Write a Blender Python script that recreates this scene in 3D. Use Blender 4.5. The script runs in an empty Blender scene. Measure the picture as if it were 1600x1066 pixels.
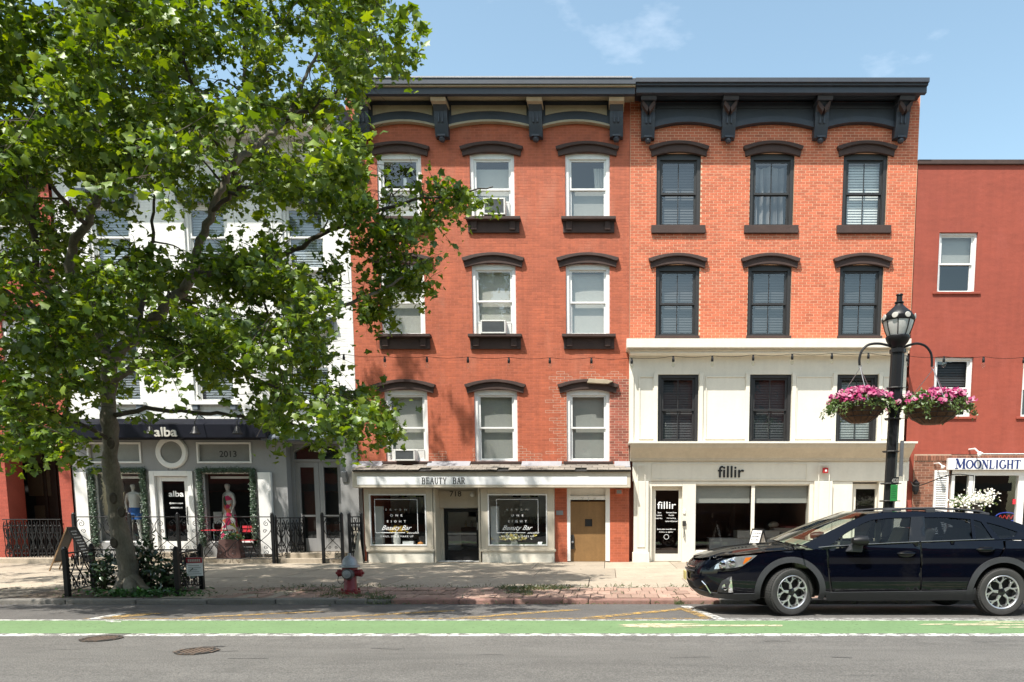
import bpy, bmesh, math, random
import numpy as np
from mathutils import Vector, Matrix
from mathutils.geometry import delaunay_2d_cdt
random.seed(7); np.random.seed(7)
PI = math.pi
scene = bpy.context.scene
col = scene.collection

# ------------------------------------------------------------------ camera
F, PX, PY = 1150.0, 950.0, 926.0        # focal length and principal point in photo pixels (1600 wide)
TH = math.atan(0.1095); HC = 1.34       # slight downward pitch, eye height
cam_d = bpy.data.cameras.new('camera')
cam_d.sensor_width = 36; cam_d.lens = 36 * F / 1600
cam_d.shift_x = (800 - PX) / 1600; cam_d.shift_y = (PY - 533) / 1600
cam_d.clip_start = .1; cam_d.clip_end = 1500
cam = bpy.data.objects.new('camera', cam_d); col.objects.link(cam)
cam.location = (0, 0, HC); cam.rotation_euler = (PI / 2 - TH, 0, 0)
scene.camera = cam

# ------------------------------------------------------------------ sky and sun
SUN = Vector((-.6, -1, 2.1)).normalized()
elev = math.asin(SUN.z); azim = math.atan2(SUN.x, SUN.y)
world = bpy.data.worlds.new('World'); scene.world = world; world.use_nodes = True
nt = world.node_tree; nt.nodes.clear()
wo = nt.nodes.new('ShaderNodeOutputWorld'); bg = nt.nodes.new('ShaderNodeBackground')
sk = nt.nodes.new('ShaderNodeTexSky'); sk.sky_type = 'NISHITA'; sk.sun_disc = False
sk.sun_elevation = elev; sk.sun_rotation = azim; sk.air_density = 1.0; sk.dust_density = 1.3; sk.ozone_density = .9
bg.inputs['Strength'].default_value = .15
# thin high clouds, everywhere in the sky
tc = nt.nodes.new('ShaderNodeTexCoord'); mp = nt.nodes.new('ShaderNodeMapping')
mp.inputs['Scale'].default_value = (1.0, 1.0, 2.6); mp.inputs['Location'].default_value = (.35, .15, .640); mp.inputs['Rotation'].default_value = (0, 0, math.radians(-27))
nz = nt.nodes.new('ShaderNodeTexNoise'); nz.inputs['Scale'].default_value = 3.1; nz.inputs['Detail'].default_value = 9; nz.inputs['Roughness'].default_value = .55
rp = nt.nodes.new('ShaderNodeValToRGB'); rp.color_ramp.elements[0].position = .62; rp.color_ramp.elements[1].position = .98
mx = nt.nodes.new('ShaderNodeMixRGB'); mx.inputs['Color2'].default_value = (6.6, 6.9, 7.4, 1)
nt.links.new(tc.outputs['Generated'], mp.inputs['Vector']); nt.links.new(mp.outputs['Vector'], nz.inputs['Vector'])
nt.links.new(nz.outputs['Fac'], rp.inputs['Fac']); nt.links.new(rp.outputs['Color'], mx.inputs['Fac'])
tn = nt.nodes.new('ShaderNodeMixRGB'); tn.blend_type = 'MULTIPLY'; tn.inputs['Fac'].default_value = 1; tn.inputs['Color2'].default_value = (1.30, 1.31, 1.08, 1)
nt.links.new(sk.outputs['Color'], tn.inputs['Color1']); nt.links.new(tn.outputs['Color'], mx.inputs['Color1']); nt.links.new(mx.outputs['Color'], bg.inputs['Color'])
nt.links.new(bg.outputs['Background'], wo.inputs['Surface'])
sd = bpy.data.lights.new('sun', 'SUN'); sd.energy = 4.6; sd.angle = math.radians(.53); sd.color = (1, .955, .88)
so = bpy.data.objects.new('sun', sd); col.objects.link(so)
so.rotation_euler = SUN.to_track_quat('Z', 'Y').to_euler(); so.location = (-10, -20, 40)
vs = scene.view_settings; vs.view_transform = 'Standard'; vs.look = 'None'; vs.gamma = 1; vs.use_curve_mapping = False
scene.display_settings.display_device = 'sRGB'
vs.exposure = .75
scene.render.engine = 'CYCLES'
scene.cycles.use_denoising = True
scene.cycles.max_bounces = 8; scene.cycles.transparent_max_bounces = 16; scene.cycles.diffuse_bounces = 4
scene.cycles.sample_clamp_indirect = 6; scene.cycles.caustics_reflective = False; scene.cycles.caustics_refractive = False

# ------------------------------------------------------------------ helpers
CT, ST = math.cos(TH), math.sin(TH)
def at(px, py, Y):
    """world point on the plane y = Y that the photo shows at (px, py)"""
    u = -(py - PY) / F; t = Y / (CT + u * ST)
    return ((px - PX) / F * t, Y, HC + (-ST + u * CT) * t)
def wx(px, py, Y): return at(px, py, Y)[0]
def wz(py, Y): return at(PX, py, Y)[2]

WL = {}
def wloc(o): return WL.get(o.name, Vector((0, 0, 0))) if o else Vector((0, 0, 0))

def recenter(me_verts):
    lo = [min(v[i] for v in me_verts) for i in range(3)]; hi = [max(v[i] for v in me_verts) for i in range(3)]
    return Vector(((lo[0] + hi[0]) / 2, (lo[1] + hi[1]) / 2, lo[2]))

def link(o, parent, origin):
    col.objects.link(o)
    if parent: o.parent = parent
    o.location = origin - wloc(parent)
    WL[o.name] = origin.copy()
    return o

def tag(o, label=None, cat=None, group=None, kind=None):
    if label: o['label'] = label
    if cat: o['category'] = cat
    if group: o['group'] = group
    if kind: o['kind'] = kind
    return o
def thing(name, label, cat, loc, group=None):
    o = bpy.data.objects.new(name, None); o.empty_display_size = .2
    link(o, None, Vector(loc)); return tag(o, label, cat, group)
def copy_tree(o, parent=None, off=None):
    c = o.copy(); col.objects.link(c)
    base = WL[o.name].copy()
    if parent is not None: c.parent = parent
    if off is not None: c.location = o.location + Vector(off)
    WL[c.name] = base + (Vector(off) if off is not None else (WL[parent.name] - WL[o.parent.name] if parent and o.parent else Vector()))
    for ch in list(o.children): copy_tree(ch, c)
    return c

class MB:
    def __init__(s): s.v = []; s.f = []; s.m = []
    def add(s, vs, fs, m=0):
        b = len(s.v); s.v.extend([tuple(p) for p in vs]); s.f.extend([tuple(i + b for i in f) for f in fs]); s.m.extend([m] * len(fs)); return s
    def box(s, x0, x1, y0, y1, z0, z1, m=0):
        if x0 > x1: x0, x1 = x1, x0
        if y0 > y1: y0, y1 = y1, y0
        if z0 > z1: z0, z1 = z1, z0
        v = [(x, y, z) for z in (z0, z1) for y in (y0, y1) for x in (x0, x1)]
        return s.add(v, [(0, 2, 3, 1), (4, 5, 7, 6), (0, 1, 5, 4), (2, 6, 7, 3), (0, 4, 6, 2), (1, 3, 7, 5)], m)
    def quad(s, a, b, c, d, m=0): return s.add([a, b, c, d], [(0, 1, 2, 3)], m)
    def prism(s, poly, y0, y1, m=0):
        n = len(poly)
        v = [(p[0], y0, p[1]) for p in poly] + [(p[0], y1, p[1]) for p in poly]
        fs = [tuple(range(n)), tuple(range(2 * n - 1, n - 1, -1))] + [(i, (i + 1) % n, (i + 1) % n + n, i + n) for i in range(n)]
        return s.add(v, fs, m)
    def prismx(s, poly, x0, x1, m=0):          # polygon in (y, z) extruded along x
        n = len(poly)
        v = [(x0, p[0], p[1]) for p in poly] + [(x1, p[0], p[1]) for p in poly]
        fs = [tuple(range(n)), tuple(range(2 * n - 1, n - 1, -1))] + [(i, (i + 1) % n, (i + 1) % n + n, i + n) for i in range(n)]
        return s.add(v, fs, m)
    def tube(s, pts, r, n=6, m=0, cap=True):
        pts = [Vector(p) for p in pts]; k = len(pts)
        rs = r if isinstance(r, (list, tuple)) else [r] * k
        vs = []; up = Vector((0, 0, 1)); prev = None
        for i, p in enumerate(pts):
            d = (pts[min(i + 1, k - 1)] - pts[max(i - 1, 0)])
            if d.length < 1e-9: d = Vector((0, 0, 1))
            d.normalize()
            if prev is None:
                a = d.orthogonal().normalized()
            else:
                a = (prev - d * prev.dot(d))
                a = a.normalized() if a.length > 1e-6 else d.orthogonal().normalized()
            prev = a; b = d.cross(a)
            for j in range(n):
                t = 2 * PI * j / n
                vs.append(p + (a * math.cos(t) + b * math.sin(t)) * rs[i])
        fs = [(i * n + j, i * n + (j + 1) % n, (i + 1) * n + (j + 1) % n, (i + 1) * n + j) for i in range(k - 1) for j in range(n)]
        if cap: fs += [tuple(range(n - 1, -1, -1)), tuple(range((k - 1) * n, k * n))]
        return s.add(vs, fs, m)
    def lathe(s, prof, c=(0, 0, 0), n=16, axis='z', m=0, sx=1, sy=1, cap=True):
        vs = []
        for (r, h) in prof:
            for j in range(n):
                t = 2 * PI * j / n; a, b = r * math.cos(t) * sx, r * math.sin(t) * sy
                p = (a, b, h) if axis == 'z' else ((a, -h, b) if axis == 'y' else (h, a, b))
                vs.append((p[0] + c[0], p[1] + c[1], p[2] + c[2]))
        k = len(prof)
        fs = [(i * n + j, i * n + (j + 1) % n, (i + 1) * n + (j + 1) % n, (i + 1) * n + j) for i in range(k - 1) for j in range(n)]
        if cap and prof[0][0] > 1e-4: fs.append(tuple(range(n - 1, -1, -1)))
        if cap and prof[-1][0] > 1e-4: fs.append(tuple(range((k - 1) * n, k * n)))
        return s.add(vs, fs, m)
    def xform(s, M, start=0):
        for i in range(start, len(s.v)):
            s.v[i] = tuple(M @ Vector(s.v[i]))
        return s
    def mesh(s, name, mats, smooth=False, bev=0, origin=None):
        mats = mats if isinstance(mats, (list, tuple)) else [mats]
        me = bpy.data.meshes.new(name)
        o = origin if origin is not None else recenter(s.v)
        me.from_pydata([(v[0] - o[0], v[1] - o[1], v[2] - o[2]) for v in s.v], [], s.f)
        for m in mats: me.materials.append(m)
        if len(mats) > 1: me.polygons.foreach_set('material_index', s.m)
        if len(s.f) < 60000:
            bm = bmesh.new(); bm.from_mesh(me)
            bmesh.ops.remove_doubles(bm, verts=bm.verts, dist=1e-5) if smooth else None
            bmesh.ops.recalc_face_normals(bm, faces=bm.faces)
            if bev:
                es = [e for e in bm.edges if len(e.link_faces) == 2 and e.calc_face_angle(0) > .6]
                bmesh.ops.bevel(bm, geom=es, offset=bev, segments=2, profile=.6, affect='EDGES', clamp_overlap=True)
            bm.to_mesh(me); bm.free()
        if smooth:
            me.polygons.foreach_set('use_smooth', [True] * len(me.polygons))
            if smooth != 'all':
                try: me.set_sharp_from_angle(angle=math.radians(38))
                except Exception: pass
        me.update()
        return me, o
    def build(s, name, mats, parent=None, smooth=False, bev=0):
        me, o = s.mesh(name, mats, smooth, bev)
        ob = bpy.data.objects.new(name, me)
        return link(ob, parent, o)

def np_mesh(name, V, loops, starts, totals, mat, parent=None, smooth=False):
    V = np.asarray(V, dtype=np.float64)
    o = Vector(((V[:, 0].min() + V[:, 0].max()) / 2, (V[:, 1].min() + V[:, 1].max()) / 2, V[:, 2].min()))
    V = V - np.array(o)
    me = bpy.data.meshes.new(name)
    me.vertices.add(len(V)); me.vertices.foreach_set('co', V.astype(np.float32).ravel())
    me.loops.add(len(loops)); me.loops.foreach_set('vertex_index', np.asarray(loops, dtype=np.int32))
    me.polygons.add(len(starts)); me.polygons.foreach_set('loop_start', np.asarray(starts, dtype=np.int32))
    try: me.polygons.foreach_set('loop_total', np.asarray(totals, dtype=np.int32))
    except Exception: pass
    me.polygons.foreach_set('use_smooth', [bool(smooth)] * len(starts))
    me.materials.append(mat); me.update(calc_edges=True); me.validate()
    ob = bpy.data.objects.new(name, me)
    return link(ob, parent, o)

def scatter(name, C, S, shape, mat, parent=None, up=.8, N=None, fold=.25):
    """many small leaf shapes: C centres (n,3), S sizes (n,), shape (k,2) outline, fan around its middle"""
    C = np.asarray(C, float); n = len(C); S = np.asarray(S, float).reshape(n, 1, 1)
    if N is None:
        N = np.random.normal(size=(n, 3)); N /= np.linalg.norm(N, axis=1, keepdims=True); N = N + np.array([0, 0, up])
    N = N / np.linalg.norm(N, axis=1, keepdims=True)
    R = np.random.normal(size=(n, 3)); T = np.cross(N, R); T /= np.linalg.norm(T, axis=1, keepdims=True); B = np.cross(N, T)
    sh = np.asarray(shape, float); k = len(sh)
    P = np.vstack([[0, sh[:, 1].mean() * .6], sh])
    h = -fold * (np.abs(P[:, 0]) * .9 + P[:, 1] ** 2 * .35)
    loc = P[None, :, 0, None] * T[:, None, :] + P[None, :, 1, None] * B[:, None, :] + h[None, :, None] * N[:, None, :]
    V = (C[:, None, :] + loc * S).reshape(-1, 3)
    tri = np.array([[0, 1 + i, 1 + (i + 1) % k] for i in range(k)])
    L = (tri[None] + (np.arange(n) * (k + 1))[:, None, None]).reshape(-1)
    st = np.arange(0, len(L), 3); return np_mesh(name, V, L, st, np.full(len(st), 3), mat, parent, True)

LEAF5 = [(0, -.20), (.18, -.16), (.44, -.14), (.36, .06), (.58, .28), (.30, .36), (0, .74), (-.30, .36), (-.58, .28), (-.36, .06), (-.44, -.14), (-.18, -.16)]
LEAFO = [(0, 0), (.22, .2), (.24, .5), (0, 1.0), (-.24, .5), (-.22, .2)]
PETAL = [(0, -.5), (.4, -.3), (.5, .15), (.15, .5), (-.25, .45), (-.5, .05), (-.35, -.35)]

# ------------------------------------------------------------------ materials
def lin(r, g, b):
    f = lambda c: (c / 12.92 if c <= .04045 else ((c + .055) / 1.055) ** 2.4)
    return (f(r / 255), f(g / 255), f(b / 255))
MATS = {}
def nn(t, typ, **kw):
    n = t.nodes.new(typ)
    for k, v in kw.items(): setattr(n, k, v)
    return n
def pm(name, c, rough=.6, var=.18, scale=3.0, bump=.15, bscale=60, metal=0, coat=0, spec=.5, streak=0, per=0, speck=0, dirt2=0, dirt2col=(.5, .3, .2), dirt=0, dirtcol=(.05, .045, .04), stretch=(1, 1, 1)):
    """procedural surface: colour varied by two noises, fine relief, optional vertical streaks, dirt and per-piece variation"""
    m = bpy.data.materials.new(name); m.use_nodes = True; t = m.node_tree; L = t.links
    b = t.nodes['Principled BSDF']; b.inputs['Roughness'].default_value = rough; b.inputs['Metallic'].default_value = metal
    b.inputs['Specular IOR Level'].default_value = spec; b.inputs['Coat Weight'].default_value = coat; b.inputs['Coat Roughness'].default_value = .03
    g = nn(t, 'ShaderNodeNewGeometry'); mp = nn(t, 'ShaderNodeMapping'); mp.inputs['Scale'].default_value = stretch
    L.new(g.outputs['Position'], mp.inputs['Vector'])
    n1 = nn(t, 'ShaderNodeTexNoise'); n1.inputs['Scale'].default_value = scale; n1.inputs['Detail'].default_value = 6; n1.inputs['Roughness'].default_value = .6
    n2 = nn(t, 'ShaderNodeTexNoise'); n2.inputs['Scale'].default_value = scale * 9; n2.inputs['Detail'].default_value = 4
    L.new(mp.outputs[0], n1.inputs['Vector']); L.new(mp.outputs[0], n2.inputs['Vector'])
    a = nn(t, 'ShaderNodeMath', operation='MULTIPLY_ADD'); a.inputs[1].default_value = .6
    h = nn(t, 'ShaderNodeMath', operation='MULTIPLY'); h.inputs[1].default_value = .4
    L.new(n2.outputs['Fac'], h.inputs[0]); L.new(n1.outputs['Fac'], a.inputs[0]); L.new(h.outputs[0], a.inputs[2])
    mr = nn(t, 'ShaderNodeMapRange'); mr.inputs['From Min'].default_value = .3; mr.inputs['From Max'].default_value = .7
    mr.inputs['To Min'].default_value = 1 - var; mr.inputs['To Max'].default_value = 1 + var
    L.new(a.outputs[0], mr.inputs['Value']); val = mr.outputs[0]
    if per:
        oi = nn(t, 'ShaderNodeObjectInfo'); s = nn(t, 'ShaderNodeMath', operation='ADD'); fr = nn(t, 'ShaderNodeMath', operation='FRACT')
        L.new(g.outputs['Random Per Island'], s.inputs[0]); L.new(oi.outputs['Random'], s.inputs[1]); L.new(s.outputs[0], fr.inputs[0])
        pr = nn(t, 'ShaderNodeMapRange'); pr.inputs['To Min'].default_value = 1 - per; pr.inputs['To Max'].default_value = 1 + per; L.new(fr.outputs[0], pr.inputs['Value'])
        mu = nn(t, 'ShaderNodeMath', operation='MULTIPLY'); L.new(val, mu.inputs[0]); L.new(pr.outputs[0], mu.inputs[1]); val = mu.outputs[0]
    if speck:
        n6 = nn(t, 'ShaderNodeTexNoise'); n6.inputs['Scale'].default_value = 75; n6.inputs['Detail'].default_value = 2; L.new(g.outputs['Position'], n6.inputs['Vector'])
        r6 = nn(t, 'ShaderNodeMapRange'); r6.inputs['From Min'].default_value = .32; r6.inputs['From Max'].default_value = .68; r6.inputs['To Min'].default_value = 1 - speck; r6.inputs['To Max'].default_value = 1 + speck; L.new(n6.outputs['Fac'], r6.inputs['Value'])
        mu = nn(t, 'ShaderNodeMath', operation='MULTIPLY'); L.new(val, mu.inputs[0]); L.new(r6.outputs[0], mu.inputs[1]); val = mu.outputs[0]
    if streak:
        m2 = nn(t, 'ShaderNodeMapping'); m2.inputs['Scale'].default_value = (7, 7, .5); L.new(g.outputs['Position'], m2.inputs['Vector'])
        n3 = nn(t, 'ShaderNodeTexNoise'); n3.inputs['Scale'].default_value = 1.2; n3.inputs['Detail'].default_value = 5; L.new(m2.outputs[0], n3.inputs['Vector'])
        sr = nn(t, 'ShaderNodeMapRange'); sr.inputs['From Min'].default_value = .35; sr.inputs['From Max'].default_value = .7; sr.inputs['To Min'].default_value = 1; sr.inputs['To Max'].default_value = 1 - streak
        L.new(n3.outputs['Fac'], sr.inputs['Value']); mu = nn(t, 'ShaderNodeMath', operation='MULTIPLY'); L.new(val, mu.inputs[0]); L.new(sr.outputs[0], mu.inputs[1]); val = mu.outputs[0]
    vm = nn(t, 'ShaderNodeVectorMath', operation='SCALE'); vm.inputs[0].default_value = c[:3]; L.new(val, vm.inputs['Scale'])
    colr = vm.outputs[0]
    if dirt:
        n4 = nn(t, 'ShaderNodeTexNoise'); n4.inputs['Scale'].default_value = 1.7; n4.inputs['Detail'].default_value = 9; n4.inputs['Roughness'].default_value = .68
        L.new(g.outputs['Position'], n4.inputs['Vector'])
        dr = nn(t, 'ShaderNodeMapRange'); dr.inputs['From Min'].default_value = .52; dr.inputs['From Max'].default_value = .74; dr.inputs['To Max'].default_value = dirt; L.new(n4.outputs['Fac'], dr.inputs['Value'])
        mc = nn(t, 'ShaderNodeMixRGB'); mc.inputs['Color2'].default_value = (*dirtcol, 1); L.new(dr.outputs[0], mc.inputs['Fac']); L.new(colr, mc.inputs['Color1']); colr = mc.outputs[0]
    if dirt2:
        m7 = nn(t, 'ShaderNodeMapping'); m7.inputs['Scale'].default_value = (2.2, 2.2, .7); m7.inputs['Location'].default_value = (3.3, 1.7, 9.1); L.new(g.outputs['Position'], m7.inputs['Vector'])
        n7 = nn(t, 'ShaderNodeTexNoise'); n7.inputs['Scale'].default_value = .75; n7.inputs['Detail'].default_value = 8; n7.inputs['Roughness'].default_value = .65; L.new(m7.outputs[0], n7.inputs['Vector'])
        r7 = nn(t, 'ShaderNodeMapRange'); r7.inputs['From Min'].default_value = .54; r7.inputs['From Max'].default_value = .74; r7.inputs['To Max'].default_value = dirt2; L.new(n7.outputs['Fac'], r7.inputs['Value'])
        c7 = nn(t, 'ShaderNodeMixRGB'); c7.inputs['Color2'].default_value = (*dirt2col, 1); L.new(r7.outputs[0], c7.inputs['Fac']); L.new(colr, c7.inputs['Color1']); colr = c7.outputs[0]
    L.new(colr, b.inputs['Base Color'])
    if bump:
        n5 = nn(t, 'ShaderNodeTexNoise'); n5.inputs['Scale'].default_value = bscale; n5.inputs['Detail'].default_value = 5; L.new(g.outputs['Position'], n5.inputs['Vector'])
        bp = nn(t, 'ShaderNodeBump'); bp.inputs['Strength'].default_value = bump; bp.inputs['Distance'].default_value = .01; L.new(n5.outputs['Fac'], bp.inputs['Height']); L.new(bp.outputs[0], b.inputs['Normal'])
    MATS[name] = m; return m
def glass(name, tint=(1, 1, 1), ior=1.5, boost=1.0, wave=.0015, rough=0.0, base=0.0):
    m = bpy.data.materials.new(name); m.use_nodes = True; t = m.node_tree; L = t.links; t.nodes.clear()
    o = nn(t, 'ShaderNodeOutputMaterial'); tr = nn(t, 'ShaderNodeBsdfTransparent'); gl = nn(t, 'ShaderNodeBsdfGlossy'); mi = nn(t, 'ShaderNodeMixShader')
    tr.inputs['Color'].default_value = (*tint, 1); gl.inputs['Roughness'].default_value = rough
    f0 = ((ior - 1) / (ior + 1)) ** 2
    ma = nn(t, 'ShaderNodeMath', operation='MULTIPLY_ADD'); ma.inputs[1].default_value = boost; ma.inputs[2].default_value = base; ma.use_clamp = True
    g = nn(t, 'ShaderNodeNewGeometry'); n5 = nn(t, 'ShaderNodeTexNoise'); n5.inputs['Scale'].default_value = 2.2; L.new(g.outputs['Position'], n5.inputs['Vector'])
    bp = nn(t, 'ShaderNodeBump'); bp.inputs['Strength'].default_value = 1; bp.inputs['Distance'].default_value = wave; L.new(n5.outputs['Fac'], bp.inputs['Height'])
    L.new(bp.outputs[0], gl.inputs['Normal'])
    dt = nn(t, 'ShaderNodeVectorMath', operation='DOT_PRODUCT'); L.new(g.outputs['Incoming'], dt.inputs[0]); L.new(g.outputs['Normal'], dt.inputs[1])
    ab = nn(t, 'ShaderNodeMath', operation='ABSOLUTE'); L.new(dt.outputs['Value'], ab.inputs[0]); om = nn(t, 'ShaderNodeMath', operation='SUBTRACT'); om.inputs[0].default_value = 1; L.new(ab.outputs[0], om.inputs[1])
    pw = nn(t, 'ShaderNodeMath', operation='POWER'); pw.inputs[1].default_value = 5; L.new(om.outputs[0], pw.inputs[0]); fr = nn(t, 'ShaderNodeMath', operation='MULTIPLY_ADD'); fr.inputs[1].default_value = 1 - f0; fr.inputs[2].default_value = f0; L.new(pw.outputs[0], fr.inputs[0])
    L.new(fr.outputs[0], ma.inputs[0]); L.new(ma.outputs[0], mi.inputs['Fac']); L.new(tr.outputs[0], mi.inputs[1]); L.new(gl.outputs[0], mi.inputs[2]); L.new(mi.outputs[0], o.inputs['Surface'])
    MATS[name] = m; return m
def leafmat(name, c1, c2, c3, trans=.35, rough=.45, gloss=.08):
    m = bpy.data.materials.new(name); m.use_nodes = True; t = m.node_tree; L = t.links; t.nodes.clear()
    o = nn(t, 'ShaderNodeOutputMaterial'); g = nn(t, 'ShaderNodeNewGeometry')
    rp = nn(t, 'ShaderNodeValToRGB'); e = rp.color_ramp.elements; e[0].color = (*c1, 1); e[1].color = (*c3, 1); k = e.new(.55); k.color = (*c2, 1)
    L.new(g.outputs['Random Per Island'], rp.inputs['Fac'])
    d = nn(t, 'ShaderNodeBsdfDiffuse'); tl = nn(t, 'ShaderNodeBsdfTranslucent'); gl = nn(t, 'ShaderNodeBsdfGlossy'); gl.inputs['Roughness'].default_value = rough; gl.inputs['Color'].default_value = (.9, .95, .9, 1)
    hs = nn(t, 'ShaderNodeHueSaturation'); hs.inputs['Hue'].default_value = .485; hs.inputs['Saturation'].default_value = 1.1; hs.inputs['Value'].default_value = 1.5
    L.new(rp.outputs[0], d.inputs['Color']); L.new(rp.outputs[0], hs.inputs['Color']); L.new(hs.outputs[0], tl.inputs['Color'])
    m1 = nn(t, 'ShaderNodeMixShader'); m1.inputs[0].default_value = trans; L.new(d.outputs[0], m1.inputs[1]); L.new(tl.outputs[0], m1.inputs[2])
    m2 = nn(t, 'ShaderNodeMixShader'); m2.inputs[0].default_value = gloss; L.new(m1.outputs[0], m2.inputs[1]); L.new(gl.outputs[0], m2.inputs[2]); L.new(m2.outputs[0], o.inputs['Surface'])
    MATS[name] = m; return m
def paintmark(name, c, wear=.5, scale=9):
    m = pm(name, c, .75, .12, 2, .2, 90); t = m.node_tree; L = t.links
    b = t.nodes['Principled BSDF']; o = [n for n in t.nodes if n.type == 'OUTPUT_MATERIAL'][0]
    g = nn(t, 'ShaderNodeNewGeometry'); n1 = nn(t, 'ShaderNodeTexNoise'); n1.inputs['Scale'].default_value = scale; n1.inputs['Detail'].default_value = 9; n1.inputs['Roughness'].default_value = .75
    L.new(g.outputs['Position'], n1.inputs['Vector'])
    r = nn(t, 'ShaderNodeMapRange'); r.inputs['From Min'].default_value = .62 - wear * .25; r.inputs['From Max'].default_value = .70 - wear * .2; r.inputs['To Min'].default_value = 0; r.inputs['To Max'].default_value = .85
    L.new(n1.outputs['Fac'], r.inputs['Value'])
    tr = nn(t, 'ShaderNodeBsdfTransparent'); mi = nn(t, 'ShaderNodeMixShader'); L.new(r.outputs[0], mi.inputs[0]); L.new(b.outputs[0], mi.inputs[1]); L.new(tr.outputs[0], mi.inputs[2]); L.new(mi.outputs[0], o.inputs['Surface'])
    return m

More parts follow.
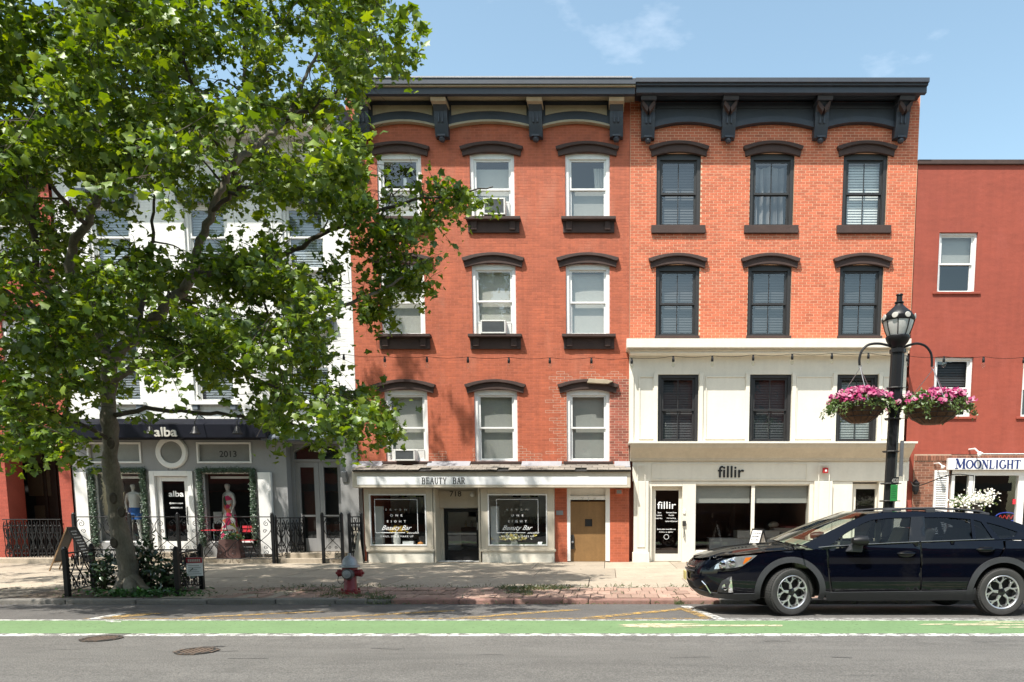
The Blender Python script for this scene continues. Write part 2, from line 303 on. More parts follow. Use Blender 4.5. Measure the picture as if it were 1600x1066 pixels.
M = dict(
 asphalt=pm('asphalt', (.124, .117, .107), .85, .24, .9, 1.0, 110, speck=.38, dirt=.6, dirtcol=(.078, .074, .068), stretch=(.22, 1, 1)),
 asphalt_new=pm('asphalt_parking', (.108, .101, .094), .85, .2, .8, .9, 120, speck=.35, dirt=.4, dirtcol=(.055, .052, .05)),
 white_line=paintmark('white_road_paint', (.62, .61, .58), .72), yellow_line=paintmark('yellow_road_paint', (.50, .31, .085), .85, 11),
 green_lane=paintmark('green_lane_paint', (.135, .222, .098), .16, 22), cream_line=paintmark('cream_road_paint', (.50, .45, .30), .5),
 slab=pm('sidewalk_concrete', (.37, .31, .238), .85, .18, 1.2, .35, 70, per=.12, speck=.12, dirt=.5, dirtcol=(.20, .175, .14)),
 joint=pm('joint_dirt', (.10, .088, .07), .95), paver=pm('brick_paver', (.33, .215, .165), .85, .22, 4, .5, 60, per=.22, dirt=.35, dirtcol=(.22, .17, .13)),
 kerb=pm('kerb_stone', (.19, .175, .155), .85, .25, 4, .5, 40, per=.15, dirt=.5, dirtcol=(.10, .095, .085)),
 kerb_red=pm('kerb_red_paint', (.27, .15, .12), .8, .3, 6, .5, 40, per=.1, dirt=.6, dirtcol=(.22, .17, .14)),
 soil=pm('soil', (.075, .055, .038), .95, .5, 8, .9, 50), ground=pm('ground', (.12, .115, .11), .9),
 brick718=pm('painted_red_brick', (.415, .102, .044), .72, .18, 1.5, .35, 70, per=.12, streak=.2, dirt2=.5, dirt2col=(.46, .19, .12), dirt=.25, dirtcol=(.24, .065, .045)),
 mortar718=pm('painted_red_mortar', (.47, .135, .082), .85, .15, 2, .3, 60),
 brickold=pm('bare_old_brick', (.29, .085, .055), .85, .25, 9, .5, 70, per=.35), mortarold=pm('pale_old_mortar', (.55, .42, .33), .9, .2, 20, .5, 60),
 brick720=pm('salmon_brick', (.50, .128, .060), .78, .15, 2, .4, 80, per=.17, dirt2=.45, dirt2col=(.58, .22, .12), dirt=.35, dirtcol=(.58, .25, .16)),
 mortar720=pm('cream_mortar', (.70, .44, .29), .9, .15, 8, .3, 60),
 stucco=pm('red_stucco', (.29, .058, .033), .8, .16, .9, .6, 9, streak=.10, dirt2=.5, dirt2col=(.36, .085, .058), dirt=.5, dirtcol=(.27, .052, .036), stretch=(.35, .35, 1.4)),
 brown_brick=pm('brown_brick', (.21, .085, .05), .8, .2, 4, .4, 70, per=.35), mortarbr=pm('brown_mortar', (.42, .30, .22), .9),
 red714=pm('red_row_house_brick', (.34, .066, .040), .75, .12, 2, .4, 70, per=.1), mortar714=pm('red_row_house_mortar', (.36, .09, .06), .85),
 white716=pm('white_painted_brick', (.78, .77, .75), .7, .06, 1.5, .3, 60, per=.03, streak=.06), mortar716=pm('white_painted_mortar', (.66, .65, .64), .8),
 brownstone=pm('brownstone_trim', (.046, .024, .019), .75, .2, 4, .35, 50, dirt=.3, dirtcol=(.12, .07, .055)),
 navy=pm('navy_cornice_paint', (.030, .036, .050), .5, .2, 3, .15, 40, dirt=.25, dirtcol=(.06, .055, .05)),
 tan=pm('tan_trim_paint', (.37, .305, .215), .65, .15, 4, .2, 40, dirt=.3, dirtcol=(.22, .18, .13)),
 cableblack=pm('cable_black', (.012, .012, .012), .9, .1, 6, 0, spec=.1), black=pm('black_metal_paint', (.011, .011, .012), .42, .2, 6, .1, 60, spec=.3), blackmat=pm('dark_bronze_frame', (.018, .017, .017), .5, .1, 6, .1, 60),
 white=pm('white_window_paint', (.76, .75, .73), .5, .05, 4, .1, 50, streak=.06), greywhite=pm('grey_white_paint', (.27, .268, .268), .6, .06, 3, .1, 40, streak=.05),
 cream=pm('cream_storefront_paint', (.72, .68, .59), .55, .06, 2, .12, 40, streak=.05, dirt=.12, dirtcol=(.42, .37, .28)), beige=pm('beige_storefront_paint', (.54, .48, .385), .6, .09, 3, .12, 40, streak=.08, dirt=.22, dirtcol=(.34, .28, .20)),
 signwhite=pm('white_sign_panel', (.80, .80, .80), .35, .03, 2, .03), shade=pm('roller_shade', (.46, .45, .42), .9, .06, 2, .1, 90), shadeg=pm('grey_roller_shade', (.33, .33, .31), .9, .05, 2, .1, 90),
 slatm=pm('dark_blind_slat', (.040, .043, .049), .55, .1, 9, 0), slatw=pm('white_blind_slat', (.62, .64, .62), .5, .06, 9, 0),
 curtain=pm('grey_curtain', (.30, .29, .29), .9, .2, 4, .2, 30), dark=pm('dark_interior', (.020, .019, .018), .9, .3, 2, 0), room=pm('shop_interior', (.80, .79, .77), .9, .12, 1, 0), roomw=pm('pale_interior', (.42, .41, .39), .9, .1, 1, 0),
 shingle=pm('grey_shingle', (.26, .225, .19), .85, .2, 6, .4, 50, per=.2, dirt=.4), lead=pm('grey_flashing', (.30, .30, .32), .5, .15, 5, .2, 30),
 wood=pm('brown_wood_door', (.235, .130, .048), .5, .16, 2, .15, 30, streak=.15, dirt=.3, dirtcol=(.17, .09, .03)), timber=pm('raw_timber', (.26, .165, .09), .8, .25, 6, .2, 40),
 steel=pm('steel', (.45, .45, .46), .35, .1, 8, .05, 60, metal=.9), darksteel=pm('dark_iron', (.05, .048, .046), .55, .3, 9, .3, 60, metal=.6),
 acwhite=pm('air_conditioner_casing', (.62, .61, .58), .5, .06, 5, .05), acgrey=pm('air_conditioner_grille', (.20, .21, .22), .5, .1, 9, .1),
 letterblack=pm('black_lettering', (.012, .012, .013), .5, .05, 9, 0), letterwhite=pm('white_lettering', (.8, .8, .8), .6, .03, 9, 0), lettergrey=pm('grey_lettering', (.20, .20, .20), .6, .05, 9, 0), letternavy=pm('navy_lettering', (.02, .035, .14), .45, .05, 9, 0), silver=pm('pale_lettering', (.50, .48, .43), .5, .05, 9, 0),
 hydred=pm('hydrant_red_paint', (.20, .011, .017), .45, .2, 8, .2, 40, dirt=.4, dirtcol=(.12, .02, .02)), hydsilver=pm('hydrant_silver_paint', (.33, .34, .36), .45, .2, 8, .2, 40, metal=.3, dirt=.3, dirtcol=(.2, .2, .2)),
 redpaint=pm('red_furniture_paint', (.55, .03, .045), .45, .1, 6, .1), terracotta=pm('terracotta', (.085, .04, .034), .8, .2, 6, .3, 40),
 mannequin=pm('mannequin_plastic', (.62, .61, .58), .45, .05, 3, 0), bark=None,
 glass=glass('window_glass', (.94, .96, .95), 1.5, 2.9, .003), shopglass=glass('shop_glass', (.90, .92, .91), 1.5, 2.3, .0006), darkglass=glass('tinted_glass', (.22, .24, .26), 1.5, 1.1, .0002), carglass=glass('car_glass', (.80, .86, .82), 1.5, 1.0, .0001), bulbglass=glass('bulb_glass', (.95, .95, .9), 1.45, 1.2, 0),
 transomglass=pm('obscured_transom_glass', (.20, .205, .195), .25, .15, 5, .05, 20), frosted=pm('frosted_globe', (.55, .55, .52), .35, .12, 12, .1, 30, spec=.6),
)
def stroke_mat(): pass

# ------------------------------------------------------------------ flat lettering
def textmesh(body, shear=0, spacing=1.0):
    c = bpy.data.curves.new('t', 'FONT'); c.body = body; c.shear = shear; c.space_character = spacing; c.resolution_u = 3
    o = bpy.data.objects.new('t', c); col.objects.link(o)
    me = bpy.data.meshes.new_from_object(o.evaluated_get(bpy.context.evaluated_depsgraph_get()))
    vs = [tuple(v.co) for v in me.vertices]; fs = [tuple(p.vertices) for p in me.polygons]
    bpy.data.objects.remove(o); bpy.data.curves.remove(c); bpy.data.meshes.remove(me)
    return vs, fs
def txt(body, x0, x1, z0, z1, Y, mat, parent, shear=0, depth=.012, spacing=1.0, name='lettering', fat=0, Mx=None):
    vs, fs = textmesh(body, shear, spacing)
    ax, bx = min(v[0] for v in vs), max(v[0] for v in vs); az, bz = min(v[1] for v in vs), max(v[1] for v in vs)
    mb = MB(); n = len(vs)
    offs = [(0, 0)] if not fat else [(0, 0), (fat, 0), (-fat, 0), (0, fat), (0, -fat)]
    for k, (ox, oz) in enumerate(offs):
        P = [(x0 + (v[0] - ax) / (bx - ax) * (x1 - x0) + ox, z0 + (v[1] - az) / (bz - az) * (z1 - z0) + oz) for v in vs]
        yy = Y - depth - k * .0006
        if depth > .004:
            ed = {}
            for f in fs:
                for a, b in zip(f, f[1:] + f[:1]): ed[(a, b)] = 1
            rim = [(a, b) for (a, b) in ed if (b, a) not in ed]
            mb.add([(p[0], yy, p[1]) for p in P] + [(p[0], Y, p[1]) for p in P], list(fs) + [(a, b, b + n, a + n) for a, b in rim])
        else:
            mb.add([(p[0], yy, p[1]) for p in P], fs)
    if Mx is not None: mb.xform(Mx)
    return mb.build(name, mat, parent)
# slab / roman capitals drawn as strokes: (x, z, x, z, thick) on a unit box
def _arc(cx, cz, rx, rz, a0, a1, th0, th1, n=10):
    out = []
    for i in range(n):
        a, b = math.radians(a0 + (a1 - a0) * i / n), math.radians(a0 + (a1 - a0) * (i + 1) / n); m_ = (a + b) / 2
        th = th0 + (th1 - th0) * abs(math.cos(m_))
        out.append((cx + rx * math.cos(a), cz + rz * math.sin(a), cx + rx * math.cos(b), cz + rz * math.sin(b), th))
    return out
def glyph(ch, T, t):
    S = lambda x, z: (x - .16, z, x + .16, z, t)
    return {
     'B': [(.2, 0, .2, 1, T), S(.1, 0), S(.1, 1), (.2, 1, .55, 1, t), (.2, .5, .6, .5, t), (.2, 0, .6, 0, t)] + _arc(.55, .75, .22, .25, 90, -90, t, T) + _arc(.58, .25, .26, .25, 90, -90, t, T),
     'E': [(.22, 0, .22, 1, T), S(.12, 0), S(.12, 1), (.22, 1, .82, 1, t), (.22, .5, .62, .5, t), (.22, 0, .85, 0, t), (.82, 1, .82, .8, t), (.85, 0, .85, .22, t), (.62, .4, .62, .6, t)],
     'A': [(.12, 0, .48, 1, t), (.88, 0, .52, 1, T), S(.12, 0), S(.88, 0), (.27, .36, .74, .36, t)],
     'U': [(.2, 1, .2, .3, T), (.8, 1, .8, .3, t), S(.2, 1), S(.8, 1)] + _arc(.5, .3, .3, .3, 180, 360, t, T),
     'T': [(.5, 0, .5, 1, T), (.08, 1, .92, 1, t), (.08, 1, .08, .78, t), (.92, 1, .92, .78, t), S(.5, 0)],
     'Y': [(.12, 1, .5, .45, T), (.88, 1, .5, .45, t), (.5, .45, .5, 0, T), S(.5, 0), S(.12, 1), S(.88, 1)],
     'R': [(.2, 0, .2, 1, T), S(.15, 0), S(.12, 1), (.2, 1, .55, 1, t), (.2, .5, .55, .5, t), (.5, .5, .85, 0, T), S(.85, 0)] + _arc(.55, .75, .25, .25, 90, -90, t, T),
     'M': [(.14, 0, .14, 1, t), (.14, 1, .5, .1, T), (.5, .1, .86, 1, t), (.86, 1, .86, 0, T), S(.12, 0), S(.87, 0), (.0, 1, .16, 1, t), (.86, 1, 1.0, 1, t)],
     'O': _arc(.5, .5, .4, .5, 0, 360, t, T, 20),
     'N': [(.18, 0, .18, 1, t), (.18, 1, .82, 0, T), (.82, 0, .82, 1, t), S(.15, 0), S(.12, 1), S(.82, 1)],
     'L': [(.25, 0, .25, 1, T), S(.22, 1), S(.18, 0), (.25, 0, .88, 0, t), (.88, 0, .88, .28, t)],
     'I': [(.5, 0, .5, 1, T), S(.5, 0), S(.5, 1)],
     'G': _arc(.52, .5, .4, .5, 50, 330, t, T, 18) + [(.86, .42, .86, .1, T), S(.84, .42)],
     'H': [(.2, 0, .2, 1, T), (.8, 0, .8, 1, T), S(.2, 0), S(.2, 1), S(.8, 0), S(.8, 1), (.2, .5, .8, .5, t)],
    }[ch]
def stroke_text(mb, s, x, z, w, h, gap, Y, T=.2, t=.09, widths={}):
    k = 0
    for ch in s:
        cw = w * widths.get(ch, 1.0)
        if ch == ' ': x += cw * .9; continue
        for (a, b, c, d, th) in glyph(ch, T, t):
            p, q = Vector((x + a * cw, z + b * h)), Vector((x + c * cw, z + d * h)); e = q - p
            if e.length < 1e-6: continue
            e.normalize(); nrm = Vector((-e.y, e.x)) * th * w / 2; yy = Y - .003 - (k % 7) * .0006; k += 1
            p = p - e * th * w * .12; q = q + e * th * w * .12
            mb.quad((p.x - nrm.x, yy, p.y - nrm.y), (q.x - nrm.x, yy, q.y - nrm.y), (q.x + nrm.x, yy, q.y + nrm.y), (p.x + nrm.x, yy, p.y + nrm.y))
        x += cw + gap
    return x
# ------------------------------------------------------------------ ground, road and pavement
PROF = [(-26, -.02), (-14, -.10), (-5.6, -.12), (3, .07), (7.9, .03), (9.2, 0.0), (11.55, -.11)]
def zr(y):
    for (a, za), (b, zb) in zip(PROF, PROF[1:]):
        if y <= b: return za + (zb - za) * (y - a) / (b - a)
    return PROF[-1][1]
def zs(y): return -.035 + (y - 11.55) / 8.45 * .035
def sheet(name, poly, dz, mat, parent=None, kind='structure', step=None):
    """flat painted sheet over the road, following its camber; poly in (x, y)"""
    ys = sorted({p[1] for p in poly} | {b for b, _ in PROF if min(p[1] for p in poly) < b < max(p[1] for p in poly)})
    mb = MB()
    def span(y):
        xs = []
        for (x0, y0), (x1, y1) in zip(poly, poly[1:] + poly[:1]):
            if abs(y1 - y0) < 1e-9:
                if abs(y - y0) < 1e-9: xs += [x0, x1]
            elif min(y0, y1) - 1e-9 <= y <= max(y0, y1) + 1e-9: xs.append(x0 + (x1 - x0) * (y - y0) / (y1 - y0))
        return min(xs), max(xs)
    for a, b in zip(ys, ys[1:]):
        p0, p1 = span(a), span(b); za, zb = zr(a) + dz, zr(b) + dz
        mb.quad((p0[0], a, za), (p0[1], a, za), (p1[1], b, zb), (p1[0], b, zb))
    o = mb.build(name, mat, parent)
    if parent is None: tag(o, kind=kind)
    return o
g = MB().quad((-600, -600, -.6), (600, -600, -.6), (600, 600, -.6), (-600, 600, -.6)).build('ground', M['ground']); tag(g, 'grey ground stretching away beyond the street', kind='structure')
road = sheet('road', [(-90, -14), (90, -14), (90, 9.16), (-90, 9.16)], 0, M['asphalt']); tag(road, 'worn grey asphalt carriageway in front of the shops')
park = sheet('parking_lane', [(-90, 9.16), (90, 9.16), (90, 11.55), (-90, 11.55)], 0, M['asphalt_new']); tag(park, 'patched asphalt parking lane beside the kerb')
lane = sheet('bike_lane', [(-90, 7.87), (90, 7.87), (90, 8.98), (-90, 8.98)], .004, M['green_lane']); tag(lane, 'pale green painted bicycle lane with cream markings')
# lines
def gx(px, Y): return (px - PX) / F * Y * .9985
sheet('white_line', [(-60, 8.99), (60, 8.99), (60, 9.075), (-60, 9.075)], .004, M['white_line'], lane)
wl = [(-30, gx(128, 7.75)), (gx(186, 7.75), 40)]
for a, b in wl: sheet('white_line', [(a, 7.68), (b - .05, 7.68), (b + .2, 7.86), (a, 7.86)], .004, M['white_line'], lane)
sheet('yellow_line', [(gx(130, 9.3), 9.17), (gx(1112, 9.3), 9.17), (gx(1112, 9.3), 9.25), (gx(130, 9.3), 9.25)], .004, M['yellow_line'], park)
def yz(py, z=-.04): return F * (HC - z) / (py - 800)
def band(pxa, ya, pxb, yb, w, mat, nm):
    a, b = gx(pxa, ya), gx(pxb, yb)
    return sheet(nm, [(a, ya), (a + w, ya), (b + w, yb), (b, yb)], .008, mat, park)
for (pa, ya, pb, yb) in ((140, 9.27, 222, 9.95), (268, 9.27, 482, 10.2), (490, 9.27, 690, 10.35), (706, 9.27, 880, 10.45), (905, 9.27, 1062, 10.7)):
    band(pa, ya, pb, yb, .30, M['yellow_line'], 'yellow_line')
band(1098, 9.27, 1058, 10.75, .16, M['yellow_line'], 'yellow_line')
band(1118, 9.09, 1064, 11.1, .15, M['white_line'], 'white_line')
band(126, 9.09, 176, 9.9, .16, M['white_line'], 'white_line')
sheet('white_line', [(gx(1130, 9.2), 9.19), (40, 9.19), (40, 9.25), (gx(1130, 9.2), 9.25)], .004, M['white_line'], park)
def mark(poly, nm='lane_arrow', mat=None): return sheet(nm, poly, .008, mat or M['cream_line'], lane)
ya, yb = 8.42, 8.56
mark([(gx(968, ya), ya), (gx(1226, ya), ya), (gx(1226, yb), yb), (gx(968, yb), yb)])
mark([(gx(1000, 8.3), 8.32), (gx(1100, 8.3), 8.32), (gx(1050, 8.4), 8.42), (gx(962, 8.4), 8.42)]); mark([(gx(962, 8.56), 8.56), (gx(1050, 8.56), 8.56), (gx(1100, 8.7), 8.68), (gx(1010, 8.7), 8.68)])
for (pa, pb, y0, y1) in ((1440, 1475, 8.55, 8.65), (1490, 1640, 8.5, 8.6), (1530, 1640, 8.75, 8.85), (1480, 1560, 8.62, 8.68), (1560, 1700, 8.3, 8.38)):
    mark([(gx(pa, y0), y0), (gx(pb, y0), y0), (gx(pb + 12, y1), y1), (gx(pa + 12, y1), y1)], 'bicycle_mark')
for (pa, pb, y0, y1) in ((156, 168, 8.86, 8.94), (164, 180, 8.80, 8.88)):
    mark([(gx(pa, y0), y0), (gx(pb, y0), y0), (gx(pb, y1), y1), (gx(pa, y1), y1)], 'bicycle_mark', M['white_line'])
# tar patches and cracks in the carriageway
tar = pm('dark_tar_seal', (.06, .058, .056), .7, .3, 6, .3, 60)
def tarline(pts, w):
    mb = MB()
    for (x0, y0), (x1, y1) in zip(pts, pts[1:]):
        d = Vector((x1 - x0, y1 - y0)).normalized(); n = Vector((-d.y, d.x)) * w / 2
        mb.quad(*[(x, y, zr(y) + .004) for x, y in ((x0 - n.x, y0 - n.y), (x1 - n.x, y1 - n.y), (x1 + n.x, y1 + n.y), (x0 + n.x, y0 + n.y))])
    return mb.build('tar_seal', tar, road)
rr = random.Random(3)
for k in range(12):
    x, y = rr.uniform(-6, 5), rr.uniform(5.3, 7.4); pts = [(x, y)]
    for j in range(rr.randint(2, 4)): x += rr.uniform(.03, .14); y += rr.uniform(-.03, .03); pts.append((x, y))
    tarline(pts, rr.uniform(.006, .018))
tarline([(gx(302, 7.0), 7.06), (gx(312, 7), 7.04), (gx(325, 7), 7.08), (gx(336, 7), 7.05)], .05)
# manhole covers
def manhole(px, py, r, label):
    y = yz(py, .04); x = gx(px, y); z = zr(y) + .003
    t = thing('manhole_cover', label, 'manhole cover', (x, y, z))
    MB().lathe([(r + .045, -.01), (r + .045, .008), (r, .010), (r, -.006)], (x, y, z), 28).build('rim', M['darksteel'], t)
    lid = MB().lathe([(0, .004), (r - .012, .004), (r - .012, -.01)], (x, y, z), 28)
    for i in range(-3, 4):
        for j in range(-3, 4):
            if i * i + j * j < 12: lid.box(x + i * .055 - .019, x + i * .055 + .019, y + j * .055 - .019, y + j * .055 + .019, z + .004, z + .009)
    lid.build('lid', pm('rusty_iron', (.12, .085, .062), .75, .35, 9, .4, 40), t)
manhole(147, 999, .145, 'rusty iron manhole cover in the gap of the white lane line')
manhole(297, 1020, .14, 'worn iron manhole cover alone in the grey carriageway')
# kerb and pavement
kerb = MB().box(-60, 60, 11.60, 11.74, -.4, -.05).build('kerb', M['joint']); tag(kerb, 'kerb of grey and red painted stones along the pavement edge', kind='structure')
x = -16.0; k = 0
while x < 13:
    w = rr.uniform(.85, 1.25); red = -3.9 < x < 1.1
    m = MB().box(x + .006, x + w - .006, 11.55 + rr.uniform(-.006, .006), 11.77, -.3, -.035 + rr.uniform(-.008, .008))
    m.build('kerb_stone', M['kerb_red'] if red else M['kerb'], kerb, bev=.02); x += w
side = MB().quad((-60, 11.75, -.06), (60, 11.75, -.06), (60, 30, -.06 + .06), (-60, 30, 0)).build('sidewalk', M['joint']); tag(side, 'wide concrete pavement with a strip of brick pavers by the kerb', kind='structure')
def slab(x0, x1, y0, y1, dz, sk=0):
    mb = MB(); zt = lambda y: zs(y) + dz
    P = [(x0, y0), (x1, y0), (x1 + sk, y1), (x0 + sk, y1)]
    mb.add([(a, b, zt(b)) for a, b in P] + [(a, b, zt(b) - .05) for a, b in P], [(0, 1, 2, 3), (4, 7, 6, 5), (0, 4, 5, 1), (1, 5, 6, 2), (2, 6, 7, 3), (3, 7, 4, 0)])
    return mb.build('slab', M['slab'], side, bev=.008)
for (y0, y1) in ((13.38, 15.25), (15.25, 17.65), (17.65, 20.4)):
    x = -17.6 + rr.uniform(0, .3); w = 1.9 if y0 < 15 else 1.75
    while x < 13: slab(x + .006, x + w - .006, y0 + .006, y1 - .006, rr.uniform(-.003, .004)); x += w
for i in range(7):                                     # concrete apron left of the brick strip, behind the kerb
    x = -16.5 + i * 1.85
    if x > -5.5: break
    if -9.6 < x < -7.5 or -9.6 < x + 1.85 < -7.4: continue
    slab(x, x + 1.84, 11.78, 13.37, -.004)
pits = MB().box(-9.75, -6.55, 11.78, 13.2, -.1, -.038).build('tree_pit', M['soil'], side)
pv = None
for r_, (y0, y1) in enumerate(((11.79, 12.3), (12.32, 12.83), (12.85, 13.36))):
    x = -6.5 + (r_ % 2) * .11
    while x < 8.2:
        w = .222
        if pv is None:
            pv = MB().box(-.104, .104, -.248, .248, -.05, 0).mesh('paver', M['paver'], bev=.008, origin=Vector((0, 0, 0)))[0]
        o = bpy.data.objects.new('paver', pv); yc = (y0 + y1) / 2
        link(o, side, Vector((x + w / 2, yc, zs(yc) + rr.uniform(-.010, .008)))); o.rotation_euler = (rr.uniform(-.02, .02), rr.uniform(-.03, .03), rr.uniform(-.02, .02)); x += w
# areaway raised ground in front of the white building
area = MB().box(-17.6, gx(552, 19.4) , 19.35, 20.5, -.1, .12).build('areaway_paving', M['slab'], side, bev=.01)
# ------------------------------------------------------------------ walls, bricks, windows
def wall_grid(mb, x0, x1, z0, z1, Y, holes, rev=.22, m=0):
    xs = sorted({x0, x1} | {v for h in holes for v in h[:2] if x0 < v < x1}); zs_ = sorted({z0, z1} | {v for h in holes for v in h[2:] if z0 < v < z1})
    for a, b in zip(xs, xs[1:]):
        for c, d in zip(zs_, zs_[1:]):
            cx, cz = (a + b) / 2, (c + d) / 2
            if any(h[0] < cx < h[1] and h[2] < cz < h[3] for h in holes): continue
            mb.quad((a, Y, c), (b, Y, c), (b, Y, d), (a, Y, d), m)
    for (a, b, c, d) in holes:
        y2 = Y + rev; c = max(c, z0); d = min(d, z1)
        mb.quad((a, Y, c), (a, y2, c), (a, y2, d), (a, Y, d), m); mb.quad((b, Y, c), (b, Y, d), (b, y2, d), (b, y2, c), m)
        mb.quad((a, Y, d), (a, y2, d), (b, y2, d), (b, Y, d), m); mb.quad((a, Y, c), (b, Y, c), (b, y2, c), (a, y2, c), m)
def shell(parent, x0, x1, z0, z1, Y, depth, mat, roofmat):
    MB().box(x0 + .004, x0 + .25, Y + .004, Y + depth, z0, z1).build('side_wall', mat, parent); MB().box(x1 - .25, x1 - .004, Y + .004, Y + depth, z0, z1).build('side_wall', mat, parent)
    MB().box(x0 + .25, x1 - .25, Y + depth - .25, Y + depth - .004, z0, z1).build('back_wall', mat, parent)
    MB().box(x0 + .25, x1 - .25, Y + .25, Y + depth - .25, z1 - .35, z1 - .2).build('roof', roofmat, parent)
BW, BH = .205, .0672
def lay_bricks(x0, x1, z0, z1, holes, skip=None):
    out = []; r = 0; z = z0
    while z + BH * .5 < z1:
        zc = z + BH / 2; x = x0 - (r % 2) * BW / 2
        hs = [h for h in holes if h[2] - .02 < zc < h[3] + .02]
        while x < x1:
            a, b = max(x, x0) + .005, min(x + BW, x1) - .005; segs = [(a, b)]
            for h in hs:
                n_ = []
                for s in segs:
                    if s[1] <= h[0] or s[0] >= h[1]: n_.append(s); continue
                    if s[0] < h[0] - .03: n_.append((s[0], h[0]))
                    if s[1] > h[1] + .03: n_.append((h[1], s[1]))
                segs = n_
            for s in segs:
                if s[1] - s[0] > .02 and not (skip and skip((s[0] + s[1]) / 2, zc)): out.append((s[0], s[1], z + .0045, min(z + BH - .0045, z1), r))
            x += BW
        z += BH; r += 1
    return out
BMESH = {}
def emit_bricks(parent, bricks, Y, mat, n_parts, score, proud=.007, dark=None):
    proud *= .42
    """the largest-showing whole bricks become parts of their own, the others one joined part"""
    full = [b for b in bricks if abs((b[1] - b[0]) - (BW - .01)) < .002]
    full.sort(key=score); pick = set(full[:n_parts])
    key = mat.name
    for b in pick:
        if key not in BMESH:
            w, h = (BW - .01) / 2, (BH - .009); mb = MB(); mb.box(-w, w, -.003, .006, 0, h); BMESH[key] = mb.mesh('brick', mat, bev=.001, origin=Vector((0, 0, 0)))[0]
        o = bpy.data.objects.new('brick', BMESH[key]); link(o, parent, Vector(((b[0] + b[1]) / 2, Y - random.uniform(-.0006, .0008), b[2])))
    rest = [b for b in bricks if b not in pick]; V = []; Lp = []; n = 0
    for (a, b, c, d, r) in rest:
        p = Y - proud + random.uniform(-.0008, .0008); e = .0012
        V += [(a, Y, c), (b, Y, c), (b, Y, d), (a, Y, d), (a + e, p, c + e), (b - e, p, c + e), (b - e, p, d - e), (a + e, p, d - e)]
        for f in ((4, 5, 6, 7), (0, 1, 5, 4), (1, 2, 6, 5), (2, 3, 7, 6), (3, 0, 4, 7)): Lp += [n + i for i in f]
        n += 8
    if V:
        st = np.arange(0, len(Lp), 4); o = np_mesh('brickwork', V, Lp, st, np.full(len(st), 4), mat, parent); tag(o, kind='stuff'); return o
def arc_pts(x0, x1, zend, rise, n=12, rev=False):
    P = [(x0 + (x1 - x0) * i / n, zend + rise * (1 - (2 * i / n - 1) ** 2)) for i in range(n + 1)]
    return P[::-1] if rev else P
def hood(parent, x0, x1, z0, z1, Y, mat, label=None, d1=.12, d2=.06, ear=.0):
    """segmental arched hood: upper moulding over a narrower lower one"""
    w = x1 - x0; rise = (z1 - z0) * .38; zm = z0 + (z1 - z0) * .42
    mb = MB()
    mb.prism(arc_pts(x0 + .07, x1 - .07, z0, rise * .8) + arc_pts(x0 + .05, x1 - .05, zm + .004, rise * .95, rev=True), Y - d2, Y + .02)
    mb.prism([(x0 + .03, zm)] + arc_pts(x0 + .10, x1 - .10, zm, rise) + [(x1 - .03, zm), (x1, z1 - rise)] + arc_pts(x0 + .0, x1 - .0, z1 - rise, rise, rev=True), Y - d1, Y + .02)
    o = mb.build('window_hood', mat, parent, bev=.008); 
    if label: tag(o, label)
    return o
def sash(parent, x0, x1, z0, z1, Y, fw, mat, muntin=False, th=.035):
    mb = MB(); 
    mb.box(x0, x0 + fw, Y, Y + th, z0, z1); mb.box(x1 - fw, x1, Y, Y + th, z0, z1); mb.box(x0 + fw, x1 - fw, Y + .001, Y + th, z0, z0 + fw); mb.box(x0 + fw, x1 - fw, Y + .001, Y + th, z1 - fw, z1)
    if muntin: mb.box((x0 + x1) / 2 - .011, (x0 + x1) / 2 + .011, Y + .006, Y + th - .004, z0 + fw, z1 - fw)
    return mb.build('sash', mat, parent)
def pane(parent, x0, x1, z0, z1, Y, mat, name='pane'): return MB().quad((x0, Y, z0), (x1, Y, z0), (x1, Y, z1), (x0, Y, z1)).build(name, mat, parent)
def blind(parent, x0, x1, z0, z1, Y, mat, pitch=.066, tilt=.92, name='blind'):
    mb = MB(); z = z1 - .03; mb.box(x0, x1, Y - .01, Y + .03, z1 - .03, z1)
    while z > z0 + .02:
        z -= pitch; dz = .031 * math.sin(tilt * 1.4); dy = .031 * math.cos(tilt * 1.4)
        mb.quad((x0, Y - dy + .01, z - dz), (x1, Y - dy + .01, z - dz), (x1, Y + dy + .01, z + dz), (x0, Y + dy + .01, z + dz))
    for fx in (.2, .8): mb.tube([(x0 + (x1 - x0) * fx, Y + .01, z0), (x0 + (x1 - x0) * fx, Y + .01, z1)], .0012, 4)
    o = mb.build(name, mat, parent); tag(o, kind='stuff'); return o
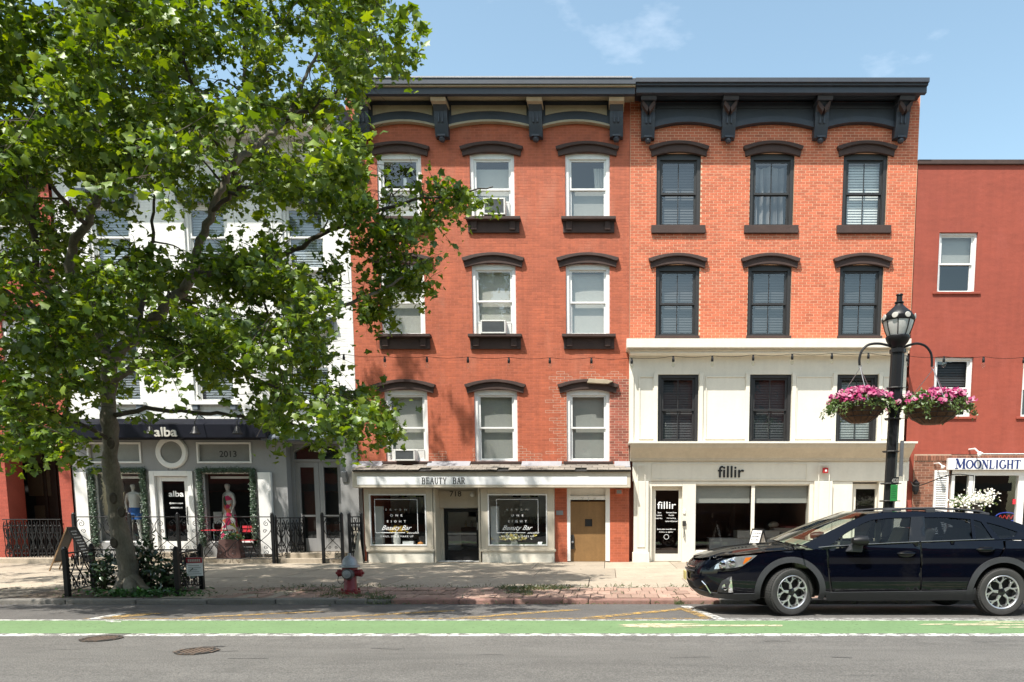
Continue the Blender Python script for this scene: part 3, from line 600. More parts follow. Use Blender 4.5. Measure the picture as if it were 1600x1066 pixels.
def window(parent, x0, x1, z0, z1, Y, mat, fw=.10, rec=.07, split=.5, sashw=.045, muntin=False, shades=((0, .5),), shademat=None, blinds=None, blindmat=None, gmat=None, curtain=False, name='window', head=0):
    """double-hung window: frame > sash, pane, shade or blind"""
    y = Y + rec; mb = MB()
    mb.box(x0, x0 + fw, y, Y + .2, z0, z1); mb.box(x1 - fw, x1, y, Y + .2, z0, z1); mb.box(x0 + fw, x1 - fw, y + .002, Y + .2, z1 - fw - head, z1); mb.box(x0 + fw, x1 - fw, y + .002, Y + .2, z0, z0 + fw * .45)
    mb.box(x0 + fw, x0 + fw + .02, y + .03, Y + .2, z0 + fw * .45, z1 - fw - head); mb.box(x1 - fw - .02, x1 - fw, y + .03, Y + .2, z0 + fw * .45, z1 - fw - head)
    w = mb.build(name, mat, parent, bev=.006)
    a, b, c, d = x0 + fw + .02, x1 - fw - .02, z0 + fw * .45, z1 - fw - head; zm = c + (d - c) * split; gm = gmat or M['glass']
    sash(w, a, b, zm - .02, d, y + .05, sashw, mat, muntin); sash(w, a, b, c, zm + .02, y + .09, sashw, mat, muntin)
    pane(w, a + sashw, b - sashw, zm - .02 + sashw, d - sashw, y + .066, gm); pane(w, a + sashw, b - sashw, c + sashw, zm + .02 - sashw, y + .106, gm)
    for (s0, s1) in shades or ():
        MB().box(a + .01, b - .01, Y + .235, Y + .24, c + (d - c) * s0, c + (d - c) * s1).build('shade', shademat or M['shade'], w)
    if blinds: blind(w, a + .015, b - .015, c + (d - c) * blinds[0], c + (d - c) * blinds[1], Y + .23, blindmat or M['slatm'])
    if curtain:
        mb = MB(); n = 36
        for i in range(n):
            u0, u1 = i / n, (i + 1) / n; f = lambda u: Y + .26 + .035 * math.sin(u * 34) * (.6 + .4 * math.sin(u * 7))
            X0, X1 = a + (b - a) * u0, a + (b - a) * u1; sag = lambda u: .05 + .07 * abs(math.sin(u * PI * 2)) 
            mb.add([(X0, f(u0), c), (X1, f(u1), c), (X1, f(u1) + .03, (c + d) / 2), (X0, f(u0) - .02, (c + d) / 2), (X1, f(u1), d - sag(u1)), (X0, f(u0), d - sag(u0))], [(0, 1, 2, 3), (3, 2, 4, 5)])
        mb.build('curtain', M['curtain'], w, smooth='all')
    return w
def rect(px0, px1, py0, py1, Y, ref=None):
    """photo rectangle on plane Y -> x0, x1, z0, z1 (x read at row ref)"""
    r = (py0 + py1) / 2 if ref is None else ref
    return wx(px0, r, Y), wx(px1, r, Y), wz(py1, Y), wz(py0, Y)
def cornice(parent, x0, x1, Y, zt, layers, soffit, frieze, brx, dark, trim, panels=True, carve=False):
    """layers: (z0, z1, projection, mat) stepped mouldings; soffit: slope from the lowest layer back to the wall"""
    for k_, (a, b, pr, mt, nm) in enumerate(layers): MB().box(x0 - pr * .14, x1 + pr * .14, Y - pr, Y - pr + .12 if k_ == 2 else Y + .1, a, b).build(nm, mt, parent, bev=.006)
    zb, pr = soffit[0], soffit[1]; z2 = soffit[2]
    MB().prismx([(Y - pr + .02, zb + .004), (Y - .16, z2), (Y + .05, z2), (Y + .05, z2 + .06), (Y - pr + .02, z2 + .06)], x0 - .05, x1 + .05).build('soffit', dark, parent)
    MB().box(x0, x1, Y - .20, Y + .04, z2 - .05, z2 + .02).build('moulding', trim, parent, bev=.006)
    ft, fb = frieze; rise = (ft - fb) * .24
    edges = [x0] + list(brx) + [x1]
    for i, (a, b) in enumerate(zip(brx, brx[1:])):
        a2, b2 = a + .1, b - .1
        P = [(a2, ft)] + [(b2, ft)] + arc_pts(a2, b2, fb, rise, rev=True)
        MB().prism(P, Y - .10, Y + .03).build('frieze', dark, parent)
        if panels:
            q = .14; MB().prism([(a2 + q, ft - .10), (b2 - q, ft - .10)] + arc_pts(a2 + q, b2 - q, fb + rise * 1.05 + .10, rise * .75, rev=True), Y - .115, Y - .09).build('frieze_panel', trim, parent)
            A = arc_pts(a2, b2, fb - .05, rise); B = arc_pts(a2, b2, fb, rise, rev=True); MB().prism(A + B, Y - .14, Y + .02).build('arched_trim', trim, parent)
        else:
            q = .12; A = arc_pts(a2 + .02, b2 - .02, fb - .04, rise); B = arc_pts(a2 + .02, b2 - .02, fb + .09, rise, rev=True); MB().prism(A + B, Y - .16, Y + .02).build('arched_trim', dark, parent)
            MB().box(a2 + q, b2 - q, Y - .125, Y - .09, ft - .16, ft - .08).build('frieze_panel', dark, parent)
    bw = .17
    for bx in brx:
        P = [(Y - pr * .82, zb - .01), (Y - pr * .82 + .04, zb + .05), (Y - .16, z2 - .004), (Y + .04, z2 - .004), (Y + .04, fb - .29), (Y - .16, fb - .29), (Y - .24, fb - .05), (Y - .28, fb + .12), (Y - .28, fb + (ft - fb) * .45), (Y - .36, fb + (ft - fb) * .62), (Y - .44, ft - .10), (Y - pr * .82, ft + (zb - ft) * .4)]
        br = MB().prismx(P, bx - bw, bx + bw).build('bracket', dark, parent, bev=.012)
        MB().prismx([(Y - pr * .88, zb - .012), (Y + .03, zb - .012), (Y + .03, zb - .085), (Y - pr * .80, zb - .085)], bx - bw - .022, bx + bw + .022).build('bracket_cap', trim if panels else dark, br, bev=.008)
        mb = MB(); mb.lathe([(.0, -.0), (.06, .02), (.085, .07), (.06, .13), (.0, .15)], (bx, Y - .17, fb - .43), 10); mb.box(bx - .10, bx + .10, Y - .25, Y - .03, fb - .305, fb - .26)
        mb.build('bracket_drop', dark, br)
        for s in (-1, 1): MB().box(bx + s * .05 - .02, bx + s * .05 + .02, Y - .305, Y - .27, fb + .0, fb + (ft - fb) * .40).build('bracket_flute', dark, br, bev=.004)
        if carve:
            mb = MB()
            for s in (-1, 1): mb.prism([(bx, ft - .30), (bx + s * .15, ft - .12), (bx + s * .16, ft - .24), (bx + s * .03, ft - .42)], Y - .46, Y - .30)
            mb.build('carved_leaf', M['brownstone'], br, bev=.01)
GL = 20.0
rooftar = pm('roof_tar', (.06, .06, .06), .9)

# ================================================================== red building, number 718
b718 = thing('brick_building', 'four storey red painted brick building with white windows and a beige beauty salon shopfront', 'building', (wx(770, 870, GL), GL, 0))
X0, X1 = wx(557, 640, GL), wx(983, 640, GL); ZT = wz(150, GL); ZB = wz(737, GL)
cols = [(wx(602, 660, GL), wx(664, 660, GL)), (wx(742, 660, GL), wx(809, 660, GL)), (wx(886, 660, GL), wx(951, 660, GL))]
rows = [(wz(342, GL), wz(243, GL)), (wz(524, GL), wz(416.5, GL)), (wz(721, GL), wz(613, GL))]
cols = [(a - .01, a + 1.135) for a, b in cols]
holes = [(a, b, c, d + .08) for (c, d) in rows for (a, b) in cols]
mb = MB(); wall_grid(mb, X0, X1, ZB, ZT, GL, holes); mb.build('wall', M['mortar718'], b718)
shell(b718, X0, X1, -.1, ZT + .05, GL + .25, 11, M['mortar718'], rooftar)
cxp, czp = wx(922, 650, GL), wz(660, GL)
def inpatch(x, z):
    w = .17 * math.sin(z * 23) + .12 * math.sin(z * 51 + 1)
    return (x > wx(868, 650, GL) + w and x < X1 - .02 and z < wz(585 , GL) + .1 * math.sin(x * 9) and z > ZB) or (z < wz(703, GL) + .10 * math.sin(x * 7) and x > wx(600, 700, GL) and (math.sin(x * 5.1) + math.sin(x * 2.3 + 1)) > -.35)
br = lay_bricks(X0 + .005, X1 - .005, ZB, ZT, holes)
patch = [b for b in br if inpatch((b[0] + b[1]) / 2, (b[2] + b[3]) / 2)]; plain = [b for b in br if b not in set(patch)]
mb = MB()
for b in patch: mb.quad((b[0] - .006, GL - .0015, b[2] - .006), (b[1] + .006, GL - .0015, b[2] - .006), (b[1] + .006, GL - .0015, b[3] + .006), (b[0] - .006, GL - .0015, b[3] + .006))
tag(mb.build('mortar_patch', M['mortarold'], b718), kind='stuff')
emit_bricks(b718, plain, GL, M['brick718'], 0, lambda b: 0, .0055)
inner = [b for b in patch if (b[0] + b[1]) / 2 > wx(893, 650, GL) - .1 * ((b[4]) % 2) and (b[2] + b[3]) / 2 < wz(592, GL)]
emit_bricks(b718, inner, GL, M['brickold'], 300, lambda b: abs((b[0] + b[1]) / 2 - cxp) + abs(b[2] - czp), .006)
emit_bricks(b718, [b for b in patch if b not in set(inner)], GL, M['brick718'], 0, lambda b: 0, .006)
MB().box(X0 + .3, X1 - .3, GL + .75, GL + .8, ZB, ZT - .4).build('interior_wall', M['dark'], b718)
conf = {(0, 0): dict(shades=((0, .5),)), (0, 1): dict(shades=((0, .88),)), (0, 2): dict(shades=((0, .5),), shademat=M['shadeg']),
        (1, 0): dict(shades=((0, .80),)), (1, 1): dict(shades=((0, .99),)), (1, 2): dict(shades=((0, .97),)),
        (2, 0): dict(shades=((0, .99),)), (2, 1): dict(shades=((0, .99),), shademat=M['shadeg']), (2, 2): dict(shades=((0, .98),), shademat=M['shadeg'])}
splits = {(1, 1): .52, (2, 0): .5}
W718 = {}
for r, (c, d) in enumerate(rows):
    for q, (a, b) in enumerate(cols):
        W718[r, q] = window(b718, a, b, c, d + .07, GL, M['white'], head=.05, fw=.088, rec=.05, split=splits.get((r, q), .5), gmat=M['glass'], **conf[r, q])
        hz0, hz1 = d - .035, d + (.32 if r else .30)
        hd = hood(b718, a - .24, b + .24, hz0, hz1, GL, M['brownstone'])
        if r == 2 and q == 2:
            tag(hd, 'brown window hood with its top right broken away to pale stone')
            MB().prism([(a + .55, hz1 - .10), (b - .05, hz1 - .13), (b + .10, hz1 - .06), (b - .1, hz1 - .02), (a + .6, hz1 + .01)], GL - .178, GL).build('broken_stone', M['tan'], hd, bev=.01)
        if r < 2:
            s = MB(); s.box(a - .10, b + .16, GL - .20, GL + .06, c - .075, c - .002); sl = s.build('window_sill', M['brownstone'], b718, bev=.008)
            MB().box(a - .06, b + .12, GL - .06, GL + .01, c - .36, c - .075).build('sill_apron', M['brownstone'], sl, bev=.006)
            for u_ in (a + .02, b - .13): MB().box(u_, u_ + .15, GL - .10, GL - .06, c - .30, c - .075).build('sill_bracket', M['brownstone'], sl, bev=.01)
        else: MB().box(a - .09, b + .09, GL - .10, GL + .05, c - .075, c - .004).build('window_sill', M['brownstone'], b718, bev=.006)
# inner window frames, sash curtains
MB().box(cols[0][0] + .60, cols[0][0] + .68, GL + .3, GL + .36, rows[0][0] + .95, rows[0][0] + 1.13).build('vase', M['white'], W718[0, 0])
for w_, (a, b) in ((W718[0, 2], cols[2]),):
    mb = MB()
    for i in range(9): mb.quad((b - .34 + i * .025, GL + .27 + .02 * (i % 2), rows[0][0] + .08), (b - .34 + (i + 1) * .025, GL + .27 + .02 * ((i + 1) % 2), rows[0][0] + .08), (b - .42 + (i + 1) * .034, GL + .27 + .02 * ((i + 1) % 2), rows[0][1] - .2), (b - .42 + i * .034, GL + .27 + .02 * (i % 2), rows[0][1] - .2))
    mb.build('curtain', M['shade'], w_)
# cornice of 718
Yc = GL
cz = lambda py, pr: wz(py, GL - pr)
cornice(b718, wx(566, 200, GL), wx(985, 200, GL), GL, 0,
        [(cz(131, .76), cz(122, .76), .76, M['navy'], 'cornice_crown'), (cz(134.5, .72), cz(131, .72) - .003, .72, M['tan'], 'cornice_bead'), (cz(147, .66), cz(134.5, .66) - .004, .66, M['navy'], 'cornice_fascia')],
        (cz(147, .66) , .64, wz(157, GL)), (wz(162, GL), wz(200, GL)), [wx(570, 180, GL), wx(692, 180, GL), wx(838, 180, GL), wx(963, 180, GL)], M['navy'], M['tan'])
MB().box(wx(560, 120, GL - .76), wx(988, 120, GL - .76), GL - .78, GL + .2, cz(122, .76) + .002, cz(122, .76) + .035).build('roof_flashing', M['lead'], b718)
# shopfront of 718
YS = 19.66
def pb(mb, px0, px1, py0, py1, yf, yb, ref=None, m=0):
    a, b, c, d = rect(px0, px1, py0, py1, yf, ref); mb.box(a, b, yf, yb, c, d, m); return mb
R = 800
sgn = pb(MB(), 552, 985, 737, 762, 19.36, GL + .02, R).build('sign_box', M['beige'], b718, bev=.012)
pb(MB(), 559.5, 979.5, 744.5, 757.5, 19.352, 19.37, R).build('sign_panel', M['signwhite'], sgn)
mb = MB(); x_ = wx(659, 750, 19.35)
stroke_text(mb, 'BEAUTY', x_, wz(756.0, 19.35), .094, .155, .016, 19.350, .23, .13); stroke_text(mb, 'BAR', wx(707.5, 750, 19.35), wz(756.0, 19.35), .094, .155, .016, 19.350, .23, .13)
mb.build('lettering', M['letterblack'], sgn)
# little lean-to roof of shingles over the sign
xa, xb = wx(552, 735, 19.4), wx(986, 735, 19.4); zl, zh = wz(736, 19.36) + .012, wz(726, GL)
lt = MB().prismx([(19.30, zl - .01), (GL + .02, zh - .02), (GL + .02, zl - .03), (19.30, zl - .03)], xa, xb).build('shop_roof', M['darksteel'], b718)
shn = 25
for rr_, t0 in enumerate((0.0, .34, .67)):
    for i in range(shn):
        if random.random() < .04: continue
        u0, u1 = xa + (xb - xa) * i / shn + .006, xa + (xb - xa) * (i + 1) / shn - .006; off = (rr_ % 2) * (xb - xa) / shn / 2
        t1 = min(t0 + .40, 1.0); f = lambda t: (19.27 + (GL - 19.27) * t, zl + .004 + (zh - zl) * t)
        (ya_, za_), (yb_, zb_) = f(t0), f(t1); j = random.uniform(0, .012)
        a_, b_ = max(u0 - off, xa), u1 - off
        if b_ - a_ < .05: continue
        MB().add([(a_, ya_, za_ + .018 + j), (b_, ya_, za_ + .018 + j * .5), (b_, yb_, zb_ + .012), (a_, yb_, zb_ + .012), (a_, ya_, za_ + .004), (b_, ya_, za_ + .004), (b_, yb_, zb_), (a_, yb_, zb_)], [(0, 1, 2, 3), (7, 6, 5, 4), (0, 4, 5, 1), (1, 5, 6, 2), (2, 6, 7, 3), (3, 7, 4, 0)]).build('shingle', M['shingle'], lt)
for (p0, p1) in ((556, 600), (670, 736), (816, 878), (960, 984)):
    MB().prismx([(GL - .30, zh - .07), (GL - .008, zh + .09), (GL - .008, zh + .06), (GL - .30, zh - .09)], wx(p0, 725, GL), wx(p1, 725, GL)).build('flashing', M['lead'], lt)
# bays and doors (beige)
zk = 0.0; zt = wz(763, YS)
def cxs(px, Y=YS): return wx(px, R, Y)
bays = []
for (p0, p1, p2, p3) in ((569, 577, 666, 676), (751, 762, 855, 866)):
    mb = MB(); zl_ = wz(860, YS)
    mb.box(cxs(p0), cxs(p1), YS, YS + .12, zl_, zt); mb.box(cxs(p2), cxs(p3), YS, YS + .12, zl_, zt); mb.box(cxs(p1), cxs(p2), YS + .002, YS + .12, wz(772, YS), zt); mb.box(cxs(p1), cxs(p2), YS + .002, YS + .12, zl_, wz(853, YS))
    bays.append(mb.build('bay_frame', M['beige'], b718, bev=.008))
bay = bays[0]
for (a, b) in ((571, 678), (750, 868)):
    MB().box(cxs(a), cxs(b), YS - .05, YS + .2, wz(862, YS), wz(858.5, YS)).build('bay_ledge', M['beige'], bay, bev=.008)
    MB().box(cxs(a) + .04, cxs(b) - .04, YS - .015, YS + .2, -.02, wz(862, YS) - .003).build('bay_base', M['cream'], bay, bev=.008)
for k, (a, b) in enumerate(((577, 666), (762, 855))):
    mb = MB(); fx0, fx1, fz0, fz1 = cxs(a), cxs(b), wz(853, YS), wz(772, YS); f = .035
    mb.box(fx0, fx0 + f, YS - .012, YS + .05, fz0, fz1); mb.box(fx1 - f, fx1, YS - .012, YS + .05, fz0, fz1); mb.box(fx0 + f, fx1 - f, YS - .011, YS + .05, fz1 - f, fz1); mb.box(fx0 + f, fx1 - f, YS - .011, YS + .05, fz0, fz0 + f)
    sw = mb.build('shop_window', M['white'], b718, bev=.005)
    pane(sw, fx0 + f, fx1 - f, fz0 + f, fz1 - f, YS + .03, M['shopglass'])
    # white decal on the glass
    yd = YS + .026
    d0 = 580 if k == 0 else 764
    D = lambda x: cxs(d0 + x, yd)
    mb = MB(); zz = lambda py: wz(py, yd); q = .012
    x0_, x1_ = D(5.5 if k == 0 else 11.5), D(72.5 if k == 0 else 77)
    mb.box(x0_, x0_ + q, yd - .002, yd, zz(833), zz(780)); mb.box(x1_ - q, x1_, yd - .002, yd, zz(833), zz(780)); mb.box(x0_ + q, x1_ - q, yd - .002, yd, zz(780) - q, zz(780)); mb.box(x0_ + q, x1_ - .35, yd - .002, yd, zz(833), zz(833) + q * 1.4)
    mb.build('decal_border', M['letterwhite'], sw)
    xm = (x0_ + x1_) / 2
    for s, zc_, h_, w_ in (('SEVEN', 796.5, .05, .58), ('ONE', 805.5, .055, .32), ('EIGHT', 814.8, .055, .50)):
        txt(s, xm - w_ / 2, xm + w_ / 2, zz(zc_) - h_ / 2, zz(zc_) + h_ / 2, yd, M['silver'] if s == 'SEVEN' else M['letterwhite'], sw, depth=.002, spacing=2.3)
    txt('Beauty Bar', xm - .40, xm + .40, zz(830.5), zz(821.2), yd, M['letterwhite'], sw, shear=.55, depth=.002)
    txt('studio', x1_ - .30, x1_ + .02, zz(834), zz(831), yd, M['letterwhite'], sw, shear=.5, depth=.002)
    txt('NAILS, SPA & MAKE UP', xm - .44, xm + .44, zz(840), zz(836.8), yd, M['letterwhite'], sw, depth=.002, spacing=1.2)
    # display shelf inside the window
    MB().box(fx0, fx1, YS + .06, YS + .75, fz0 - .06, fz0 + .02).build('window_shelf', M['roomw'], sw)
    MB().box(fx0 + .02, fx0 + .22, YS + .35, YS + .55, fz0 + .02, fz0 + 1.05).build('bottle_rack', M['room'], sw)
# side returns of the recessed entrance, transom with 718
xe0, xe1 = cxs(677), cxs(750)
for u_ in (xe0, xe1 - .05): MB().box(u_, u_ + .05, YS + .01, YS + .85, -.02, zt).build('entrance_side', M['beige'], b718)
pane(bay, xe0 + .052, xe0 + .058, wz(843, 20), wz(793, 20), YS + .1, M['shopglass'])
YE = 20.25
tr_ = MB().box(xe0 + .05, xe1 - .05, YE - .1, YE + .1, wz(795, YE) + .02, zt + .05).build('transom', M['beige'], b718)
nb = pb(MB(), 686, 743, 767, 777, YE - .13, YE - .1, R).build('number_board', M['beige'], tr_, bev=.01)
txt('718', wx(703, 780, YE - .13), wx(721, 780, YE - .13), wz(776, YE - .13), wz(767.5, YE - .13), YE - .131, M['letterblack'], nb)
MB().lathe([(0, .05), (.05, .03), (.065, 0)], (wx(738, 780, YE - .13), YE - .13, wz(773, YE - .13)), 12, 'y').build('dome_light', M['white'], nb, smooth=True)
dx0, dx1 = wx(694, 830, YE), wx(750, 830, YE)
MB().box(xe0 + .05, dx0, YE - .02, YE + .1, -.02, wz(795, YE) + .02).build('entrance_panel', M['beige'], b718)
def leaf_door(parent, x0, x1, z0, z1, Y, mat, stile, bot, top, gm, name='door', mid=None):
    mb = MB(); mb.box(x0, x0 + stile, Y, Y + .05, z0, z1); mb.box(x1 - stile, x1, Y, Y + .05, z0, z1); mb.box(x0 + stile, x1 - stile, Y + .002, Y + .05, z0, z0 + bot); mb.box(x0 + stile, x1 - stile, Y + .002, Y + .05, z1 - top, z1)
    d = mb.build(name, mat, parent, bev=.005); pane(d, x0 + stile, x1 - stile, z0 + bot, z1 - top, Y + .022, gm)
    if mid: MB().box(x0 + stile, x1 - stile, Y - .01, Y + .03, z0 + mid, z0 + mid + .05).build('push_bar', M['steel'], d)
    return d
dr = leaf_door(b718, dx0 + .01, dx1 - .01, 0, wz(795, YE), YE, M['black'], .09, .30, .09, M['shopglass'], mid=.72)
MB().box(dx1 - .36, dx1 - .06, YE - .05, YE - .005, .30, .37).build('letter_slot', M['black'], dr); MB().tube([(dx1 - .06, YE - .05, .85), (dx1 - .06, YE - .06, 1.05)], .014).build('handle', M['steel'], dr)
# right side: brick piers and brown door
brk = []
for (a, b, yf) in ((867, 886, 19.80), (953, 983, 19.80)):
    xa_, xb_ = wx(a, R, yf), wx(b, R, yf)
    MB().box(xa_, xb_, yf, GL + .3, -.02, wz(763, yf)).build('brick_pier', M['mortar718'], b718)
    emit_bricks(b718, lay_bricks(xa_ + .003, xb_ - .003, 0, wz(763, yf), []), yf, M['brick718'], 0, lambda b: 0, .006)
YD = 19.95
mb = MB(); pb(mb, 886, 891, 763, 877, 19.80, GL + .1, R); pb(mb, 946, 953, 763, 877, 19.80, GL + .1, R); pb(mb, 891, 946, 775, 781, 19.82, GL + .1, R); pb(mb, 891, 946, 763, 775, 19.88, GL + .1, R)
fr = mb.build('door_frame', M['white'], b718, bev=.008)
ddx0, ddx1, _, ddz1 = rect(891, 946, 784, 877, YD, R)
wd = MB(); hx = (ddx0 + ddx1) / 2 + .02; hz = wz(817, YD); wall_grid(wd, ddx0, ddx1, .005, ddz1, YD, [(hx - .11, hx + .11, hz - .10, hz + .10)], .05)
wdo = wd.build('door', M['wood'], b718); MB().box(hx - .11, hx + .11, YD + .03, YD + .045, hz - .10, hz + .10).build('door_window', M['letterblack'], wdo)
mb = MB(); mb.box(hx - .125, hx + .125, YD - .012, YD, hz + .10, hz + .122); mb.box(hx - .125, hx + .125, YD - .012, YD, hz - .122, hz - .10); mb.box(hx - .125, hx - .10, YD - .011, YD, hz - .10, hz + .10); mb.box(hx + .10, hx + .125, YD - .011, YD, hz - .10, hz + .10); mb.build('window_bead', M['wood'], wdo)
lk = MB().box(ddx0 + .01, ddx0 + .10, YD - .05, YD - .002, wz(858, YD), wz(836, YD)).build('lock_plate', M['darksteel'], wdo, bev=.008)
MB().lathe([(0, .06), (.03, .05), (.03, .02), (.015, 0)], (ddx0 + .06, YD - .05, wz(847, YD)), 12, 'y').build('knob', M['steel'], wdo, smooth=True)
MB().tube([(hx - .02, YD - .02, ddz1 + .02), (hx - .02, YD - .05, ddz1 + .16), (hx - .02, YD + .0, ddz1 + .24)], .022).build('door_closer', M['darksteel'], wdo)
txt('714', hx - .20, hx + .20, ddz1 + .035, ddz1 + .105, 19.82, M['silver'], fr, depth=.006, spacing=1.8)
MB().box(cxs(869, 19.8) , cxs(880, 19.8), 19.77, 19.80, wz(805, 19.8), wz(798, 19.8)).build('doorbell_plate', M['acgrey'], b718, bev=.005)
vent = MB().box(cxs(961.5, 19.8), cxs(973, 19.8), 19.72, 19.80, wz(773, 19.8), wz(764.5, 19.8)).build('wall_vent', M['mortar718'], b718, bev=.008)
MB().box(cxs(963.5, 19.8), cxs(971, 19.8), 19.71, 19.722, wz(771.5, 19.8), wz(766, 19.8)).build('vent_louvre', M['acgrey'], vent)
# salon interior
mb = MB(); xr0, xr1 = cxs(569), cxs(866)
mb.quad((xr0, YS + 2.3, -.02), (xr1, YS + 2.3, -.02), (xr1, YS + 2.3, 2.6), (xr0, YS + 2.3, 2.6)); mb.quad((xr0, YS + .1, .01), (xr1, YS + .1, .01), (xr1, YS + 2.3, .01), (xr0, YS + 2.3, .01))
mb.quad((xr0, YS + .1, -.02), (xr0, YS + 2.3, -.02), (xr0, YS + 2.3, 2.6), (xr0, YS + .1, 2.6)); mb.quad((xr1, YS + .1, -.02), (xr1, YS + 2.3, -.02), (xr1, YS + 2.3, 2.6), (xr1, YS + .1, 2.6))
mb.build('shop_interior', M['room'], b718)
MB().box(xr0, xr1, YS + .13, YS + 2.3, 2.42, 2.5).build('shop_ceiling', M['roomw'], b718)
for (a, b, y_, h) in ((600, 660, 1.5, 1.3), (790, 850, 1.6, 1.0), (700, 745, 1.7, .9)):
    cb_ = MB().box(cxs(a), cxs(b), YS + y_, YS + y_ + .5, 0, h).build('salon_cabinet', M['dark'], b718)
    for k in range(5): MB().lathe([(0, 0), (.035, 0), (.035, .12), (.015, .15), (.015, .19), (0, .19)], (cxs(a) + .12 + k * .16, YS + y_ + .15, h + .001), 8).build('bottle', M['greywhite'] if k % 2 else M['tan'], cb_)
    MB().box(cxs(a) + .1, cxs(b) - .1, YS + y_ + .6, YS + y_ + .63, 1.2, 2.2).build('mirror', M['steel'], cb_)
for px in (612, 640, 800, 828): MB().lathe([(.012, 2.45), (.012, 1.95), (.10, 1.85), (.12, 1.75), (0, 1.78)], (cxs(px), YS + 1.1, 0), 12).build('pendant_lamp', M['black'], b718, smooth=True)
# ================================================================== salmon building, number 720
b720 = thing('brick_building', 'four storey salmon brick building with black windows above a cream storefront with black lettering', 'building', (wx(1200, 870, GL), GL, 0))
Y7 = GL
X0, X1 = wx(983.5, 640, GL), wx(1417, 640, GL); ZT = wz(150, GL); ZB = wz(540, GL)
r0, r1 = (wz(353, GL), wz(244, GL)), (wz(525, GL), wz(418, GL))
cols = [(wx(1026, 470, GL), wx(1091, 470, GL)), (wx(1169, 470, GL), wx(1235, 470, GL)), (wx(1312, 470, GL), wx(1378, 470, GL))]
cols = [((a + b) / 2 - .57, (a + b) / 2 + .57) for a, b in cols]
holes = [(a, b, c, d + .08) for (c, d) in (r0, r1) for (a, b) in cols]
mb = MB(); wall_grid(mb, X0, X1, ZB - .2, ZT, GL, holes); mb.build('wall', M['mortar720'], b720)
shell(b720, X0, X1, -.1, ZT + .05, GL + .25, 11, M['mortar718'], rooftar)
br = lay_bricks(X0 + .003, X1 - .003, ZB, ZT, holes)
emit_bricks(b720, br, GL, M['brick720'], 300, lambda b: b[2] + .08 * abs((b[0] + b[1]) / 2 - 2), .007)
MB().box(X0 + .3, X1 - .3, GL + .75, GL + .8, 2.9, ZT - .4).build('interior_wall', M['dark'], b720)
for q, (a, b) in enumerate(cols):
    for r, (c, d) in enumerate((r0, r1)):
        kw = dict(blinds=(0, 1))
        if (r, q) == (0, 1): kw = dict(shades=None, curtain=True)
        elif (r, q) == (0, 2): kw = dict(blinds=(0, 1), blindmat=M['slatw'])
        if 'shades' not in kw: kw['shades'] = None
        window(b720, a, b, c, d + .07, GL, M['blackmat'], head=.05, fw=.095, rec=.05, split=.49, sashw=.05, muntin=True, gmat=M['glass'], **kw)
        hood(b720, a - .20, b + .20, d - .03, d + .33, GL, M['brownstone'])
        if r == 0: MB().box(a - .13, b + .13, GL - .075, GL + .05, c - .20, c - .003).build('window_sill', M['brownstone'], b720, bev=.01)
        else: MB().box(a - .02, b + .02, GL - .05, GL + .05, c - .10, c - .003).build('window_sill', M['brownstone'], b720, bev=.006)
cornice(b720, wx(998, 200, GL), wx(1424, 200, GL), GL, 0,
        [(cz(128, .76), cz(121, .76), .76, M['navy'], 'cornice_crown'), (cz(133, .71), cz(128, .71) - .003, .71, M['navy'], 'cornice_bead'), (cz(145, .65), cz(133, .65) - .004, .65, M['navy'], 'cornice_fascia')],
        (cz(145, .65), .63, wz(156, GL)), (wz(163, GL), wz(202, GL)), [wx(1012, 180, GL), wx(1137, 180, GL), wx(1280, 180, GL), wx(1405, 180, GL)], M['navy'], M['navy'], panels=False, carve=True)
# cream second storey and storefront
YP = 19.90
cr = M['cream']; x0, x1 = wx(983, 640, YP), wx(1414, 640, YP)
def rc(px0, px1, py0, py1, yf, yb, name, mat=None, parent=None, bev=.01, ref=640): return pb(MB(), px0, px1, py0, py1, yf, yb, ref).build(name, mat or cr, parent or b720, bev=bev)
rc(979, 1424, 529, 543, 19.42, GL + .02, 'storefront_cornice', ref=540); rc(982, 1422, 543, 547.5, 19.52, GL + .02, 'cornice_moulding', M['beige'], ref=540); rc(984, 1420, 547.5, 552, 19.58, GL + .02, 'cornice_moulding', ref=540)
wcols = [(wx(1028, 640, YP), wx(1091, 640, YP)), (wx(1171, 640, YP), wx(1236, 640, YP)), (wx(1307, 640, YP), wx(1371, 640, YP))]
z3 = (wz(690, YP), wz(585, YP))
mb = MB(); wall_grid(mb, x0, x1, wz(692, YP), wz(552, YP), YP, [(a, b, z3[0], z3[1]) for a, b in wcols], .25)
mb.quad((x0, YP, 2.9), (x0, GL, 2.9), (x0, GL, wz(552, YP)), (x0, YP, wz(552, YP))); mb.quad((x1, YP, 2.9), (x1, GL, 2.9), (x1, GL, wz(552, YP)), (x1, YP, wz(552, YP)))
up = mb.build('upper_panel_wall', cr, b720)
def molding_frame(px0, px1, py0, py1, Y, w=.03, d=.03, par=None):
    a, b, c, d_ = rect(px0, px1, py0, py1, Y, 640); m = MB(); m.box(a, a + w, Y - d, Y + .001, c, d_); m.box(b - w, b, Y - d, Y + .001, c, d_); m.box(a + w, b - w, Y - d + .002, Y + .001, c, c + w); m.box(a + w, b - w, Y - d + .002, Y + .001, d_ - w, d_)
    return m.build('panel_moulding', cr, par or up, bev=.006)
for (a, b) in ((1102, 1166), (1243, 1300)): molding_frame(a, b, 588, 686, YP)
for (a, b) in ((998, 1022), (1378, 1396)): molding_frame(a, b, 588, 686, YP)
for p in (987, 1024.5, 1095, 1167.5, 1239.5, 1303, 1374, 1401): MB().box(wx(p - 3, 640, YP), wx(p + 3, 640, YP), YP - .05, YP, z3[0], wz(583, YP)).build('pilaster_strip', cr, up, bev=.008)
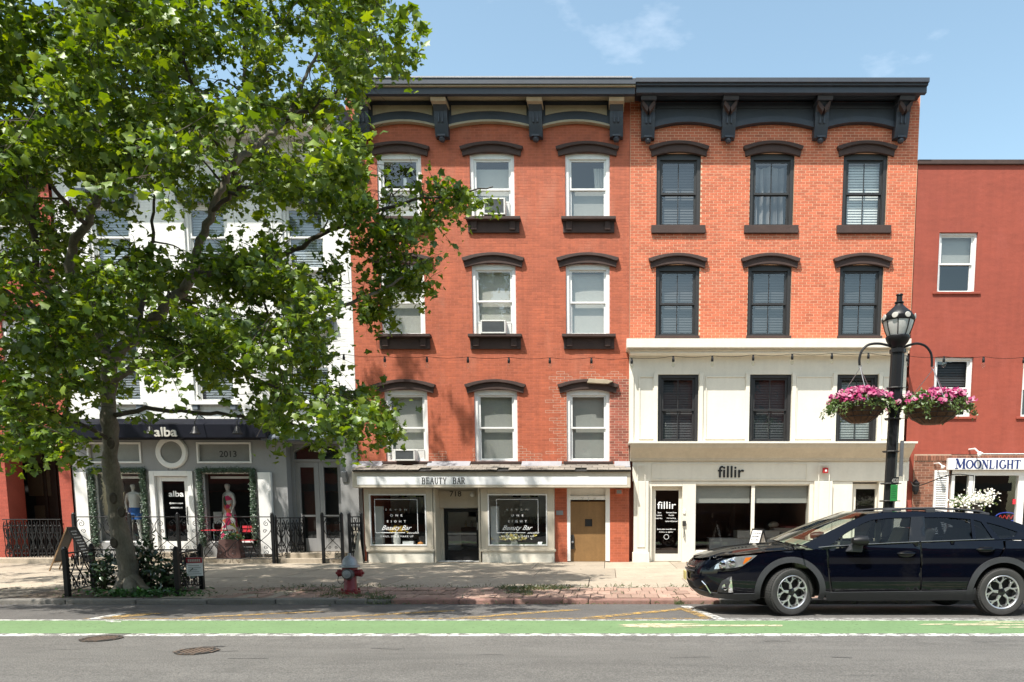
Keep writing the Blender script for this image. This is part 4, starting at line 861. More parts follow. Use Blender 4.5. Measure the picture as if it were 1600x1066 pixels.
for q, (a, b) in enumerate(wcols): window(b720, a, b, z3[0], z3[1], YP, M['blackmat'], fw=.085, rec=.05, split=.49, sashw=.045, muntin=True, shades=None, blinds=(0, 1), gmat=M['glass'], blindmat=M['slatm'] if q < 2 else pm('grey_blind_slat', (.30, .33, .33), .5, .06, 9, 0))
# ledge and cove over the storefront
lz0, lz1 = wz(693, 19.35), wz(690, 19.35)
MB().box(wx(982, 690, 19.35), wx(1434, 690, 19.35), 19.33, GL + .02, lz0, lz1).build('ledge', cr, b720, bev=.006)
P = [(19.36, lz0 - .003), (19.42, lz0 - .10), (19.58, lz0 - .22), (19.72, lz0 - .34), (19.74, lz0 - .42), (GL, lz0 - .42), (GL, lz0 - .003)]
MB().prismx(P, wx(985, 690, 19.4), wx(1430, 690, 19.4)).build('cove', M['beige'], b720, bev=.01)
YF = 19.82
zt = lz0 - .42
def fx(px, Y=YF): return wx(px, 800, Y)
fb = MB().box(fx(988), fx(1417), YF - .02, GL, wz(752, YF), zt - .003).build('fascia', cr, b720, bev=.008)
molding_frame(1019, 1264, 724, 750, YF - .02, .025, .02, fb)
def poly_letters(): pass
zs0, zs1 = wz(746, YF), wz(728.5, YF)
txt('fillir', fx(1121, 19.8), fx(1161, 19.8), zs0, zs1, YF - .021, M['letterblack'], fb, depth=.02, fat=.006)
# pilasters
for (a, b) in ((990, 1013), (1270, 1298), (1381, 1413)):
    MB().box(fx(a), fx(b), YF - .10, GL, -.02, wz(752, YF) - .003).build('pilaster', cr, b720, bev=.01)
    pl = MB().box(fx(a) - .03, fx(b) + .03, YF - .14, GL, -.02, .26).build('pilaster_base', cr, b720, bev=.012)
    w = .02; a_, b_, c_, d_ = fx(a) + .09, fx(b) - .09, .40, wz(726, YF); m = MB(); Yq = YF - .10
    m.box(a_, a_ + w, Yq - .018, Yq, c_, d_); m.box(b_ - w, b_, Yq - .018, Yq, c_, d_); m.box(a_ + w, b_ - w, Yq - .017, Yq, c_, c_ + w); m.box(a_ + w, b_ - w, Yq - .017, Yq, d_ - w, d_); m.build('panel_moulding', cr, pl)
# frame pieces round the door and the window
mb = MB(); zh = wz(757, YF)
for (a, b) in ((1013, 1018.5), (1066, 1087), (1264, 1270), (1298, 1331), (1372, 1381)): mb.box(fx(a), fx(b), YF, GL + .15, -.02, wz(752, YF) - .004)
mb.box(fx(1087), fx(1264), YF + .002, GL + .1, wz(752, YF) - .006, zh); mb.box(fx(1087), fx(1264), YF + .002, GL + .1, -.02, wz(862, YF)); mb.box(fx(1018.5), fx(1066), YF + .002, GL + .1, wz(752, YF) - .006, wz(760, YF)); mb.box(fx(1331), fx(1372), YF + .002, GL + .1, wz(742, YF), wz(752, YF) - .006)
mb.build('storefront_frame', cr, b720, bev=.008)
YG = 19.90
sw = MB(); sw.box(fx(1087), fx(1264), YG - .03, YG + .03, wz(862, YG), wz(859.5, YG)); sw.box(fx(1174), fx(1179.5), YG - .03, YG + .03, wz(859.5, YG), zh); sw.box(fx(1087), fx(1264), YG - .028, YG + .03, zh - .03, zh)
sw = sw.build('shop_window', M['cream'], b720, bev=.004)
for (a, b) in ((1087, 1174), (1179.5, 1264)):
    pane(sw, fx(a), fx(b), wz(859.5, YG), zh - .03, YG, M['shopglass']); MB().box(fx(a) + .02, fx(b) - .02, YG + .10, YG + .106, wz(786, YG), zh).build('roller_shade', M['shadeg'], sw)
dr = leaf_door(b720, fx(1018.5, 19.98), fx(1066, 19.98), .01, wz(760.5, 19.98), 19.98, cr, .10, .20, .10, M['shopglass'])
dg = 19.995; dx0, dx1 = fx(1021.5, dg), fx(1062, dg)
# the door glass carries a dark film with white lettering
for s, a, b, c, d in (('fillir', 1027, 1056, 795, 784), ('Brows', 1028, 1033, 802, 800), ('Lashes', 1026, 1034, 806.2, 804.2), ('Facial Wax', 1024, 1035, 811, 809), ('Permanent Brows', 1041, 1057, 802, 800), ('Facials', 1045, 1053, 806.2, 804.2), ('Microneedling', 1042, 1056, 811, 809), ('Lashes Lift Removal', 1040, 1058.5, 815.5, 813.5), ('Book online www.fillir.com', 1027, 1056, 828, 826), ('Follow us @fillir', 1030.5, 1052, 832.6, 830.6)):
    txt(s, fx(a, dg), fx(b, dg), wz(c, dg), wz(d, dg), 19.999, M['letterwhite'], dr, depth=.0025, fat=(.001 if s != 'fillir' else .002))
mb = MB(); cx_, cz_ = fx(1041.5, dg), wz(839, dg)
for k in range(20):
    a, b = 2 * PI * k / 20, 2 * PI * (k + 1) / 20; mb.quad((cx_ + .06 * math.cos(a), 19.997, cz_ + .06 * math.sin(a)), (cx_ + .06 * math.cos(b), 19.997, cz_ + .06 * math.sin(b)), (cx_ + .07 * math.cos(b), 19.997, cz_ + .07 * math.sin(b)), (cx_ + .07 * math.cos(a), 19.997, cz_ + .07 * math.sin(a)))
mb.build('door_emblem', M['letterwhite'], dr)
kx = fx(1066, 19.8)
kp = MB().box(kx + .02, kx + .09, YF - .03, YF, wz(803, YF), wz(796, YF)).build('doorbell', M['white'], b720, bev=.006)
kp = MB().box(kx + .01, kx + .10, YF - .05, YF, wz(822, YF), wz(814, YF)).build('keypad_lock', M['darksteel'], b720, bev=.008)
MB().tube([(kx + .05, YF - .005, wz(826, YF)), (kx + .05, YF - .07, wz(827, YF)), (kx + .05, YF - .07, wz(838, YF)), (kx + .05, YF - .005, wz(839, YF))], .013, 8).build('pull_handle', M['darksteel'], b720)
# door 720 on the right with transom
y2 = 19.98
tb = MB().box(fx(1331, y2), fx(1372, y2), y2, y2 + .1, wz(753.5, y2), wz(743, y2)).build('transom', M['room'], b720)
txt('720', fx(1344, y2), fx(1360, y2), wz(752, y2), wz(745, y2), y2 - .002, M['silver'], tb, depth=.012, fat=.003)
leaf_door(b720, fx(1331, y2), fx(1372, y2), .01, wz(756, y2), y2, cr, .09, .25, .14, M['shopglass'])
al = MB().box(fx(1283, 19.7), fx(1291.5, 19.7), YF - .17, YF - .10, wz(739.5, 19.7), wz(731, 19.7)).build('fire_alarm', pm('alarm_red', (.38, .02, .02), .4, .05), b720, bev=.012)
MB().box(fx(1287, 19.65), fx(1290, 19.65), YF - .175, YF - .168, wz(737, 19.65), wz(734, 19.65)).build('strobe_lens', M['white'], al)
MB().box(fx(1305.5), fx(1315), YF - .04, YF, wz(809, YF), wz(802, YF)).build('mailbox', M['darksteel'], b720, bev=.008)
# shop interior
mb = MB(); a, b = fx(1018), fx(1275); yb_ = YG + 4
mb.quad((a, yb_, 0), (b, yb_, 0), (b, yb_, 2.9), (a, yb_, 2.9)); mb.quad((a, YG + .1, 0), (a, yb_, 0), (a, yb_, 2.9), (a, YG + .1, 2.9)); mb.quad((b, YG + .1, 0), (b, yb_, 0), (b, yb_, 2.9), (b, YG + .1, 2.9)); mb.quad((a, YG + .12, 2.8), (b, YG + .12, 2.8), (b, yb_, 2.8), (a, yb_, 2.8)); mb.quad((a, YG + .1, .02), (b, YG + .1, .02), (b, yb_, .02), (a, yb_, .02))
mb.build('shop_interior', pm('brown_shop_wall', (.17, .105, .085), .9, .1), b720)
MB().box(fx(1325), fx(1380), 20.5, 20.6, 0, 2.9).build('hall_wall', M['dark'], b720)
def tag_cnt(): pass
ct = thing('reception_counter', 'pale reception counter behind the glass of the cream storefront', 'counter', (wx(1190, 850, 21.2), 21.2, .02))
a, b, c, d = rect(1108, 1212, 841, 870, 21.2, 840); MB().box(a, b, 21.2, 21.8, .02, d).build('counter_body', M['roomw'], ct, bev=.02); MB().box(a + .8, b + .1, 21.15, 21.85, d + .002, d + .22).build('counter_shelf', M['roomw'], ct, bev=.02)
bt = thing('treatment_bed', 'grey treatment bed with a pink towel inside the cream storefront', 'bed', (wx(1240, 850, 21.6), 21.6, .02))
a, b, c, d = rect(1206, 1262, 822, 832, 21.6, 825); MB().box(a, b, 21.3, 21.95, c, d - .05).build('mattress', M['roomw'], bt, bev=.03); MB().box((a * .7 + b * .3), (a * .3 + b * .7), 21.32, 21.9, d - .048, d - .01).build('towel', pm('pink_towel', (.42, .16, .17), .9, .1), bt, bev=.01)
mb = MB(); mb.box((a + b) / 2 - .12, (a + b) / 2 + .12, 21.5, 21.75, .1, c - .005); mb.box((a + b) / 2 - .35, (a + b) / 2 + .35, 21.42, 21.82, .02, .098); mb.build('pedestal', M['steel'], bt, bev=.015)
MB().lathe([(0, 0), (.13, .02), (.16, .09), (.1, .16), (0, .18)], (a + .05, 21.6, d - .04), 12).build('head_rest', M['roomw'], bt, smooth='all')
# ================================================================== white building, number 716
b716 = thing('white_building', 'white painted brick row house with blue grey window hoods over a clothes boutique', 'building', (wx(330, 868, GL), GL, .12))
slate = pm('slate_blue_trim', (.115, .135, .165), .55, .12, 4, .15, 40)
X0, X1 = -14.35, wx(556.6, 640, GL); ZT = wz(200, GL); ZB = wz(668, GL)
cols = [wx(172, 366, GL), wx(322, 366, GL), wx(475, 366, GL)]
ra, rb = (wz(420, GL), wz(318, GL)), (wz(628, GL), wz(516, GL))
holes = [(c - .56, c + .56, a, b) for c in cols for a, b in (ra, rb)]
mb = MB(); wall_grid(mb, X0, X1, ZB, ZT, GL, holes); mb.build('wall', M['mortar716'], b716)
emit_bricks(b716, lay_bricks(X0 + .003, X1 - .003, ZB, ZT, holes), GL, M['white716'], 0, lambda b: 0, .005)
shell(b716, X0, X1, 0, ZT + .1, GL + .25, 11, M['mortar716'], rooftar)
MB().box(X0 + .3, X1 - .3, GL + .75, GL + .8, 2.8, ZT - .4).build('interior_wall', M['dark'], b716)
for k, c in enumerate(cols):
    for (a, b) in (ra, rb):
        window(b716, c - .56, c + .56, a, b - .01, GL, M['white'], fw=.075, rec=.05, split=.52, shades=None, blinds=(0, .98), blindmat=pm('blue_grey_slat', (.24, .28, .32), .5, .06, 9, 0) if k == 0 else MATS['blue_grey_slat'])
        mb = MB(); mb.box(c - .74, c + .74, GL - .20, GL + .03, b + .22, b + .30); mb.box(c - .68, c + .68, GL - .13, GL + .03, b + .0, b + .218); mb.build('window_hood', slate, b716, bev=.012)
        mb = MB(); mb.box(c - .66, c + .66, GL - .14, GL + .05, a - .09, a - .003); si = mb.build('window_sill', M['white716'], b716, bev=.01)
        for s in (-1, 1): MB().box(c + s * .5 - .07, c + s * .5 + .07, GL - .11, GL - .006, a - .22, a - .093).build('sill_bracket', slate, si, bev=.01)
for (py0, py1, pr, mt, nm) in ((178, 181, 1.0, M['lead'], 'cornice_flashing'), (181.5, 187.5, .97, slate, 'cornice_crown'), (188, 194, .85, M['white716'], 'cornice_fascia')):
    MB().box(X0, X1 - .02, GL - pr, GL + .1, wz(py1, GL - pr), wz(py0, GL - pr)).build(nm, mt, b716, bev=.008)
z2 = wz(206, GL)
MB().prismx([(GL - .8, wz(194, GL - .85) - .003), (GL + .03, wz(194, GL - .85) - .003), (GL + .03, z2), (GL - .15, z2)], X0 + .01, X1 - .03).build('soffit', M['white716'], b716)
MB().box(X0 + .005, X1 - .025, GL - .09, GL + .02, wz(255, GL), z2 - .003).build('frieze', M['white716'], b716)
for px in (108, 262, 412, 545):
    bx = wx(px, 220, GL); MB().prismx([(GL - .75, z2 + .28), (GL, z2 + .28), (GL, z2 - .95), (GL - .14, z2 - .95), (GL - .2, z2 - .6), (GL - .28, z2 - .3)], bx - .12, bx + .12).build('bracket', slate, b716, bev=.012)
for a, b in ((118, 252), (272, 402), (422, 535)):
    MB().box(wx(a, 230, GL) + .1, wx(b, 230, GL) - .1, GL - .105, GL - .088, wz(248, GL), wz(212, GL)).build('frieze_panel', M['mortar716'], b716, bev=.008)
# ground floor, painted mid grey
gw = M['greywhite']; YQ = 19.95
def qx(px, Y=YQ): return wx(px, 780, Y)
def q(px0, px1, py0, py1, yf, yb, name, mat, parent=None, bev=.008): return pb(MB(), px0, px1, py0, py1, yf, yb, 780).build(name, mat, parent or b716, bev=bev)
holes = [(qx(148), qx(226), wz(848, YQ), wz(738, YQ)), (qx(316), qx(396), wz(848, YQ), wz(738, YQ)), (qx(236), qx(304), .0, wz(736, YQ)), (qx(142), qx(226), wz(724, YQ), wz(691, YQ)), (qx(312), qx(397), wz(724, YQ), wz(691, YQ)), (qx(450), qx(533), 0, wz(693, YQ))]
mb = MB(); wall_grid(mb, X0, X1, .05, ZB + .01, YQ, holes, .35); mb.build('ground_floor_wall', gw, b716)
for (a, b, py0, py1) in ((142, 226, 691, 724), (312, 397, 691, 724)):
    mb = MB(); f = .05; xa, xb, za, zb = qx(a), qx(b), wz(py1, YQ), wz(py0, YQ)
    mb.box(xa, xa + f, YQ - .03, YQ + .08, za, zb); mb.box(xb - f, xb, YQ - .03, YQ + .08, za, zb); mb.box(xa + f, xb - f, YQ - .029, YQ + .08, za, za + f); mb.box(xa + f, xb - f, YQ - .029, YQ + .08, zb - f, zb)
    tw = mb.build('transom_window', M['white'], b716, bev=.008); MB().box(xa + f, xb - f, YQ + .05, YQ + .056, za + f, zb - f).build('pane', M['transomglass'], tw)
    if a > 300: txt('2013', wx(341.5, 708, YQ), wx(368, 708, YQ), wz(714, YQ), wz(704.5, YQ), YQ + .049, M['letterblack'], tw, depth=.003, fat=.004)
cx_, cz_ = wx(269, 707, YQ), wz(707, YQ)
rw = MB().lathe([(.29, -.005), (.29, .05), (.40, .06), (.43, .03), (.43, -.005)], (cx_, YQ, cz_), 40, 'y', cap=False).build('round_window', M['white'], b716, smooth=True)
MB().lathe([(0, .02), (.29, .02), (.29, .015), (0, .015)], (cx_, YQ, cz_), 32, 'y').build('pane', M['transomglass'], rw)
txt('716', wx(261, 731, YQ), wx(277.5, 731, YQ), wz(735, YQ), wz(727.5, YQ), YQ - .001, M['lettergrey'], b716, depth=.012, fat=.003)
# sign fascia, spotlights
ys_ = 19.35
sg = MB().prismx([(ys_, wz(684, ys_)), (ys_, wz(663, ys_)), (GL, wz(663, ys_) + .22), (GL, wz(684, ys_))], X0 + .1, qx(420, ys_)).build('sign_fascia', pm('dark_blue_fascia', (.010, .011, .017), .7, .1, 4, .1, spec=.08), b716, bev=.008)
mb = MB()
for i in range(16): mb.box(X0 + .3 + i * .36, X0 + .32 + i * .36, ys_ + .01, GL - .02, wz(663, ys_) + .03, wz(663, ys_) + .24) if False else None
txt('alba', wx(242, 675, ys_), wx(277, 675, ys_), wz(682, ys_), wz(668, ys_), ys_ - .001, M['silver'], sg, depth=.03, fat=.008)
for px in (235, 305, 371):
    x = wx(px, 675, ys_ - .3); y = ys_ - .30; z = wz(676, y)
    lp = MB().tube([(x, ys_ + .2, wz(663, ys_) + .16), (x, ys_ - .1, wz(655, ys_) + .12), (x, y, z + .28), (x, y, z + .12)], .014, 6).build('spot_lamp', M['black'], b716)
    MB().lathe([(.02, .16), (.05, .13), (.07, .06), (.13, -.03), (.125, -.035), (.06, .04), (0, .05)], (x, y, z), 14, cap=False).build('lamp_shade', M['black'], lp, smooth=True)
    MB().lathe([(.0, .002), (.055, -.002), (.055, .004), (0, .008)], (x, y, z - .01), 14).build('lamp_lens', M['frosted'], lp)
# shop windows with boxwood garlands
boxw = leafmat('boxwood', (.012, .032, .010), (.02, .055, .018), (.045, .095, .032), .15)
for (a, b) in ((148, 226), (316, 396)):
    mb = MB(); f = .04; xa, xb, za, zb = qx(a), qx(b), wz(848, YQ), wz(738, YQ); y = YQ + .06
    mb.box(xa, xa + f, y, y + .06, za, zb); mb.box(xb - f, xb, y, y + .06, za, zb); mb.box(xa + f, xb - f, y + .001, y + .06, za, za + f); mb.box(xa + f, xb - f, y + .001, y + .06, zb - f, zb)
    sw = mb.build('shop_window', M['white'], b716, bev=.006); pane(sw, xa + f, xb - f, za + f, zb - f, y + .03, M['shopglass'])
    MB().box(xa + .15, xb - .1, YQ + .2, YQ + .26, zb - .16, zb - .10).build('light_tube', M['signwhite'], sw)
    P = []
    rg = np.random.default_rng(int(a))
    for (u, v) in ((xa - .02, 1), (xb + .02, 1)):
        n = 2600; P.append(np.c_[rg.normal(u, .035, n).clip(u - .075, u + .075), YQ - .03 + rg.uniform(-.09, .04, n), rg.uniform(za - .1, zb + .05, n)])
    n = 2000; P.append(np.c_[rg.uniform(xa - .1, xb + .1, n), YQ - .02 + rg.uniform(-.07, .03, n), rg.normal(zb + .05, .03, n)])
    P = np.vstack(P); o = scatter('boxwood_garland', P, rg.uniform(.03, .05, len(P)), LEAFO, boxw, b716, up=.2, N=np.c_[rg.normal(0, .6, len(P)), -np.ones(len(P)), rg.normal(.3, .6, len(P))]); tag(o, kind='stuff')
mb = MB(); xa, xb, zb = qx(236), qx(304), wz(736, YQ)
mb.box(xa, xa + .14, YQ - .04, YQ + .2, .1, zb); mb.box(xb - .14, xb, YQ - .04, YQ + .2, .1, zb); mb.box(xa + .14, xb - .14, YQ - .04, YQ + .2, zb - .14, zb); mb.build('door_frame', M['white'], b716, bev=.012)
MB().box(xa, xb, YQ - .3, YQ + .2, .0, .26).build('door_step', M['slab'], b716, bev=.015)
dr = leaf_door(b716, xa + .15, xb - .15, .27, zb - .15, YQ + .05, M['white'], .13, .28, .12, M['shopglass'])
MB().tube([(xb - .2, YQ + .0, 1.0), (xb - .2, YQ - .03, 1.02), (xb - .2, YQ - .03, 1.45), (xb - .2, YQ, 1.47)], .014).build('pull_handle', M['black'], dr)
yd = YQ + .07
txt('alba', wx(264, 772, yd), wx(287, 772, yd), wz(776, yd), wz(767.5, yd), yd - .004, M['letterwhite'], dr, depth=.002, fat=.006)
txt('@albaboutique', wx(265, 786, yd), wx(286, 786, yd), wz(788, yd), wz(785, yd), yd - .004, M['letterwhite'], dr, depth=.002, fat=.003); txt('HOBOKEN, NJ', wx(267, 794, yd), wx(285, 794, yd), wz(795, yd), wz(792.5, yd), yd - .004, M['letterwhite'], dr, depth=.002, fat=.003)
for (a, b) in ((118, 137), (404, 424)): q(a, b, 738, 866, 19.85, YQ + .02, 'pilaster', M['white'], bev=.01)
mb = MB(); a, b = qx(118), qx(425)
mb.quad((a, 22.6, 0), (b, 22.6, 0), (b, 22.6, 3), (a, 22.6, 3)); mb.quad((a, 20.4, .25), (b, 20.4, .25), (b, 22.6, .25), (a, 22.6, .25)); mb.quad((a, 20.4, 2.7), (b, 20.4, 2.7), (b, 22.6, 2.7), (a, 22.6, 2.7)); mb.quad((a, 20.4, 0), (a, 22.6, 0), (a, 22.6, 3), (a, 20.4, 3)); mb.quad((b, 20.4, 0), (b, 22.6, 0), (b, 22.6, 3), (b, 20.4, 3))
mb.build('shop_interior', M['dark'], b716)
pale = MB().box(qx(150, 20.7), qx(175, 20.7), 20.7, 20.75, .3, 2.0).build('display_panel', M['roomw'], b716)
for (a, b, py) in ((332, 345, 800), (330, 352, 818)): MB().box(qx(a, 21), qx(b, 21), 21, 21.3, .26, wz(py, 21)).build('display_box', M['room'], b716)
# arched entrance
xa, xb = qx(450), qx(533); za = wz(722, 20.3); y = 20.28
mb = MB(); mb.box(xa, xa + .09, y - .05, y + .1, .25, wz(693, YQ)); mb.box(xb - .06, xb, y - .05, y + .1, .25, wz(693, YQ)); mb.box(xa + .09, xb - .06, y - .04, y + .1, za, za + .07)
P = [(xa + .09, wz(693, YQ))] + [(xb - .06, wz(693, YQ))] + arc_pts(xa + .09, xb - .06, wz(707, y), .22, rev=True); mb.prism(P, y - .045, y + .1)
ed = mb.build('entrance_frame', gw, b716, bev=.01); pane(ed, xa + .09, xb - .06, za + .07, wz(695, y), y + .03, M['shopglass'])
MB().lathe([(0, .1), (.1, .08), (.16, .02), (.17, 0)], (wx(503, 705, 20.2), 20.1, wz(706, 20.1)), 14).build('porch_lamp', M['white'], b716, smooth=True)
xm = (xa + .09 + xb - .06) / 2
for (a, b) in ((xa + .09, xm - .004), (xm + .004, xb - .06)): leaf_door(b716, a, b, .26, za - .005, y, gw, .13, .36, .14, M['shopglass'], mid=.95)
MB().box(qx(440), qx(545), YQ - .35, 20.3, .0, .25).build('door_step', M['slab'], b716, bev=.015)
MB().box(xa, xb, 20.5, 20.6, .2, 3).build('hall_wall', M['dark'], b716)
mb = MB(); mb.prismx([(19.5, wz(688, 19.5)), (19.5, wz(683, 19.5)), (GL, wz(683, 19.5) + .35), (GL, wz(688, 19.5))], qx(424), qx(528)); mb.build('entrance_hood', slate, b716, bev=.01)
wlm = MB().prismx([(YQ - .13, wz(738, YQ)), (YQ, wz(736, YQ)), (YQ, wz(754, YQ)), (YQ - .03, wz(754, YQ))], qx(537), qx(544)).build('wall_light', M['acgrey'], b716, bev=.006)

# ================================================================== red row house at the left edge
b714 = thing('brick_building', 'red brick row house with an arched porch at the left end of the row', 'building', (-17.5, GL, 0))
X0b, X1b = -24, -14.36; Y4 = 19.9; ZT = wz(205, GL); c0 = wx(24, 340, Y4)
hs = [(c0 - .62, c0 + .62, wz(412, Y4), wz(285, Y4)), (c0 - .62, c0 + .62, wz(600, Y4), wz(500, Y4)), (c0 - 3.4, c0 - 2.2, wz(412, Y4), wz(285, Y4)), (c0 - 3.4, c0 - 2.2, wz(600, Y4), wz(500, Y4))]
pa, pb_ = wx(12, 780, Y4), wx(95, 780, Y4); porch = (pa, pb_, .02, wz(694, Y4)); ph = (porch[0], porch[1], porch[2], porch[3] + .20)
mb = MB(); wall_grid(mb, X0b, X1b, 0, ZT, Y4, hs + [ph], .6); mb.build('wall', M['mortar714'], b714)
emit_bricks(b714, lay_bricks(X0b, X1b - .003, .0, ZT, hs + [ph]), Y4, M['red714'], 0, lambda b: 0, .005)
MB().prism([(porch[0], ph[3]), (porch[1], ph[3])] + arc_pts(porch[0], porch[1], porch[3] - .12, .30, rev=True), Y4 + .02, Y4 + .3).build('porch_arch', M['red714'], b714)
A = arc_pts(porch[0] - .05, porch[1] + .05, porch[3] - .12, .30, 16); B = arc_pts(porch[0] - .05, porch[1] + .05, porch[3] - .02, .34, 16, rev=True); MB().prism(A + B, Y4 - .06, Y4 + .1).build('arch_moulding', M['tan'], b714)
shell(b714, X0b, X1b, -.1, ZT + .05, GL + .55, 10, M['mortar714'], rooftar)
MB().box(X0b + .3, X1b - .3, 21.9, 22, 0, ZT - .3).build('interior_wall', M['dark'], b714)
for h in hs:
    window(b714, *h[:2], h[2], h[3], Y4, M['white'], fw=.09, rec=.05, shades=((.0, .6),), shademat=M['shadeg']); hood(b714, h[0] - .18, h[1] + .18, h[3] - .02, h[3] + .32, Y4, M['brownstone']); MB().box(h[0] - .12, h[1] + .12, Y4 - .12, Y4 + .03, h[2] - .12, h[2] - .003).build('window_sill', M['brownstone'], b714, bev=.01)
MB().box(X0b, X1b, Y4 - .5, Y4 + .1, ZT - .5, ZT - .05).build('cornice', M['brownstone'], b714, bev=.02)
pd = pm('dark_porch_wood', (.035, .018, .012), .6, .25, 6, .2, 30); yy = Y4 + 1.5
MB().box(pa - .4, pb_ + .4, yy, yy + .08, .02, 3).build('porch_back', pd, b714)
for (p0, p1, y0, y1) in ((38, 70, 700, 724), (45, 68, 735, 775), (52, 68, 790, 812), (74, 80, 735, 775)): MB().box(wx(p0, 760, yy), wx(p1, 760, yy), yy - .03, yy, wz(y1, yy), wz(y0, yy)).build('porch_panel', pm('porch_glass_panel', (.11, .085, .06), .35, .2, 3, 0) if 'porch_glass_panel' not in MATS else MATS['porch_glass_panel'], b714, bev=.008)
for px in (36, 72, 88): MB().box(wx(px, 760, yy), wx(px + 3, 760, yy), yy - .06, yy, .05, 2.9).build('porch_stile', pd, b714, bev=.006)

# ================================================================== red stucco building at the right
b722 = thing('stucco_building', 'red stucco building with a white sign in navy letters over its brown brick front', 'building', (wx(1520, 870, GL), GL, 0))
Y2 = 20.02
X0c, X1c = wx(1418, 640, Y2), 15.5; ZT = wz(256, Y2); ZB = wz(710, Y2)
def w722(px0, px1, py0, py1): a, b, c, d = rect(px0, px1, py0, py1, Y2); return (a, b, c, d)
hs = [w722(1466, 1526, 363, 456), w722(1459, 1519, 558, 651), w722(1597, 1657, 560, 651), w722(1612, 1672, 365, 456)]
mb = MB(); wall_grid(mb, X0c, X1c, ZB, ZT, Y2, hs, .18); mb.build('wall', M['stucco'], b722)
shell(b722, X0c, X1c, -.1, ZT, GL + .27, 10, M['stucco'], rooftar)
MB().box(X0c - .02, X1c + .02, Y2 - .06, Y2 + .3, ZT - .03, ZT + .08).build('coping', M['brownstone'], b722, bev=.01)
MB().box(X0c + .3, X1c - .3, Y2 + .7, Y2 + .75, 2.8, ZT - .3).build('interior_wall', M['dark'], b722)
for k, h in enumerate(hs):
    window(b722, h[0], h[1], h[2], h[3], Y2, M['white'], fw=.055, rec=.06, split=.5, sashw=.04, shades=((.5, 1),) if k in (0, 3) else None, shademat=M['shadeg'], blinds=(.48, 1) if k in (1, 2) else None)
    MB().box(h[0] - .12, h[1] + .14, Y2 - .04, Y2 + .03, h[2] - .07, h[2] - .003).build('window_sill', M['stucco'], b722, bev=.015)
yb2 = 19.98; bx0, bx1 = wx(1427, 760, yb2), wx(1484, 760, yb2)
MB().box(X0c, bx0, Y2, Y2 + .25, -.05, ZB).build('side_strip', M['stucco'], b722)
zso = wz(720, yb2)
MB().box(bx0, bx1, yb2 + .004, Y2 + .25, -.05, ZB).build('brick_backing', M['mortarbr'], b722)
emit_bricks(b722, lay_bricks(bx0 + .002, bx1, 0, zso - .01, []), yb2 + .004, M['brown_brick'], 300, lambda b: -b[2], .008)
sold = None; x = bx0
while x < X1c:
    if sold is None: sold = MB().box(-.031, .031, -.02, .05, 0, .135).mesh('brick', M['brown_brick'], bev=.004, origin=Vector((0, 0, 0)))[0]
    o = bpy.data.objects.new('brick', sold); link(o, b722, Vector((x + .035, yb2, zso))); x += .0715
MB().box(bx1, X1c, yb2 + .05, Y2 + .3, wz(735, yb2), ZB).build('lintel', M['mortarbr'], b722)
sy = 19.80
sb = MB().box(wx(1482, 724, sy), wx(1640, 724, sy), sy, sy + .12, wz(734, sy), wz(716, sy)).build('sign_board', M['signwhite'], b722, bev=.006)
mb = MB(); u = .27; xs_ = wx(1493, 724, sy)
stroke_text(mb, 'M', xs_, wz(732, sy), .26, .245, 0, sy, .24, .09); stroke_text(mb, 'OONLIGHT', xs_ + .275, wz(732, sy), .185, .215, .008, sy, .27, .11, {'I': .5, 'O': 1.1, 'L': .85, 'G': 1.05})
mb.build('lettering', M['letternavy'], sb)
shx0, shx1 = wx(1459, 780, 19.9), wx(1481, 780, 19.9)
mb = MB(); z0_, z1_ = .35, wz(735, 19.9); mb.box(shx0, shx0 + .05, 19.90, 19.96, z0_, z1_); mb.box(shx1 - .05, shx1, 19.90, 19.96, z0_, z1_)
for z in (z0_, (z0_ + z1_) / 2 - .05, z1_ - .06): mb.box(shx0 + .05, shx1 - .05, 19.902, 19.96, z, z + .06)
sh = mb.build('shutter', M['white'], b722, bev=.005); z = z0_ + .09; sl = None
while z < z1_ - .08:
    if sl is None: sl = MB().add([(-1, -.025, -.02), (1, -.025, -.02), (1, .02, .022), (-1, .02, .022), (-1, -.02, -.026), (1, -.02, -.026), (1, .025, .016), (-1, .025, .016)], [(0, 1, 2, 3), (4, 7, 6, 5), (0, 4, 5, 1), (2, 6, 7, 3)]).mesh('slat', M['white'], origin=Vector((0, 0, 0)))[0]
    o = bpy.data.objects.new('slat', sl); link(o, sh, Vector(((shx0 + shx1) / 2, 19.93, z))); o.scale = ((shx1 - shx0 - .1) / 2, 1, 1); z += .048
# shop window of the Moonlight
yw = 20.0; mb = MB(); wz0, wz1 = .55, wz(735, yw)
for (a, b) in ((1484, 1489), (1511, 1520), (1588, 1598), (1640, 1650)): mb.box(wx(a, 780, yw), wx(b, 780, yw), yw - .06, yw + .08, wz0, wz1)
mb.box(wx(1484, 780, yw), wx(1650, 780, yw), yw - .065, yw + .08, wz1 - .14, wz1 - .003); mb.box(wx(1484, 780, yw), wx(1650, 780, yw), yw - .08, yw + .08, wz0 - .1, wz0)
sw = mb.build('shop_window', M['white'], b722, bev=.008)
for (a, b) in ((1489, 1511), (1520, 1588), (1598, 1640)): pane(sw, wx(a, 780, yw), wx(b, 780, yw), wz0, wz1 - .14, yw, M['shopglass'])
MB().box(wx(1484, 780, yw), X1c, yw, Y2 + .2, -.05, wz0 - .1).build('stall_riser', M['white'], b722)
MB().box(wx(1583.5, 783, 19.95), wx(1588.5, 783, 19.95), yw - .012, yw - .006, wz(788, yw), wz(780, yw)).build('red_sticker', M['redpaint'], sw)
